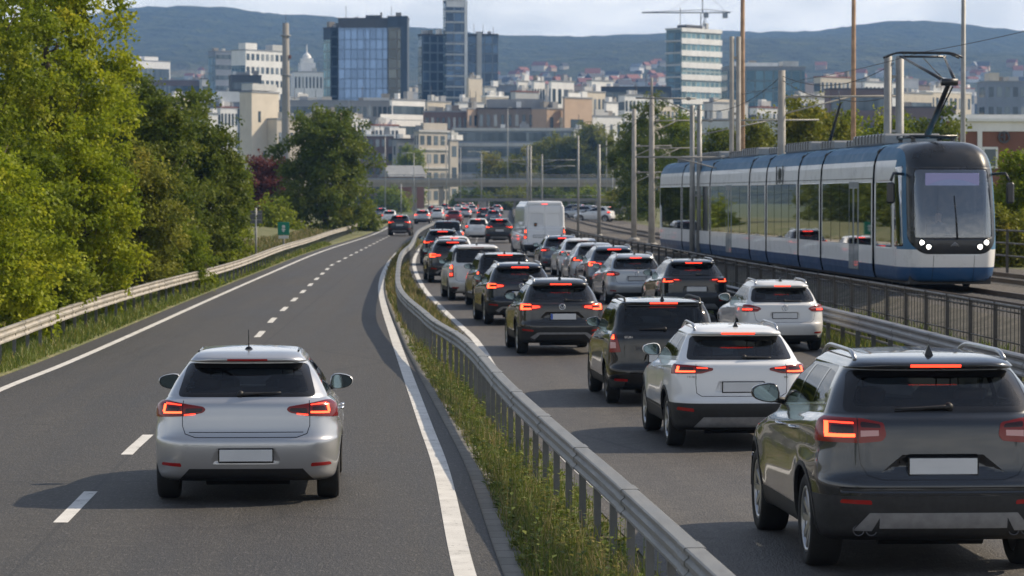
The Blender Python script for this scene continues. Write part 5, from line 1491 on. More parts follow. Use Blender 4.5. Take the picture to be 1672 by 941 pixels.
# ---- the driver: one skinned figure seated behind the screen
plain('jacket', (.03, .04, .07), .8); plain('skin', (.42, .25, .18), .5); plain('hair', (.03, .022, .018), .7)
def skin_fig(name, joints, edges, mats, root_i):
    me = bpy.data.meshes.new(name); me.from_pydata([j[0] for j in joints], edges, []); o = link(name, me)
    o.modifiers.new('skin', 'SKIN'); 
    for i, j in enumerate(joints): me.skin_vertices[0].data[i].radius = (j[1], j[1]*(j[2] if len(j) > 2 else 1)); 
    for i in range(len(joints)): me.skin_vertices[0].data[i].use_root = (i == root_i)
    sd = o.modifiers.new('s', 'SUBSURF'); sd.levels = sd.render_levels = 2
    dg = bpy.context.evaluated_depsgraph_get(); dg.update(); m2 = bpy.data.meshes.new_from_object(o.evaluated_get(dg)); o.modifiers.clear(); o.data = m2
    for m in mats: m2.materials.append(m)
    return o
def driver():
    J = [((0, 0, .0), .16, .8), ((0, .02, .25), .15, .75), ((0, .0, .46), .165, .65), ((0, -.01, .57), .07), ((0, -.03, .66), .075), ((0, -.045, .75), .098, 1.1), ((0, -.035, .84), .075),
         ((.20, 0, .47), .075), ((.25, -.12, .24), .056), ((.20, -.38, .22), .042), ((.17, -.47, .23), .04),
         ((-.20, 0, .47), .075), ((-.25, -.12, .24), .056), ((-.20, -.38, .22), .042), ((-.17, -.47, .23), .04),
         ((.11, -.22, -.02), .09), ((.13, -.46, -.03), .07), ((.13, -.48, -.42), .05), ((-.11, -.22, -.02), .09), ((-.13, -.46, -.03), .07), ((-.13, -.48, -.42), .05)]
    E = [(0, 1), (1, 2), (2, 3), (3, 4), (4, 5), (5, 6), (2, 7), (7, 8), (8, 9), (9, 10), (2, 11), (11, 12), (12, 13), (13, 14), (0, 15), (15, 16), (16, 17), (0, 18), (18, 19), (19, 20)]
    o = skin_fig('person', J, E, [M['jacket'], M['skin']], 0)
    for p in o.data.polygons:
        c = p.center; p.use_smooth = True
        if c.z > .585 or (c.y < -.42 and c.z > .1): p.material_index = 1
    rzv = Matrix.Rotation(math.atan(.07), 4, 'Z')
    o.matrix_world = Matrix.Translation(TRAM.location) @ rzv @ Matrix.Translation((0, 1.98, 1.02))
    tag(o, 'tram driver in a dark jacket seated behind the windscreen of the tram', 'person')
    h = MB(); h.lathe([(0, .905), (.06, .895), (.095, .85), (.105, .79), (.09, .74)], 16, 'z', (0, -.01, 0)); h.build('hair', M['hair'], o)
    f = MB(); f.lathe([(0, -.03), (.018, -.015), (.022, .02)], 8, 'y', (0, -.15, .735))
    for sx in (-.035, .035): f.lathe([(0, -.012), (.012, 0), (.0, .012)], 8, 'y', (sx, -.135, .77))
    f.build('face_features', M['skin'], o)
driver()
# ================================================================= TREES
def leaf_mat(name, stops, tr=.35):
    t = NT(name); g = t.new('NewGeometry'); v = t.coords('Object')
    at = t.new('Attribute', attribute_name='tint'); c = t.ramp(at.outputs['Fac'], stops)
    d = t.pr(c, .5, 0, None, **{'Specular_IOR_Level': .12}); tl = t.new('BsdfTranslucent'); t.lk(c, tl.inputs[0])
    mx = t.new('MixShader'); mx.inputs[0].default_value = tr; t.lk(d, mx.inputs[1]); t.lk(tl.outputs[0], mx.inputs[2])
    M[name] = t.done(mx.outputs[0])
leaf_mat('leaf_bright', [(0, (0.122, 0.179, 0.012)), (.5, (0.262, 0.314, 0.019)), (.85, (0.384, 0.397, 0.029)), (1, (0.512, 0.461, 0.048))], .45)
leaf_mat('leaf_mid', [(0, (0.087, 0.134, 0.012)), (.5, (0.186, 0.237, 0.020)), (.9, (0.288, 0.314, 0.032)), (1, (0.422, 0.371, 0.054))], .45)
leaf_mat('leaf_olive', [(0, (0.096, 0.122, 0.019)), (.5, (0.186, 0.205, 0.029)), (.9, (0.294, 0.282, 0.043)), (1, (0.422, 0.346, 0.060))], .4)
leaf_mat('leaf_dark', [(0, (0.059, 0.090, 0.013)), (.5, (0.113, 0.151, 0.020)), (.9, (0.186, 0.207, 0.030)), (1, (0.269, 0.237, 0.043))], .4)
leaf_mat('leaf_lone', [(0, (0.064, 0.100, 0.017)), (.5, (0.122, 0.164, 0.024)), (.9, (0.198, 0.224, 0.036)), (1, (0.282, 0.256, 0.048))], .4)
leaf_mat('leaf_maroon', [(0, (.075, .024, .022)), (.5, (.15, .048, .040)), (1, (.22, .09, .05))])
leaf_mat('leaf_yellow', [(0, (0.098, 0.124, 0.014)), (.5, (0.195, 0.208, 0.023)), (1, (0.351, 0.286, 0.040))])
plain('bark', (.075, .06, .045), .95, 0, .4, 4, .5)

def crown_mesh(name, blobs, per_m2, leaf, seed, mat, squash=1.0):
    """twigs of leaves over the shells of many clumps; uneven outline, gaps between the clumps"""
    rg = np.random.default_rng(seed); V = []; k_ = 0
    C = np.array([b[:3] for b in blobs], float); Rr = np.array([b[3:6] for b in blobs], float)
    cs = []; ns = []
    tint = []
    for c, r in zip(C, Rr):
        area = 4*PI*((r[0]*r[1])**1.6/3+(r[0]*r[2])**1.6/3+(r[1]*r[2])**1.6/3)**(1/1.6)
        m_ = 16; n = max(5, int(area*per_m2*1.15/m_)); d = rg.normal(size=(n, 3)); d[:, 2] = d[:, 2]*.9+.12; d /= np.linalg.norm(d, axis=1)[:, None]
        p = c+d*r*(1.02-.34*rg.random(n)**1.5)[:, None]
        inside = np.zeros(n, bool)
        for c2, r2 in zip(C, Rr):
            if c2 is c: continue
            inside |= (((p-c2)/(r2*.72))**2).sum(1) < 1
        keep = (~inside) | (rg.random(n) < .12)
        p, d = p[keep], d[keep]; n = len(p)
        if n == 0: continue
        # a spray is a flat drooping fan of twigs pointing outwards
        out = d*np.array([1, 1, .55])+np.array([0, 0, -.22]); out /= np.linalg.norm(out, axis=1)[:, None]
        sd_ = np.cross(out, np.array([0, 0, 1.0])+rg.normal(size=(n, 3))*.25); sd_ /= np.linalg.norm(sd_, axis=1)[:, None]+1e-6; up_ = np.cross(sd_, out)
        R_ = leaf*4.6*(.6+.8*rg.random(n))
        a_ = rg.random((n, m_))**.8; b_ = rg.normal(size=(n, m_))*.42*(1.15-a_); e_ = rg.normal(size=(n, m_))*.10
        q = p[:, None]+(out[:, None]*(a_*1.25-.45)[..., None]+sd_[:, None]*b_[..., None]*1.5+up_[:, None]*(e_-.18*a_**2)[..., None])*R_[:, None, None]
        cs.append(q.reshape(-1, 3)); ns.append(np.repeat(out, m_, 0)); tint.append(np.repeat(rg.random(n)*.62+.38*rg.random(), m_))
    T = np.concatenate(tint)
    P = np.concatenate(cs); N = np.concatenate(ns); m = len(P)
    k = 11
    tw = rg.normal(size=(m, 3))*.35+N+np.array([0, 0, -.15]); tw /= np.linalg.norm(tw, axis=1)[:, None]
    tl = leaf*(2.2+2.5*rg.random(m))
    s = rg.random((m, k))
    base = P[:, None, :]+tw[:, None, :]*(s*tl[:, None])[..., None]+rg.normal(size=(m, k, 3))*leaf*.55
    ld = tw[:, None, :]*.5+rg.normal(size=(m, k, 3))*.75+np.array([0, 0, -.25]); ld /= np.linalg.norm(ld, axis=2)[..., None]
    sd = np.cross(ld, rg.normal(size=(m, k, 3))+np.array([0, 0, 1.2])); sd /= np.linalg.norm(sd, axis=2)[..., None]+1e-6
    L = (leaf*(.65+.7*rg.random((m, k))))[..., None]; W = L*.36
    v0 = base; v1 = base+ld*L*.45+sd*W; v2 = base+ld*L; v3 = base+ld*L*.45-sd*W
    V = np.stack([v0, v1, v2, v3], 2).reshape(-1, 3)
    Q = np.arange(len(V)).reshape(-1, 4)
    me = raw_mesh(name, V, Q, M[mat])
    tt = np.clip(T[:, None]*.75+.25*rg.random((m, k)), 0, 1).astype(np.float32).ravel()
    at = me.attributes.new('tint', 'FLOAT', 'POINT'); at.data.foreach_set('value', np.repeat(tt, 4))
    return me

def blobs_for(w, d, h, z0, seed, n=26, shape='round', size=.26):
    """clumps filling a crown of width w, depth d between z0 and z0+h"""
    rg = random.Random(seed); out = []
    for i in range(n):
        t = (i+.5)/n if shape != 'hedge' else rg.random()
        if shape == 'round': rad = math.sin(PI*(.10+.86*t))**.62
        elif shape == 'cone': rad = (1-t*.93)**.75
        elif shape == 'oval': rad = math.sin(PI*(.16+.80*t))**.8
        else: rad = 1
        a = i*2.399+rg.uniform(-.4, .4); q = rg.uniform(.30, .92)**.6*rad
        s = size*rg.uniform(.65, 1.25)*(1-.35*t)
        x = math.cos(a)*q*w/2*(1-s*.6); y = math.sin(a)*q*d/2*(1-s*.6); z = z0+h*(.05+.90*t)
        out.append((x, y, z, s*w*.62, s*d*.62, s*h*.42+.25))
    return out

def tree(label, px, ptop, y, width_px, z0=0.0, mat='leaf_mid', shape='round', leaf=.13, dens=9.0, seed=1, name='tree', crown_from=.12, group=None, n=26, size=.27, dx=0.0, depth=None):
    s = F/y; x = AT(px, 400, y).x+dx; top = AT(px, ptop, y).z; w = width_px/s; h = top-z0
    root = empty(name, (x, y, z0), 0, label, 'tree' if name == 'tree' else 'shrub', group)
    zc = h*crown_from
    bl = blobs_for(w, depth or w, h-zc, zc, seed, n, shape, size)
    me = crown_mesh('crown', bl, dens, leaf, seed, mat)
    link('crown', me, root)
    rg = random.Random(seed+5); b = MB(); r0 = max(.06, h*.022)
    pts = [(0, 0, -.4)]; 
    for k in range(1, 6): pts.append((rg.uniform(-.05, .05)*w, rg.uniform(-.05, .05)*w, h*.82*k/5))
    b.tube(pts, [r0*1.2, r0, r0*.82, r0*.6, r0*.4, r0*.15], 8)
    for q in bl[::2]:
        zz = max(zc*.7, q[2]-h*.14); f = min(1, zz/(h*.82)); i = min(4, int(f*5)); p = Vector(pts[i]).lerp(Vector(pts[i+1]), f*5-i)
        e = Vector(q[:3]); m_ = p.lerp(e, .5)+Vector((0, 0, -.05*h)); b.tube([p, m_, e], [r0*.4*(1-f*.6), r0*.25*(1-f*.6), r0*.06], 5)
    b.build('trunk', M['bark'], root)
    return root
GT = 'trees along the left roadside'
tree('tall bright green broadleaf tree whose top leaves the picture at the upper left corner', 84, -95, 80, 285, .6, 'leaf_bright', 'round', 0.116, 19.2, 11, group=GT, crown_from=.05, n=48, size=.24)
tree('broad leafy tree at the left edge of the picture with shaded inner branches', -60, -120, 72, 330, .6, 'leaf_mid', 'round', 0.112, 17.5, 12, group=GT, crown_from=.05, n=44, size=.24)
tree('yellow green bushy tree low at the left edge right behind the pale barrier', -24, 262, 62, 236, .3, 'leaf_bright', 'oval', 0.095, 21.0, 13, group=GT, crown_from=.0, n=34)
tree('yellowish young tree beside the tall bright tree, reaching down to the barrier', 136, 205, 76, 168, .4, 'leaf_bright', 'oval', 0.099, 21.0, 14, group=GT, crown_from=.0, n=36, size=.24)
tree('olive green young tree with pale leaves overlapping the dark wood', 226, 262, 90, 130, .4, 'leaf_olive', 'oval', 0.103, 21.0, 15, group=GT, crown_from=.0, n=34, size=.24)
tree('dark green full tree behind the olive young tree', 262, 152, 112, 150, .6, 'leaf_dark', 'round', 0.129, 15.8, 16, group=GT, crown_from=.02, n=40, size=.25)
tree('dark green tree with a stepped crown in front of the pale concrete building', 330, 202, 120, 122, .5, 'leaf_dark', 'round', 0.129, 16.6, 17, group=GT, crown_from=.0, n=40, size=.25)
tree('smaller mid green tree at the end of the roadside wood near the road sign', 370, 272, 134, 54, .4, 'leaf_mid', 'oval', 0.129, 15.8, 18, group=GT, crown_from=.0, n=30)
tree('yellow green shrub under the dark trees halfway along the barrier', 286, 378, 96, 104, .3, 'leaf_mid', 'oval', 0.095, 21.0, 19, name='shrub', group=GT, crown_from=.0, n=26)
tree('light green shrub near the barrier, between the olive tree and the road sign', 352, 388, 122, 56, .3, 'leaf_bright', 'oval', 0.103, 19.2, 20, name='shrub', group=GT, crown_from=.0, n=24)
tree('green shrub at the foot of the tall bright tree', 62, 398, 68, 128, .3, 'leaf_mid', 'oval', 0.095, 21.0, 21, name='shrub', group=GT, crown_from=.0, n=26)
tree('round dark green tree standing alone on the lawn left of the bridge', 530, 182, 236, 150, .0, 'leaf_lone', 'round', .22, 8, 22, crown_from=.10, n=46, size=.24)
tree('small dark red leaved tree between the roadside wood and the round lone tree', 433, 262, 262, 62, .0, 'leaf_maroon', 'oval', .24, 6, 23, crown_from=.05, n=24)
tree('low green bush on the lawn below the dark red tree', 448, 345, 226, 60, 0, 'leaf_mid', 'oval', .2, 6, 24, name='shrub', crown_from=0, n=14)
tree('low bush under the right side of the round lone tree', 586, 346, 262, 26, 0, 'leaf_dark', 'oval', .22, 6, 25, name='shrub', crown_from=0, n=14)
for i, (X, y, h, w, lab) in enumerate([(-19, 150, 9, 9, 'dark tree deep in the left wood, first behind the stepped dark crown'), (-24, 172, 9.5, 10, 'dark tree deep in the left wood, second behind the stepped dark crown'), (-26, 196, 9, 10, 'dark tree deep in the left wood towards the dark red tree'), (-32, 215, 10, 11, 'dark tree in the far back of the left wood'), (-35, 250, 10, 12, 'dark tree at the rear end of the left wood near the cream tower'), (-18.5, 128, 8, 8, 'dark tree right behind the front row of the left wood')]):
    tree(lab, CX+X*F/y, YH-(h-CAMH)*F/y, y, w*F/y, .3, 'leaf_dark', 'round', .2, 7, 80+i, group=GT, crown_from=.0, n=26)
# right side and middle distance
GM = 'trees in the middle distance before the city'
def far_tree(label, px, ptop, y, w, mat, shape='round', seed=1, **k):
    return tree(label, px, ptop, y, w, .3, mat, shape, max(.20, y*.00062), k.pop('dens', 5.5 if y > 300 else 6.5), seed, group=GM, crown_from=.04, n=k.pop('n', 26), **k)
far_tree('tall dark poplar-like tree behind the catenary masts left of the tram', 1062, 158, 300, 84, 'leaf_dark', 'oval', 31)
far_tree('dark green tree leaning out to the left below the tall poplar-like tree', 1030, 205, 310, 70, 'leaf_dark', 'round', 32)
far_tree('dark green tree between the tall poplar-like tree and the tram tail', 1112, 185, 285, 80, 'leaf_mid', 'oval', 33)
far_tree('broad olive tree in front of the long grey building, left of the slim masts', 905, 225, 745, 86, 'leaf_olive', 'round', 34)
far_tree('green tree in front of the white end wall of the long grey building', 968, 212, 740, 84, 'leaf_olive', 'round', 35)
far_tree('yellowing low tree above the bridge near the twin lamp post', 812, 262, 745, 60, 'leaf_yellow', 'round', 36)
far_tree('yellow green low tree above the bridge left of the olive tree', 858, 256, 735, 50, 'leaf_yellow', 'round', 37)
far_tree('small green tree in front of the stepped cream house', 668, 244, 750, 28, 'leaf_mid', 'oval', 38)
far_tree('yellow topped poplar behind the tram roof, right of the twin mast', 1308, 172, 170, 48, 'leaf_yellow', 'oval', 41, dens=6)
far_tree('second yellow green poplar behind the tram roof', 1350, 190, 176, 46, 'leaf_yellow', 'oval', 42, dens=6)
far_tree('green bush showing over the middle of the tram roof', 1385, 200, 190, 50, 'leaf_mid', 'round', 43, dens=5)
far_tree('green tree behind the rear of the tram roof', 1170, 218, 200, 64, 'leaf_dark', 'round', 44, dens=5)
far_tree('olive tree behind the tram roof between two masts', 1232, 212, 195, 56, 'leaf_olive', 'round', 45, dens=5)
far_tree('dark shrubby tree behind the pantograph', 1450, 192, 165, 66, 'leaf_mid', 'round', 46, dens=6)
far_tree('dark shrubby tree in front of the brick station building', 1530, 194, 160, 60, 'leaf_dark', 'round', 47, dens=6)
tree('dark green shrub with yellow sprays beyond the railing right of the tram front', 1668, 268, 112, 90, .5, 'leaf_mid', 'oval', .13, 9, 48, name='shrub', crown_from=0, n=32)
tree('low yellow green bush at the foot of the railing right of the tram', 1650, 362, 108, 60, .5, 'leaf_yellow', 'oval', .12, 9, 49, name='shrub', crown_from=0, n=18)
GB = 'bushes on the grass bank below the bridge'
for i, (px, pt, y, w, mt, lab) in enumerate([(640, 312, 640, 44, 'leaf_mid', 'leftmost green bush under the bridge beside the round lone tree'), (770, 319, 680, 60, 'leaf_dark', 'dark bush under the bridge behind the street lamp'),
        (840, 318, 680, 60, 'leaf_olive', 'olive bush under the bridge left of the van'), (905, 316, 640, 60, 'leaf_dark', 'dark bush under the bridge above the van roof'), (965, 314, 600, 60, 'leaf_mid', 'green bush under the bridge between the slim masts'), (1018, 320, 420, 60, 'leaf_yellow', 'yellow green bush beside the track wall left of the tram')]):
    far_tree(lab, px, pt, y, w, mt, 'oval', 60+i, name='shrub', n=16)

# unseen trees added behind the camera to darken reflections in car bodies and windows
src = [o for o in COL.objects if o.name.startswith('tree') and o.parent is None and o.get('group') == GT][:6]
for i, (x, y, k) in enumerate([(-16, -20, 0), (-19, -38, 5), (-15, -58, 1), (-8, -95, 2), (3, -110, 4), (16, -100, 5), (27, -82, 0), (24, -55, 2), (31, -30, 4), (-27, -85, 0), (34, -100, 1)]):
    o = copy_tree(src[k % len(src)]); o.location = (x, y, 0); o.rotation_euler.z = i*1.3; s_ = 10.5/max(6, src[k % len(src)].children[0].dimensions.z); o.scale = (s_, s_, s_)
    tag(o, f'tree behind the viewpoint beside the road, mirrored in the car rears', 'tree', 'trees behind the viewpoint')
# ================================================================= CITY, BRIDGE, MASTS
def wall(name, c, var=.15, rough=.85, sc=.25):
    t = NT(name); v = t.coords('Object'); st = t.coords('Object', (1.2, 1.2, .12))
    f = t.math('ADD', t.math('MULTIPLY', t.noise(v, sc, 5, .7), .6), t.math('MULTIPLY', t.noise(st, .8, 4), .4))
    M[name] = t.done(t.pr(t.ramp(f, [(.3, tuple(x*(1-var) for x in c)), (.7, tuple(min(1, x*(1+var)) for x in c))]), rough)); return M[name]
for nm, c in dict(w_cream=(.62, .55, .44), w_white=(.80, .79, .76), w_grey=(.30, .305, .31), w_light=(.52, .52, .50), w_dark=(.085, .085, .09), w_brown=(.22, .18, .15), w_peach=(.48, .35, .25), w_brick=(.22, .10, .07), w_bluegrey=(.24, .27, .32),
                  w_maroon=(.17, .12, .11), roof_red=(.24, .09, .06), roof_dark=(.07, .065, .065), roof_grey=(.26, .27, .28), w_concrete=(.28, .26, .23), w_pale_concrete=(.36, .31, .25), w_stucco=(.47, .43, .37), w_navy=(.05, .07, .10), w_teal=(.25, .36, .36)).items(): wall(nm, c)
def curtain(name, c, mull, bw, rh, ms, rough=.10, vary=.5):
    t = NT(name); v = t.coords('Object')
    s = t.new('SeparateXYZ'); t.lk(v, s.inputs[0]); cmb = t.new('CombineXYZ'); t.lk(t.math('ADD', s.outputs[0], s.outputs[1]), cmb.inputs[0]); t.lk(s.outputs[2], cmb.inputs[1])
    b = t.new('TexBrick', offset=0.0); b.inputs['Scale'].default_value = 1; b.inputs['Brick Width'].default_value = bw; b.inputs['Row Height'].default_value = rh; b.inputs['Mortar Size'].default_value = ms; b.inputs['Bias'].default_value = 0
    b.inputs['Color1'].default_value = (*[x*(1-vary) for x in c], 1); b.inputs['Color2'].default_value = (*[x*(1+vary) for x in c], 1); b.inputs['Mortar'].default_value = (*mull, 1)
    t.lk(cmb.outputs[0], b.inputs['Vector'])
    M[name] = t.done(t.pr(b.outputs['Color'], t.ramp(b.outputs['Fac'], [(0, rough), (1, .6)]), t.ramp(b.outputs['Fac'], [(0, .55), (1, .1)]))); return M[name]
curtain('glass_blue', (.17, .26, .42), (.16, .22, .32), 2.2, 3.4, .16, .12, .22)
curtain('glass_teal', (.06, .12, .16), (.15, .20, .22), 3.0, 3.4, .30, .12, .4)
curtain('glass_bronze', (.11, .12, .11), (.17, .15, .12), 3.2, 3.4, .30, .15, .4)
curtain('glass_navy', (.05, .09, .15), (.16, .20, .25), 3.0, 3.5, .30, .1, .5)
curtain('glass_green', (.16, .26, .28), (.28, .34, .34), 2.4, 3.2, .35, .15, .4)
t = NT('window_glass'); g = t.new('ObjectInfo'); c = t.ramp(g.outputs['Random'], [(0, (.035, .05, .06)), (.5, (.07, .095, .11)), (.8, (.16, .20, .22)), (1, (.34, .35, .34))])
M['window_glass'] = t.done(t.pr(c, .12, .2))
t = NT('ribbon_glass'); v = t.coords('Object'); sc_ = t.new('Mapping'); sc_.inputs['Scale'].default_value = (1, 1, .02); t.lk(v, sc_.inputs[0]); n = t.new('TexVoronoi', Scale=.8); t.lk(sc_.outputs[0], n.inputs['Vector']); c = t.ramp(n.outputs['Color'], [(.2, (.04, .06, .07)), (.6, (.09, .12, .14)), (.9, (.22, .26, .27))])
M['ribbon_glass'] = t.done(t.pr(c, .15, .2))

BASE = -.42
def building(label, xl, xc, xr, ytop, d, th, wallm, right=None, left=None, depth=14.0, roof='roof_grey', parts=(), group=None, name='office_building', floors=None, cat='building', ground_z=None, boxes=()):
    """corner nearest the camera at photo column xc; the right face runs to xr, the left face back to xl"""
    k_ = 1.0
    if d > 201:
        d2 = 780+(d-330)*.5 if d < 1000 else d+115
        k_ = d2/d; d = d2; depth *= k_
    s = F/d; P = AT(xc, ytop, d); a = R(th); gz = BASE if ground_z is None else ground_z; H = P.z-gz
    Lr = max(1, (xr-xc)/s/math.cos(a)); Ll = (xc-xl)/s/math.sin(a) if xc-xl > .5 and th > .5 else depth
    root = empty(name, (P.x, d, gz), a, label, cat, group)
    b = MB(); b.span((0, 0, 0), (Lr, Ll, H)); b.build('wall', M[wallm], root)
    b = MB(); b.span((-.15, -.15, H-.05), (Lr+.15, Ll+.15, H+.35)); b.build('roof', M[roof], root)
    def face(side, spec):
        if not spec: return
        kind = spec[0]; Lf = Lr if side == 'r' else Ll
        def bx(u0, u1, z0, z1, e0=-.02, e1=.06):
            m = MB()
            if side == 'r': m.span((u0, -e1, z0), (u1, -e0, z1))
            else: m.span((-e1, u0, z0), (-e0, u1, z1))
            return m
        if kind == 'ribbon':
            _, n, z0, frac, mat = spec; fh = (H-z0)/n; m_ = .03*Lf
            for k in range(n): bx(m_, Lf-m_, z0+fh*(k+.5-frac/2), z0+fh*(k+.5+frac/2)).build('window_band', M[mat], root)
        elif kind == 'slab':                                    # projecting pale parapets between glass storeys
            _, n, z0, frac, mat = spec; fh = (H-z0)/n
            for k in range(n+1): bx(-.25, Lf+.25, z0+fh*k-fh*frac/2, min(H+.3, z0+fh*k+fh*frac/2), -.02, .35).build('parapet', M[mat], root)
        elif kind == 'grid':
            _, n, nx, z0, fw, fhh, mat = spec; fh = (H-z0)/n; cw = Lf/nx
            m = bx(-cw*fw/2, cw*fw/2, -fh*fhh/2, fh*fhh/2); me = m.mesh('window', M[mat])
            for k in range(n):
                for j in range(nx):
                    o = link('window', me, root); u = cw*(j+.5); z = z0+fh*(k+.5)
                    o.location = (u, 0, z) if side == 'r' else (0, u, z)
        elif kind == 'curtain': bx(.2, Lf-.2, spec[1], H-spec[2]).build('glass_front', M[spec[3]], root)
        elif kind == 'list':
            for (u, z, w_, h_) in spec[1]: bx(u*Lf-w_*k_/2, u*Lf+w_*k_/2, H-(z+h_/2)*k_, H-(z-h_/2)*k_).build('window', M['window_glass'], root)
    for sp_ in (right if right and isinstance(right[0], tuple) else [right]): face('r', sp_)
    for sp_ in (left if left and isinstance(left[0], tuple) else [left]): face('l', sp_)
    if d > 300:                                                  # small things standing on every roof
        q = random.Random(int(xc*7+ytop*13))
        for _ in range(q.randrange(2, 5)):
            m = MB(); u, v = q.uniform(.08, .85)*Lr, q.uniform(.05, .5)*Ll; w_ = q.uniform(.6, 2.6); hh_ = q.uniform(.8, 2.2)
            if q.random() < .3: m.tube([(u, v, H), (u, v, H+q.uniform(2.5, 5))], .09, 5); m.build('aerial', M['w_dark'], root)
            else: m.span((u, v, H+.2), (u+w_, v+1.5, H+.35+hh_)); m.build('roof_unit', M[q.choice(['w_light', 'w_grey', 'w_concrete', 'w_white'])], root)
    for (nm, x0, y0, z0, x1, y1, z1, mt) in boxes:                # in fractions of the footprint, metres above the roof
        m = MB(); m.span((x0*Lr, y0*Ll, H+z0*k_), (x1*Lr, y1*Ll, H+z1*k_)); m.build(nm, M[mt], root)
    return root, Lr, Ll, H
RB = 'ribbon_glass'; WG = 'window_glass'
# --- left group
building('white low office block far left against the wooded hill', 205, 222, 272, 99, 1500, 46, 'w_white', ('ribbon', 5, 4, .45, RB), ('ribbon', 5, 4, .45, RB), boxes=[('roof_box', .3, .2, 0, .7, .8, 2.2, 'w_white')])
building('long dull brown block in front of the white office at the far left', 236, 240, 345, 131, 1250, 10, 'w_maroon', ('ribbon', 6, 5, .4, RB), depth=20)
building('pale blue grey slab on the left flank of the white high-rise', 338, 352, 380, 84, 1160, 35, 'w_bluegrey', ('ribbon', 14, 3, .4, RB), ('curtain', 3, 2, 'glass_teal'))
building('white grid fronted high-rise behind the concrete chimney', 376, 401, 466, 82, 1100, 50, 'w_white', ('grid', 11, 9, 4, .62, .5, WG), ('curtain', 30, 6, 'glass_teal'), boxes=[('lift_tower', .0, .0, 0, .26, .5, 2.6, 'w_white'), ('lift_tower', .62, .0, 0, .90, .5, 2.4, 'w_light')])
building('squat dark grey block in front of the white high-rise', 370, 378, 426, 124, 1000, 12, 'w_dark', ('ribbon', 6, 4, .35, RB), depth=14, roof='roof_dark', boxes=[('roof_box', .2, .2, 0, .55, .7, 1.3, 'w_grey')])
def chimney():
    d = 700; P = AT(466.5, 38, d); H = P.z-BASE; root = empty('chimney', (P.x, d, BASE), 0, 'tall slim concrete chimney between the white high-rise and the domed building', 'chimney')
    b = MB(); b.lathe([(1.15, 0), (.92, H*.6), (.72, H), (.5, H), (.5, H-2)], 20); b.build('shaft', M['w_concrete'], root)
    for z in (H*.72, H*.93): b = MB(); b.lathe([(.85, z), (1.2, z), (1.2, z+.25), (.85, z+.25)], 16); b.build('gallery', M['w_grey'], root)
    b = MB(); b.tube([(0, 0, H-1), (0, 0, H+2.6)], .05, 5); b.build('lightning_rod', M['w_dark'], root)
    b = MB(); b.box((.95, -.3, H*.82), (.6, .5, .8)); b.build('warning_light', M['w_brick'], root)
chimney()
root, Lr, Ll, H = building('white classical building with a small domed lantern tower', 473, 480, 532, 118, 1200, 15, 'w_white', ('grid', 6, 9, 4, .5, .55, WG), depth=16)
b = MB(); cx, cy = Lr*.48, 6
b.span((cx-3.2, cy-3, H), (cx+3.2, cy+3, H+4.2)); b.span((cx-2.4, cy-2.4, H+4.2), (cx+2.4, cy+2.4, H+6.2)); b.lathe([(2.0, H+6.2), (1.8, H+7.2), (1.0, H+8.2), (.25, H+8.8), (.12, H+12), (0, H+12.4)], 16, 'z', (cx, cy, 0)); b.build('lantern_tower', M['w_white'], root)
# --- glass towers
building('dark teal glass wing on the left side of the blue glass tower', 527, 540, 556, 46, 930, 40, 'w_navy', ('curtain', 3, 1, 'glass_navy'), ('curtain', 3, 4, 'glass_green'), roof='roof_dark')
building('broad blue glass office tower with a dark crown storey', 552, 552, 633, 31, 905, 0, 'w_dark', ('curtain', 3, 3.2, 'glass_blue'), depth=18, roof='roof_dark', boxes=[('roof_box', .54, .2, 0, .85, .8, 1.3, 'w_dark'), ('glazing_post', .545, -.012, -26, .555, .0, -3, 'w_navy'), ('aerial', .55, .3, 1, .552, .31, 4.6, 'w_dark')])
building('bronze glass shaft with navy edge on the right side of the blue glass tower', 633, 633, 665, 28, 900, 0, 'w_navy', [('curtain', 3, 3.6, 'glass_bronze')], depth=16, roof='roof_dark', boxes=[('edge_fin', .66, -.03, -27, 1.0, .0, .3, 'w_navy'), ('aerial', .15, .3, 0, .17, .31, 3.6, 'w_dark')])
building('lower left slab of the twin dark blue glass tower', 682, 689, 726, 57, 1010, 20, 'w_navy', ('curtain', 2, .6, 'glass_navy'), ('curtain', 2, .6, 'glass_teal'), roof='roof_dark')
building('slim tallest dark blue glass tower with white top and pale right corner', 723, 728, 758, 1, 1000, 14, 'w_navy', [('curtain', 2, 2.2, 'glass_navy'), ('slab', 18, 4, .16, 'w_light')], ('curtain', 2, 1, 'glass_teal'), roof='w_white', boxes=[('crown_sign', .02, -.04, -2.1, .98, .0, .3, 'w_white'), ('corner_strip', 1.0, -.05, -62, 1.16, .4, .2, 'w_white'), ('aerial', .3, .4, 0, .32, .42, 6, 'w_dark')])
building('right wing of the dark blue glass tower with a white lift strip', 764, 764, 813, 57, 1020, 0, 'w_navy', ('curtain', 2, .6, 'glass_navy'), depth=15, roof='roof_dark', boxes=[('lift_strip', .30, -.05, -50, .46, .0, .8, 'w_light'), ('roof_box', .25, .2, 0, .5, .6, 1.2, 'w_grey')])
building('white banded high-rise with bluish left side standing alone under the crane', 1089, 1113, 1182, 47, 800, 46, 'w_teal', [('curtain', 2, .5, 'glass_green'), ('slab', 14, 3, .46, 'w_white')], [('curtain', 2, .5, 'glass_teal'), ('slab', 14, 3, .14, 'w_light')], roof='roof_grey', boxes=[('roof_box', .2, .2, 0, .6, .8, 1.2, 'w_dark'), ('aerial', .0, .1, 0, .012, .11, 5.5, 'w_dark')])
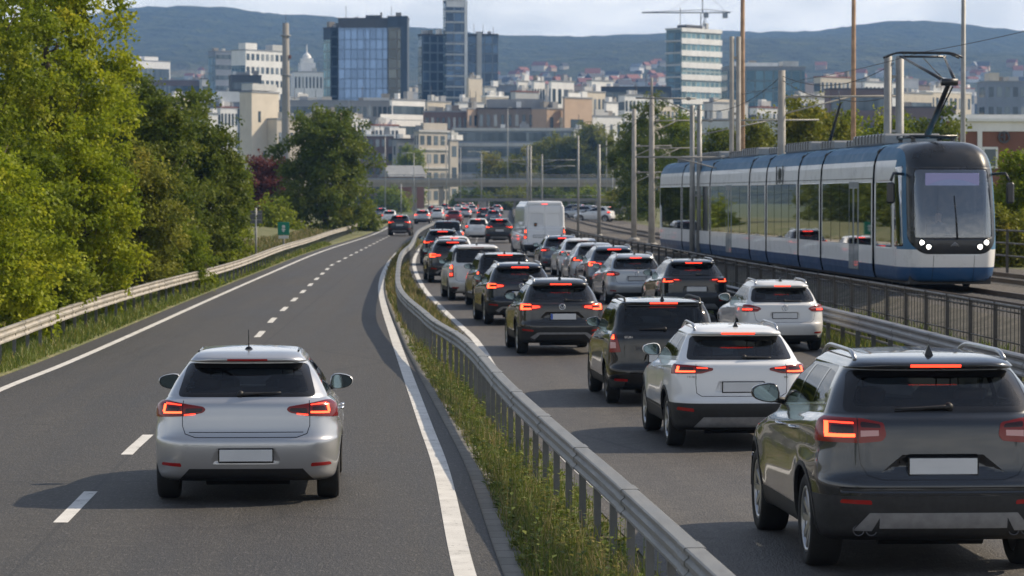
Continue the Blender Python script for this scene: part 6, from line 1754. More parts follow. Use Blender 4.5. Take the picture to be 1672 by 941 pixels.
def crane():
    d = 1250; root = empty('tower_crane', (AT(1147, 45, d).x, d, BASE), 0, 'thin tower crane with a long level jib above the white banded high-rise', 'crane')
    z = AT(1147, 21, d).z-BASE; x0 = AT(1048, 21, d).x-root.location.x; x1 = AT(1192, 21, d).x-root.location.x
    b = MB()
    for sx in (-.7, .7):
        for sy in (-.7, .7): b.tube([(sx, sy, 0), (sx, sy, z)], .14, 4)
    for k in range(int(z/3)): b.tube([(-.7, -.7, k*3), (.7, -.7, k*3+3)], .08, 4)
    b.build('mast', M['w_dark'], root)
    b = MB(); b.tube([(x0, 0, z), (x1, 0, z)], .22, 4); b.tube([(x0, 0, z+.1), (x1*.2, 0, z+1.3), (x1, 0, z+.2)], .12, 4)
    for q in np.linspace(x0, x1, 22): b.tube([(q, 0, z), (q+1.2, 0, z+.8)], .06, 4)
    b.build('jib', M['w_dark'], root)
    b = MB(); b.tube([(0, 0, z), (0, 0, z+9)], .2, 4); b.tube([(0, 0, z+9), (x0*.6, 0, z)], .05, 4); b.tube([(0, 0, z+9), (x1*.9, 0, z)], .05, 4); b.build('apex', M['w_dark'], root)
    b = MB(); b.span((x1-3, -.8, z-2.2), (x1-1, .8, z)); b.span((.8, -.8, z-2), (2.4, .8, z)); b.build('counterweight', M['w_grey'], root)
crane()
# --- middle band of town houses
building('blue grey glazed block with pale roof boxes behind the cream tower', 300, 318, 396, 168, 560, 18, 'w_bluegrey', ('ribbon', 4, 3, .5, RB), ('ribbon', 4, 3, .5, RB), boxes=[('roof_box', .0, .0, 0, .42, .5, 1.4, 'w_white'), ('roof_box', .52, .0, 0, .98, .5, 2.1, 'w_white')])
building('small white flat-roofed box in front of the blue grey block', 318, 330, 354, 186, 480, 40, 'w_white', None, None)
building('cream concrete tower block with a grey left wall beside the round lone tree', 390, 411, 451, 151, 420, 55, 'w_cream', [('list', [(.28, 3.3, .55, 1.5), (.45, 8.8, .5, 1.6), (.45, 12.0, .5, 1.6), (.45, 15.0, .5, 1.6)])], None, boxes=[('attic', .05, .05, .3, .95, .95, 1.2, 'w_light')])
building('lower cream wing reaching from the cream tower behind the round tree', 452, 452, 500, 195, 424, 42, 'w_cream', [('list', [(.12, 2.6, .6, 1.6), (.45, 2.6, .6, 1.6), (.75, 5.5, .6, 1.6)])], None, depth=8)
building('long blue glazed roof storey behind the lone tree and chimney', 440, 445, 575, 165, 640, 5, 'w_grey', ('ribbon', 4, 2, .55, RB), depth=15, boxes=[('roof_box', .62, .1, 0, .74, .5, .9, 'w_cream')])
building('cream block showing between lone tree and the white stepped offices', 545, 556, 596, 184, 560, 46, 'w_peach', ('grid', 4, 4, 2, .5, .5, WG), None)
building('grey glazed wing left of the white stepped office building', 566, 575, 640, 166, 520, 10, 'w_grey', ('grid', 5, 8, 2, .7, .5, WG), ('ribbon', 4, 2, .5, RB), boxes=[('roof_box', .3, .2, 0, .95, .7, .7, 'w_light')])
building('white stepped office building with green tinted window bands below the blue tower', 636, 640, 692, 163, 500, 50, 'w_white', [('ribbon', 5, 2, .42, RB)], ('ribbon', 5, 2, .42, RB), depth=14, boxes=[('front_slab', -.35, -.12, -3.2, 1.0, .0, -2.4, 'w_white'), ('front_slab', -.25, -.16, -7.5, .4, .0, -4.6, 'w_white')])
building('dark reddish flat with pale roof edge left of the cream stepped house', 570, 580, 642, 222, 400, 8, 'w_maroon', ('grid', 5, 6, .5, .6, .5, WG), ('ribbon', 4, .5, .45, RB), roof='w_white')
building('grey house with a dark sloping roof beside the cream stepped house', 640, 648, 684, 228, 380, 30, 'w_grey', ('grid', 3, 3, 1, .4, .45, WG), ('grid', 3, 1, 1, .3, .4, WG), roof='roof_dark', name='house', cat='house')
building('cream stepped apartment house with green windows above the bridge', 676, 684, 738, 214, 370, 48, 'w_stucco', [('grid', 4, 5, 1.2, .6, .5, WG), ('slab', 4, 1.2, .08, 'w_light')], ('grid', 4, 2, 1.2, .5, .5, WG), boxes=[('roof_storey', .15, .1, 0, .85, .7, 1.0, 'w_stucco')], name='apartment_house')
building('low cream extension on the right of the cream stepped house', 732, 735, 748, 230, 366, 48, 'w_stucco', ('grid', 3, 1, 1.2, .55, .5, WG), None, depth=6, name='apartment_house')
building('dark brown row with white windows left of the peach corner house', 690, 693, 764, 183, 480, 6, 'w_maroon', ('grid', 4, 8, 2, .5, .5, WG), depth=12, roof='roof_grey', boxes=[('roof_box', .1, .2, 0, .3, .6, .9, 'w_cream'), ('roof_box', .5, .2, 0, .8, .6, 1.1, 'w_brown')])
building('narrow peach corner house between two brown rows', 762, 764, 780, 178, 476, 48, 'w_peach', ('grid', 4, 2, 2, .45, .45, WG), None, depth=8)
building('long brown brick block with square windows in the middle of the town', 776, 780, 896, 178, 480, 4, 'w_brown', ('grid', 4, 10, 2, .45, .5, WG), depth=14, boxes=[('set_back_storey', .15, .25, 0, .95, .9, 1.6, 'w_grey')], roof='roof_dark')
building('low peach wing attached to the taller peach block', 893, 893, 924, 178, 474, 46, 'w_peach', ('grid', 3, 2, 3, .35, .45, WG), None, depth=9)
building('tall peach brick block with few windows right of the brown block', 919, 922, 968, 160, 470, 48, 'w_peach', [('list', [(.45, 4.0, 3.0, 1.5), (.5, 8.2, 3.6, 1.5), (.55, 11.5, 2.0, 1.5)])], None, depth=9, boxes=[('roof_box', .15, .2, 0, .6, .7, .8, 'w_white')])
building('long blue grey terrace with glazed balconies behind the olive trees', 736, 740, 938, 211, 430, 3, 'w_bluegrey', [('ribbon', 5, .5, .55, RB), ('slab', 5, .5, .22, 'w_light')], depth=12, roof='roof_grey')
building('white end house of the blue grey terrace', 936, 938, 954, 212, 428, 46, 'w_white', None, None, depth=9)
building('cream tower top with grey shaft right of the tallest glass tower', 763, 767, 786, 129, 900, 46, 'w_grey', [('curtain', 3, 8, 'glass_teal')], None, boxes=[('plant_box', -.1, -.1, -9, 1.05, 1, .3, 'w_cream')], depth=10)
building('small light grey balconied block right of the tallest glass tower', 788, 791, 810, 142, 860, 44, 'w_light', ('ribbon', 6, 2, .4, RB), None, depth=10)
building('blue grey flats far behind the brown brick block', 806, 810, 852, 140, 930, 8, 'w_bluegrey', ('ribbon', 5, 2, .4, RB), depth=12)
GW = 'three white apartment blocks far behind the brown brick block'
for i, (a, b_, c, lab) in enumerate([(844, 846, 862, 'leftmost of the three far white apartment blocks'), (868, 872, 890, 'middle one of the three far white apartment blocks'), (896, 900, 938, 'widest and rightmost of the three far white apartment blocks')]):
    building(lab, a, b_, c, 133, 900, 48, 'w_white', ('grid', 4, 4, 2, .55, .5, WG), ('grid', 4, 1, 2, .5, .5, WG), depth=10, group=GW, name='apartment_house')
building('long dark glazed hall below the hillside suburb', 966, 970, 1096, 143, 760, 3, 'w_navy', ('ribbon', 6, 2, .5, RB), depth=18, roof='roof_dark')
building('white cubic house above the dark tree', 986, 990, 1010, 168, 560, 48, 'w_white', ('list', [(.6, 2.6, .9, 1.6)]), None, depth=8, name='house', cat='house')
building('white terraced flats with roof gardens between peach block and dark trees', 962, 968, 1018, 190, 520, 42, 'w_white', ('grid', 3, 4, 2, .35, .45, WG), None, depth=10, name='apartment_house', boxes=[('roof_box', .1, .1, 0, .4, .6, 1.2, 'w_light')])
building('pale grey flats with dark windows right of the banded high-rise', 1150, 1164, 1226, 168, 500, 44, 'w_light', ('grid', 3, 3, 4, .35, .5, WG), ('grid', 3, 2, 4, .35, .5, WG), boxes=[('roof_box', .1, .2, 0, .7, .7, .6, 'w_cream')])
building('low white roofed depot behind the tram roof', 1130, 1140, 1300, 196, 330, 5, 'w_light', ('ribbon', 2, .5, .3, RB), depth=14)
building('large grey blue glass office with white roof machinery right of the banded high-rise', 1182, 1188, 1316, 110, 760, 6, 'w_bluegrey', ('curtain', 2, .8, 'glass_teal'), ('curtain', 2, .8, 'glass_teal'), depth=18, boxes=[('roof_box', .25, .1, 0, .66, .7, 1.2, 'w_white'), ('roof_box', .72, .1, 0, .92, .7, 1.6, 'w_light')])
building('dark brown low office left of the rusty mast', 1350, 1354, 1452, 146, 460, 6, 'w_maroon', ('ribbon', 4, 1, .45, RB), depth=14, roof='roof_dark')
building('dark red long roofed hall behind the pantograph', 1440, 1444, 1562, 176, 400, 4, 'w_maroon', ('ribbon', 3, 1, .3, RB), depth=14, roof='roof_dark')
building('pale low office seen between pantograph arm and slim mast', 1470, 1476, 1530, 152, 620, 44, 'w_cream', ('ribbon', 4, 1, .35, RB), None, depth=12)
building('grey apartment tower with balconies at the right edge', 1604, 1612, 1720, 134, 560, 8, 'w_bluegrey', ('grid', 6, 8, 2, .6, .5, WG), ('grid', 6, 1, 2, .5, .5, WG), depth=12, boxes=[('roof_box', .05, .1, 0, .2, .6, 1.7, 'w_cream'), ('roof_box', .35, .1, 0, .5, .6, 1.0, 'w_light')])
def station():
    root, Lr, Ll, H = building('low brick station building with a white cornice behind the tram front', 1553, 1556, 1790, 196, 200, 3, 'w_brick', None, None, depth=12, roof='w_white', name='station_building', ground_z=.2)
    s = F/200
    b = MB(); b.span((-.12, -.12, H-.75), (Lr, -.03, H-.1)); b.span((-.3, -.35, H-.1), (Lr, -.1, H+.1)); b.build('cornice', M['w_white'], root)
    for px0, px1, py0, py1 in ((1604, 1630, 240, 275), (1566, 1592, 240, 275), (1676, 1700, 240, 275)):
        u0, u1 = (px0-1556)/s, (px1-1556)/s; z1 = H-(py0-196)/s; z0 = H-(py1-196)/s
        m = MB(); m.span((u0, -.10, z0), (u1, -.03, z1)); f = m.build('window', M['w_white'], root)
        m = MB(); m.span((u0+.15, -.13, z0+.15), (u1-.15, -.095, z1-.15)); m.build('pane', M['window_glass'], f)
    for px in (1596, 1556): u = (px-1556)/s; m = MB(); m.span((u, -.16, .2), (u+.3, -.02, H-.75)); m.build('pilaster', M['w_white'], root)
    u = (1640-1556)/s; z = H-28/s; m = MB(); m.lathe([(.28, -.14), (.40, -.14), (.40, -.03), (.28, -.03)], 20, 'y', (u, 0, z), 0, False, True); m.span((u-.05, -.15, z-.3), (u+.05, -.04, z+.3)); m.span((u-.25, -.15, z-.05), (u+.1, -.04, z+.05)); m.build('emblem', M['w_dark'], root)
station()
GX = 'white and cream mid-rise blocks of the inner city'
for i, (a_, b_, c_, yt, d, wm_, n, nx, lab) in enumerate([
    (176, 188, 226, 150, 700, 'w_white', 4, 5, 'white mid-rise block behind the tall bright trees at the left'), (268, 280, 312, 158, 620, 'w_cream', 4, 4, 'cream mid-rise block left of the blue grey glazed block'), (352, 360, 392, 176, 560, 'w_white', 3, 4, 'low white block just left of the cream concrete tower'),
    (468, 476, 530, 160, 720, 'w_light', 3, 6, 'pale grey block under the white classical building'), (498, 506, 552, 186, 520, 'w_cream', 3, 5, 'cream block showing over the round lone tree'), (560, 570, 600, 196, 470, 'w_white', 3, 3, 'white cube under the grey glazed wing'),
    (604, 612, 650, 205, 440, 'w_white', 3, 4, 'white block above the dark reddish flat'), (690, 698, 736, 166, 640, 'w_cream', 3, 4, 'cream block at the foot of the slab of the twin tower'), (742, 748, 790, 168, 600, 'w_white', 3, 5, 'white block at the foot of the tallest tower'),
    (786, 794, 830, 158, 700, 'w_cream', 3, 4, 'cream block right of the tallest tower foot'), (834, 842, 880, 150, 780, 'w_light', 3, 5, 'pale block under the three white apartment blocks'), (940, 948, 990, 150, 640, 'w_cream', 3, 4, 'cream block right of the peach brick tower'),
    (1010, 1020, 1066, 156, 620, 'w_white', 4, 5, 'white block left of the white banded high-rise'), (1060, 1070, 1110, 172, 560, 'w_cream', 3, 4, 'cream block below the white banded high-rise'), (1225, 1236, 1290, 176, 480, 'w_white', 3, 6, 'white block left of the stout grey mast'),
    (1290, 1300, 1352, 160, 640, 'w_light', 4, 5, 'pale block between the stout mast and rusty mast'), (1400, 1412, 1470, 134, 900, 'w_white', 5, 6, 'white block over the dark red hall'), (1500, 1512, 1600, 150, 760, 'w_cream', 4, 8, 'wide cream block left of the grey apartment tower'),
    (1330, 1340, 1400, 126, 1000, 'w_cream', 5, 6, 'cream block far behind the dark brown office'), (958, 966, 1004, 132, 900, 'w_white', 4, 4, 'white block at the hill foot behind the dark hall')]):
    building(lab, a_, b_, c_, yt, d, 40+(i*7) % 14, wm_, ('grid', n+1, nx+2, 2, .55, .5, WG), ('ribbon', n+1, 2, .4, RB), group=GX, name='apartment_house', roof=['roof_grey', 'w_white', 'roof_red', 'roof_grey'][i % 4], boxes=[('roof_box', .2, .2, .3, .5, .6, 1.1, 'w_light')])
# --- filler town between the blocks and the hill foot
rg = random.Random(21); GH = 'far city blocks below the hills'
hues = ['whitish', 'pale grey', 'dull brown', 'blue grey', 'cream']; hm = ['w_white', 'w_light', 'w_brown', 'w_bluegrey', 'w_cream']
for i in range(54):
    px = 190+i*28+rg.uniform(-8, 8); d = rg.uniform(1100, 1900); yt = rg.uniform(128, 160) if px > 560 or px < 330 else rg.uniform(138, 165); k = rg.randrange(5)
    w = rg.uniform(22, 52)
    near = 'beside the chimney' if 420 < px < 520 else 'behind the glass towers' if 520 <= px < 820 else 'below the red-roofed suburb' if 820 <= px < 1090 else 'behind the tram masts' if px < 1500 else 'behind the station building' if px < 1680 else 'at the far right edge' if px >= 1680 else 'x'
    if px < 420: near = 'behind the left wood'
    building(f'{hues[k]} far city block {near}', px-w*.2, px, px+w, yt, d, rg.uniform(28, 55), hm[k], ('ribbon', rg.randrange(3, 6), 2, .4, RB), None, depth=12, group=GH, name='city_block', roof=rg.choice(['roof_red', 'roof_grey', 'roof_grey', 'w_white', 'roof_dark']))
# --- red-roofed suburb climbing the hill
def hill_house():
    root = empty('house', (0, 0, 0), 0, 'x', 'house', 'houses of the suburb on the lower hillside')
    b = MB(); b.span((-6, -5, -4), (6, 5, 6)); b.build('wall', M['w_white'], root)
    b = MB(); b.add([(-6.5, -5.6, 5.8), (6.5, -5.6, 5.8), (6.5, 5.6, 5.8), (-6.5, 5.6, 5.8), (-6.5, 0, 10.5), (6.5, 0, 10.5)], [(0, 1, 5, 4), (2, 3, 4, 5), (0, 4, 3), (1, 2, 5), (0, 3, 2, 1)]); b.build('roof', M['roof_red'], root)
    return root
hh = hill_house(); first = True
wm = ['w_white', 'w_cream', 'w_light', 'w_peach']; rm = ['roof_red', 'roof_red', 'roof_dark', 'roof_red', 'roof_grey']
for i in range(150):
    px = rg.choice([rg.uniform(790, 1090), rg.uniform(800, 1090), rg.uniform(790, 1700), rg.uniform(195, 340), rg.uniform(1190, 1672)])
    y = rg.uniform(2450, 2900) if rg.random() < .9 else rg.uniform(2900, 3150); x = (px-CX)/F*y
    o = hh if first else copy_tree(hh); first = False
    o.location = (x, y, ground_h(x, y)); s_ = rg.uniform(.45, .85); o.scale = (s_*rg.uniform(.8, 1.5), s_, s_*rg.uniform(.8, 1.3)); o.rotation_euler.z = rg.uniform(-.9, .9)
    w_, r_ = rg.choice(wm), rg.choice(rm)
    for ch in o.children:
        ch.material_slots[0].link = 'OBJECT'; ch.material_slots[0].material = M[w_ if ch.name.startswith('wall') else r_]
    o['label'] = {'w_white': 'white', 'w_cream': 'cream', 'w_light': 'pale grey', 'w_peach': 'peach'}[w_]+' house with '+{'roof_red': 'red', 'roof_dark': 'dark', 'roof_grey': 'grey'}[r_]+' roof in the hillside suburb '+('at the left' if px < 400 else 'behind the middle of town' if px < 1090 else 'above the tram')
# --- bridge across the road
def bridge():
    d = 700; s = F/d; zt = AT(800, 294, d).z; x0 = AT(560, 300, d).x; x1 = AT(1080, 300, d).x
    root = empty('road_bridge', (x0, d, 0), 0, 'long low concrete road bridge crossing behind the head of the traffic jam', 'bridge'); W = x1-x0
    b = MB(); b.span((0, 0, zt-1.6), (W, 9, zt), 0); b.span((0, -.5, zt-.75), (W, 0, zt+.05)); b.build('deck', M['w_pale_concrete'], root)
    b = MB(); b.span((0, -.45, zt+.05), (W, -.15, zt+.42)); b.build('parapet', M['w_grey'], root)
    b = MB()
    for k in range(3): b.tube([(0, -.3, zt+.35+k*.4), (W, -.3, zt+.35+k*.4)], .06, 4)
    for q in np.arange(0, W, 2.0): b.span((q-.05, -.35, zt), (q+.05, -.25, zt+1.2))
    b.build('parapet_railing', M['galvanised'], root)
    for px in (629, 676, 720, 785, 850, 905, 975, 1030):
        x = AT(px, 300, d).x-x0; b = MB(); b.span((x-.55, 1, -1), (x+.55, 3, zt-1.6), 0, .1); b.build('pier', M['w_pale_concrete'], root)
bridge()
def ramp(label, px0, px1, pt, d, th, h0):
    zt = AT(px0, pt, d).z; x0, x1 = AT(px0, pt, d).x, AT(px1, pt, d).x
    root = empty('track_wall', (x0, d, 0), 0, label, 'wall'); W = x1-x0
    b = MB(); b.span((0, 0, zt-th), (W, 4, zt), 0); b.build('slab', M['concrete'], root)
    b = MB()
    for q in np.arange(1, W, 5.0): b.span((q-.25, .5, h0), (q+.25, 1.2, zt-th))
    b.build('support_row', M['concrete'], root)
    b = MB(); b.tube([(0, .1, zt+.5), (W, .1, zt+.5)], .05, 4)
    for q in np.arange(0, W, 2.5): b.tube([(q, .1, zt), (q, .1, zt+.5)], .04, 4)
    b.build('handrail', M['post_steel'], root)
ramp('low dark concrete ramp below the bridge on the grass bank', 742, 1030, 324, 560, .55, -.4)
ramp('short raised concrete platform edge beside the parked cars left of the tram', 935, 1062, 338, 330, .7, .2)
def barn():
    d = 735; P = AT(658, 288, d); s = F/d; root = empty('barn', (P.x, d, 0), R(25), 'barn with a grey tin roof and brown gable left above the bridge', 'barn')
    b = MB(); b.span((-3.5, 0, 0), (5.5, 5, P.z), 0); b.build('wall', M['w_brick'], root)
    b = MB(); z = P.z; b.add([(-3.9, -.6, z-.2), (6, -.6, z-.2), (6, 5.6, z-.2), (-3.9, 5.6, z-.2), (-3.9, 2.5, z+2.6), (6, 2.5, z+2.6)], [(0, 1, 5, 4), (2, 3, 4, 5), (0, 4, 3), (1, 2, 5), (0, 3, 2, 1)]); b.build('roof', M['roof_grey'], root)
barn()
# --- street lamps and catenary masts
plain('mast_steel', (.30, .30, .29), .6, .3, .2, 2); plain('mast_concrete', (.36, .34, .31), .9, 0, .2, 2); plain('rust', (.34, .22, .14), .9, 0, .3, 3); plain('lamp_glass', (.75, .72, .62), .3)
def mast(label, px, pbase, ptop, base_h, r, mat='mast_steel', arm=None, twin=False, ext=None, y=None, group=None, name='catenary_mast', lamp=None):
    P = G(px, pbase, base_h) if y is None else AT(px, pbase, y)
    if y is not None: P.z = base_h
    top = AT(px, ptop, P.y).z-P.z
    root = empty(name, P, 0, label, 'mast' if name != 'street_lamp' else 'street lamp', group)
    b = MB()
    if twin:
        for sx in (-r*1.3, r*1.3): b.tube([(sx, 0, -.3), (sx, 0, top)], [r, r*.9], 8)
        for k in range(4): b.span((-r*1.3, -.05, top*(k+.6)/4), (r*1.3, .05, top*(k+.6)/4+.08))
    else: b.tube([(0, 0, -.3), (0, 0, top*.5), (0, 0, top)], [r, r*.85, r*.7], 10)
    b.lathe([(r*1.9, 0), (r*1.9, .05), (r*1.2, .12)], 10); b.build('pole', M[mat], root)
    if ext: b = MB(); b.tube([(0, 0, top-.1), (0, 0, top+ext)], r*.35, 6); b.build('tip', M[mat], root)
    if arm:
        for (z, l) in arm:
            b = MB(); b.tube([(0, 0, z), (l, 0, z+.02)], .035, 6); b.tube([(0, 0, z-.55), (l*.6, 0, z)], .025, 5); b.lathe([(.05, -.08), (.07, 0), (.05, .08)], 8, 'x', (l*.12, 0, z)); b.build('bracket_arm', M[mat], root)
    if lamp:
        b = MB()
        for sx in lamp:
            b.tube([(0, 0, top-.1), (sx*.5, 0, top+.05), (sx, 0, top+.05)], .04, 6); b.box((sx*1.1, 0, top+.03), (.55, .22, .10), 0, None, .04)
        b.build('lamp_head', M['lamp_glass'], root)
    return root, P, top
GCM = 'catenary masts along the tram tracks'
mast('thick steel catenary mast right at the tail of the tram', 1064, 401, 158, TH-.1, .17, 'mast_concrete', [(4.6, 2.2), (3.2, 2.2), (5.9, 2.0)], ext=.9, group=GCM)
mast('catenary mast just left of the mast at the tram tail', 1035, 392, 178, TH-.1, .16, 'mast_concrete', [(5.0, 2.0), (3.6, 2.0)], group=GCM)
mast('slim catenary mast left of the twin masts beside the parked cars', 978, 386, 236, TH-.1, .12, 'mast_steel', None, group=GCM)
mast('thin tall mast between the parked cars and the slim catenary mast', 944, 384, 222, TH-.1, .08, 'mast_steel', None, group=GCM)
mast('short mast far right of the slim catenary mast', 1000, 344, 278, .4, .12, 'mast_steel', [(3.0, 1.6)], group=GCM)
mast('thin far mast left of the dark poplar-like tree', 990, 346, 218, .4, .1, 'mast_steel', [(6.0, 2.2)], group=GCM)
mast('far twin mast with bracket arms above the van', 864, 335, 238, .3, .12, 'mast_steel', [(6.6, -5.5), (6.6, 5)], twin=True, y=330, group=GCM)
mast('far single mast with crossed arms right of the twin mast', 885, 335, 252, .3, .11, 'mast_steel', [(6.0, 3.6), (5.2, -3)], y=335, group=GCM)
mast('twin steel mast behind the tram roof, second from the tram tail', 1136, 300, 172, TH, .10, 'mast_steel', [(5.8, -2.2), (5.0, 4.5)], twin=True, y=112, group=GCM)
mast('tall slim pair of poles behind the third tram section', 1200, 300, 60, TH, .09, 'mast_concrete', [(3.6, -3.5)], twin=True, y=108, group=GCM)
mast('stout grey mast carrying the long cross arm behind the middle of the tram', 1276, 300, 115, TH, .16, 'mast_concrete', [(5.35, 3.6), (3.4, 1.5)], y=96, group=GCM)
mast('twin grey mast behind the raised pantograph', 1459, 300, 92, TH, .13, 'mast_steel', None, twin=True, y=88, group=GCM)
mast('tall thin light mast behind the tram front, cut off by the top edge', 1572, 300, -30, TH, .09, 'mast_steel', None, y=90, group=GCM)
mast('very tall rusty mast cut off by the top edge, left of the stout grey mast', 1212, 300, -40, .4, .13, 'rust', None, y=135, group='rusty lattice masts')
mast('very tall rusty mast cut off by the top edge, right of the stout grey mast', 1393, 300, -40, .4, .12, 'rust', None, y=125, group='rusty lattice masts')
GL_ = 'street lamps far along the road'
for px, pb, pt, r, lab, lamp in [(629, 347, 224, .13, 'tall far street lamp rising from the round tree past the bridge', None), (655, 352, 300, .11, 'short far post behind the small black SUV', None), (676, 346, 250, .11, 'far lamp post in front of the cream stepped house', (-1.2,)), (700, 343, 248, .1, 'far lamp post left of the dark car roofs', (1.2,)), (729, 343, 230, .13, 'tall far lamp post in front of the cream stepped house end', (-1.4,)),
                             (752, 345, 240, .1, 'thin far post right of the cream stepped house', None), (786, 345, 248, .12, 'far lamp post standing above the head of the queue', (-2.2, 1.2)), (829, 342, 176, .13, 'tallest far lamp post in front of the brown brick block', (.6,)), ]:
    mast(lab, px, pb, pt, 0, r, 'mast_steel', None, group=GL_, name='street_lamp', lamp=lamp)
mast('far street lamp with a bright globe above the van', 860, 342, 244, .0, .11, 'mast_steel', None, group=GL_, name='street_lamp', lamp=(.5, -.3))
# --- overhead wires
plain('wire', (.03, .03, .032), .6)
def wire(label, pts, sag, r=.011):
    o = Vector(pts[0]); root = empty('contact_wire', o, 0, label, 'overhead wire'); b = MB(); out = []
    for a, c in zip(pts, pts[1:]):
        a, c = Vector(a), Vector(c)
        for k in range(12): t_ = k/12; out.append(a.lerp(c, t_)-o-Vector((0, 0, sag*4*t_*(1-t_))))
    out.append(Vector(pts[-1])-o); b.tube(out, r, 5); b.build('cable', M['wire'], root)
zw = TH+5.90
wire('contact wire running along above the tram roof', [(TR(y), y, zw) for y in (60, 77.9, 96, 112, 134, 149, 165, 230, 330)], .06, .008)
wire('sagging upper wire strung from the pantograph mast back over the tram roof', [AT(1459, 104, 88), AT(1276, 124, 96), AT(1136, 178, 112), AT(1064, 168, 134), AT(978, 240, 165)], .45)
wire('short cross wire from the stout mast to the pantograph mast', [AT(1276, 130, 96), AT(1360, 160, 92), AT(1459, 155, 88)], .15)
# --- road signs on the left
plain('sign_back', (.13, .135, .14), .5, .4, .15, 4); plain('sign_green', (.0, .22, .14), .35, 0, .05); plain('sign_white', (.70, .70, .68), .4, 0, .05)
def sign_a():
    P = G(418, 436); root = empty('road_sign', P, 0, 'square road sign seen from its dark back on a tall pole by the left barrier', 'road sign'); s = F/P.y
    b = MB(); h = (436-344)/s; b.tube([(0, 0, -.3), (0, 0, h+.12)], .045, 10); b.build('pole', M['mast_steel'], root)
    b = MB(); b.span((-10/s, .05, h-21/s), (10/s, .075, h), 0, .01); pl = b.build('plate', M['sign_back'], root)
    b = MB(); b.span((-9/s, .03, h-6/s), (9/s, .052, h-4.5/s)); b.span((-9/s, .03, h-16/s), (9/s, .052, h-14.5/s)); b.build('clamp', M['mast_steel'], pl)
sign_a()
def sign_b():
    P = G(463, 416); root = empty('road_sign', P, 0, 'small green road sign with a white symbol on a post beside the left barrier', 'road sign'); s = F/P.y; h = (416-363)/s
    b = MB(); b.tube([(0, .06, -.3), (0, .06, h)], .05, 10); b.build('pole', M['mast_steel'], root)
    b = MB(); b.span((-9.5/s, 0, h-21/s), (9.5/s, .03, h), 0, .01); pl = b.build('plate', M['sign_green'], root)
    b = MB(); z = h-9/s; b.lathe([(.0, -.012), (.085, -.012), (.085, .005)], 14, 'y', (0, 0, z+.05)); b.span((-.05, -.012, z-.22), (.05, .005, z-.05)); b.span((-.10, -.010, z-.12), (.10, .004, z-.06)); b.build('symbol', M['sign_white'], pl)
    b = MB(); b.span((-8/s, .0, h-27/s), (8/s, .03, h-22/s), 0, .01); b.build('lower_plate', M['sign_white'], root)
sign_b()
# ================================================================= AIR, SKY, SUN, CAMERA
SUN_EL, SUN_AZ = R(38), R(68)
HAZE = True
if HAZE:
    b = MB(); b.span((-3300, -75, -3), (3300, 6300, 350)); t = NT('haze_air')
    v = t.new('VolumePrincipled') if False else t.n.new('ShaderNodeVolumePrincipled')
    v.inputs['Color'].default_value = (.26, .52, 1.0, 1); v.inputs['Density'].default_value = .00012; v.inputs['Anisotropy'].default_value = .0
    t.lk(v.outputs[0], t.out.inputs['Volume']); tag(b.build('haze', t.m), kind='stuff')
w = bpy.data.worlds.new('World'); scene.world = w; w.use_nodes = True
nt = w.node_tree; nn = nt.nodes; lk = nt.links.new
sky = nn.new('ShaderNodeTexSky'); sky.sky_type = 'NISHITA'; sky.sun_disc = False; sky.sun_elevation = SUN_EL; sky.sun_rotation = SUN_AZ
sky.air_density = 1.0; sky.dust_density = 1.2; sky.ozone_density = 1.5
# thin broken cloud all over the sky
tc = nn.new('ShaderNodeTexCoord'); mp = nn.new('ShaderNodeMapping'); mp.inputs['Scale'].default_value = (1, 1, 3.2); lk(tc.outputs['Generated'], mp.inputs[0])
n1 = nn.new('ShaderNodeTexNoise'); n1.inputs['Scale'].default_value = 7.0; n1.inputs['Detail'].default_value = 8; n1.inputs['Roughness'].default_value = .55; lk(mp.outputs[0], n1.inputs['Vector'])
rp = nn.new('ShaderNodeValToRGB'); e = rp.color_ramp.elements; e[0].position = .34; e[0].color = (.80, .80, .80, 1); e[1].position = .66; e[1].color = (.95, .95, .95, 1); lk(n1.outputs['Fac'], rp.inputs[0])
mx = nn.new('ShaderNodeMix'); mx.data_type = 'RGBA'; mx.inputs[7].default_value = (10.2, 10.1, 9.9, 1)
n2 = nn.new('ShaderNodeTexNoise'); n2.inputs['Scale'].default_value = 16; n2.inputs['Detail'].default_value = 7; n2.inputs['Roughness'].default_value = .5; lk(mp.outputs[0], n2.inputs['Vector'])
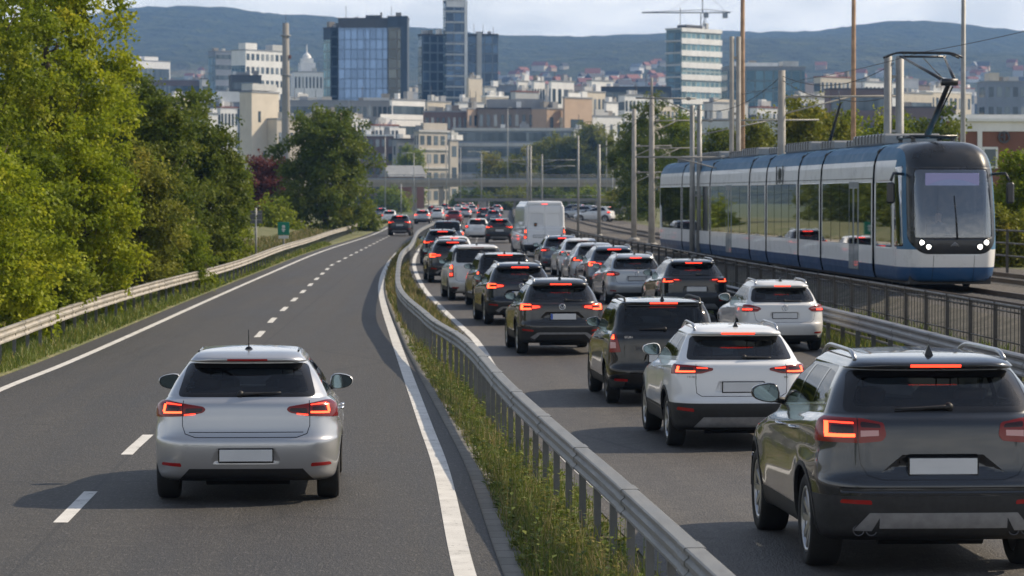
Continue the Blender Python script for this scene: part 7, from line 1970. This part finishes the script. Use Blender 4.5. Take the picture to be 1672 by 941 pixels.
r2 = nn.new('ShaderNodeValToRGB'); e2 = r2.color_ramp.elements; e2[0].position = .42; e2[0].color = (9.2, 9.2, 9.1, 1); e2[1].position = .62; e2[1].color = (13.0, 12.6, 12.0, 1); lk(n2.outputs['Fac'], r2.inputs[0]); lk(r2.outputs[0], mx.inputs[7]); sx = nn.new('ShaderNodeSeparateXYZ'); lk(tc.outputs['Generated'], sx.inputs[0]); mr = nn.new('ShaderNodeMapRange'); lk(sx.outputs['Z'], mr.inputs['Value'])
for k_, v_ in (('From Min', .10), ('From Max', .38), ('To Min', 1.0), ('To Max', .14)): mr.inputs[k_].default_value = v_
ml = nn.new('ShaderNodeMath'); ml.operation = 'MULTIPLY'; lk(rp.outputs[0], ml.inputs[0]); lk(mr.outputs[0], ml.inputs[1]); lk(ml.outputs[0], mx.inputs[0]); lk(sky.outputs[0], mx.inputs[6])
bg = nn['Background']; lk(mx.outputs[2], bg.inputs[0]); bg.inputs[1].default_value = .10
sd = bpy.data.lights.new('sun', 'SUN'); sd.energy = 4.6; sd.angle = R(.6); sd.color = (1, .85, .65)
so = bpy.data.objects.new('sun', sd); COL.objects.link(so)
so.rotation_euler = Vector((math.sin(SUN_AZ)*math.cos(SUN_EL), math.cos(SUN_AZ)*math.cos(SUN_EL), math.sin(SUN_EL))).to_track_quat('Z', 'Y').to_euler()
cam = bpy.data.cameras.new('camera'); co = bpy.data.objects.new('camera', cam); COL.objects.link(co); scene.camera = co
cam.sensor_width = 36; cam.lens = 36*F/1672; co.location = (0, 0, CAMH); co.rotation_euler = (PI/2-PITCH, 0, 0)
cam.clip_start = .5; cam.clip_end = 20000
cam.dof.use_dof = True; cam.dof.focus_distance = 32; cam.dof.aperture_fstop = 5.0; cam.dof.aperture_blades = 9
scene.view_settings.view_transform = 'Standard'; scene.view_settings.look = 'None'; scene.view_settings.gamma = 1.0; scene.view_settings.use_curve_mapping = False
scene.view_settings.exposure = 0.30
scene.render.engine = 'CYCLES'; scene.cycles.max_bounces = 7; scene.cycles.transparent_max_bounces = 14; scene.cycles.volume_bounces = 0
scene.cycles.use_denoising = True
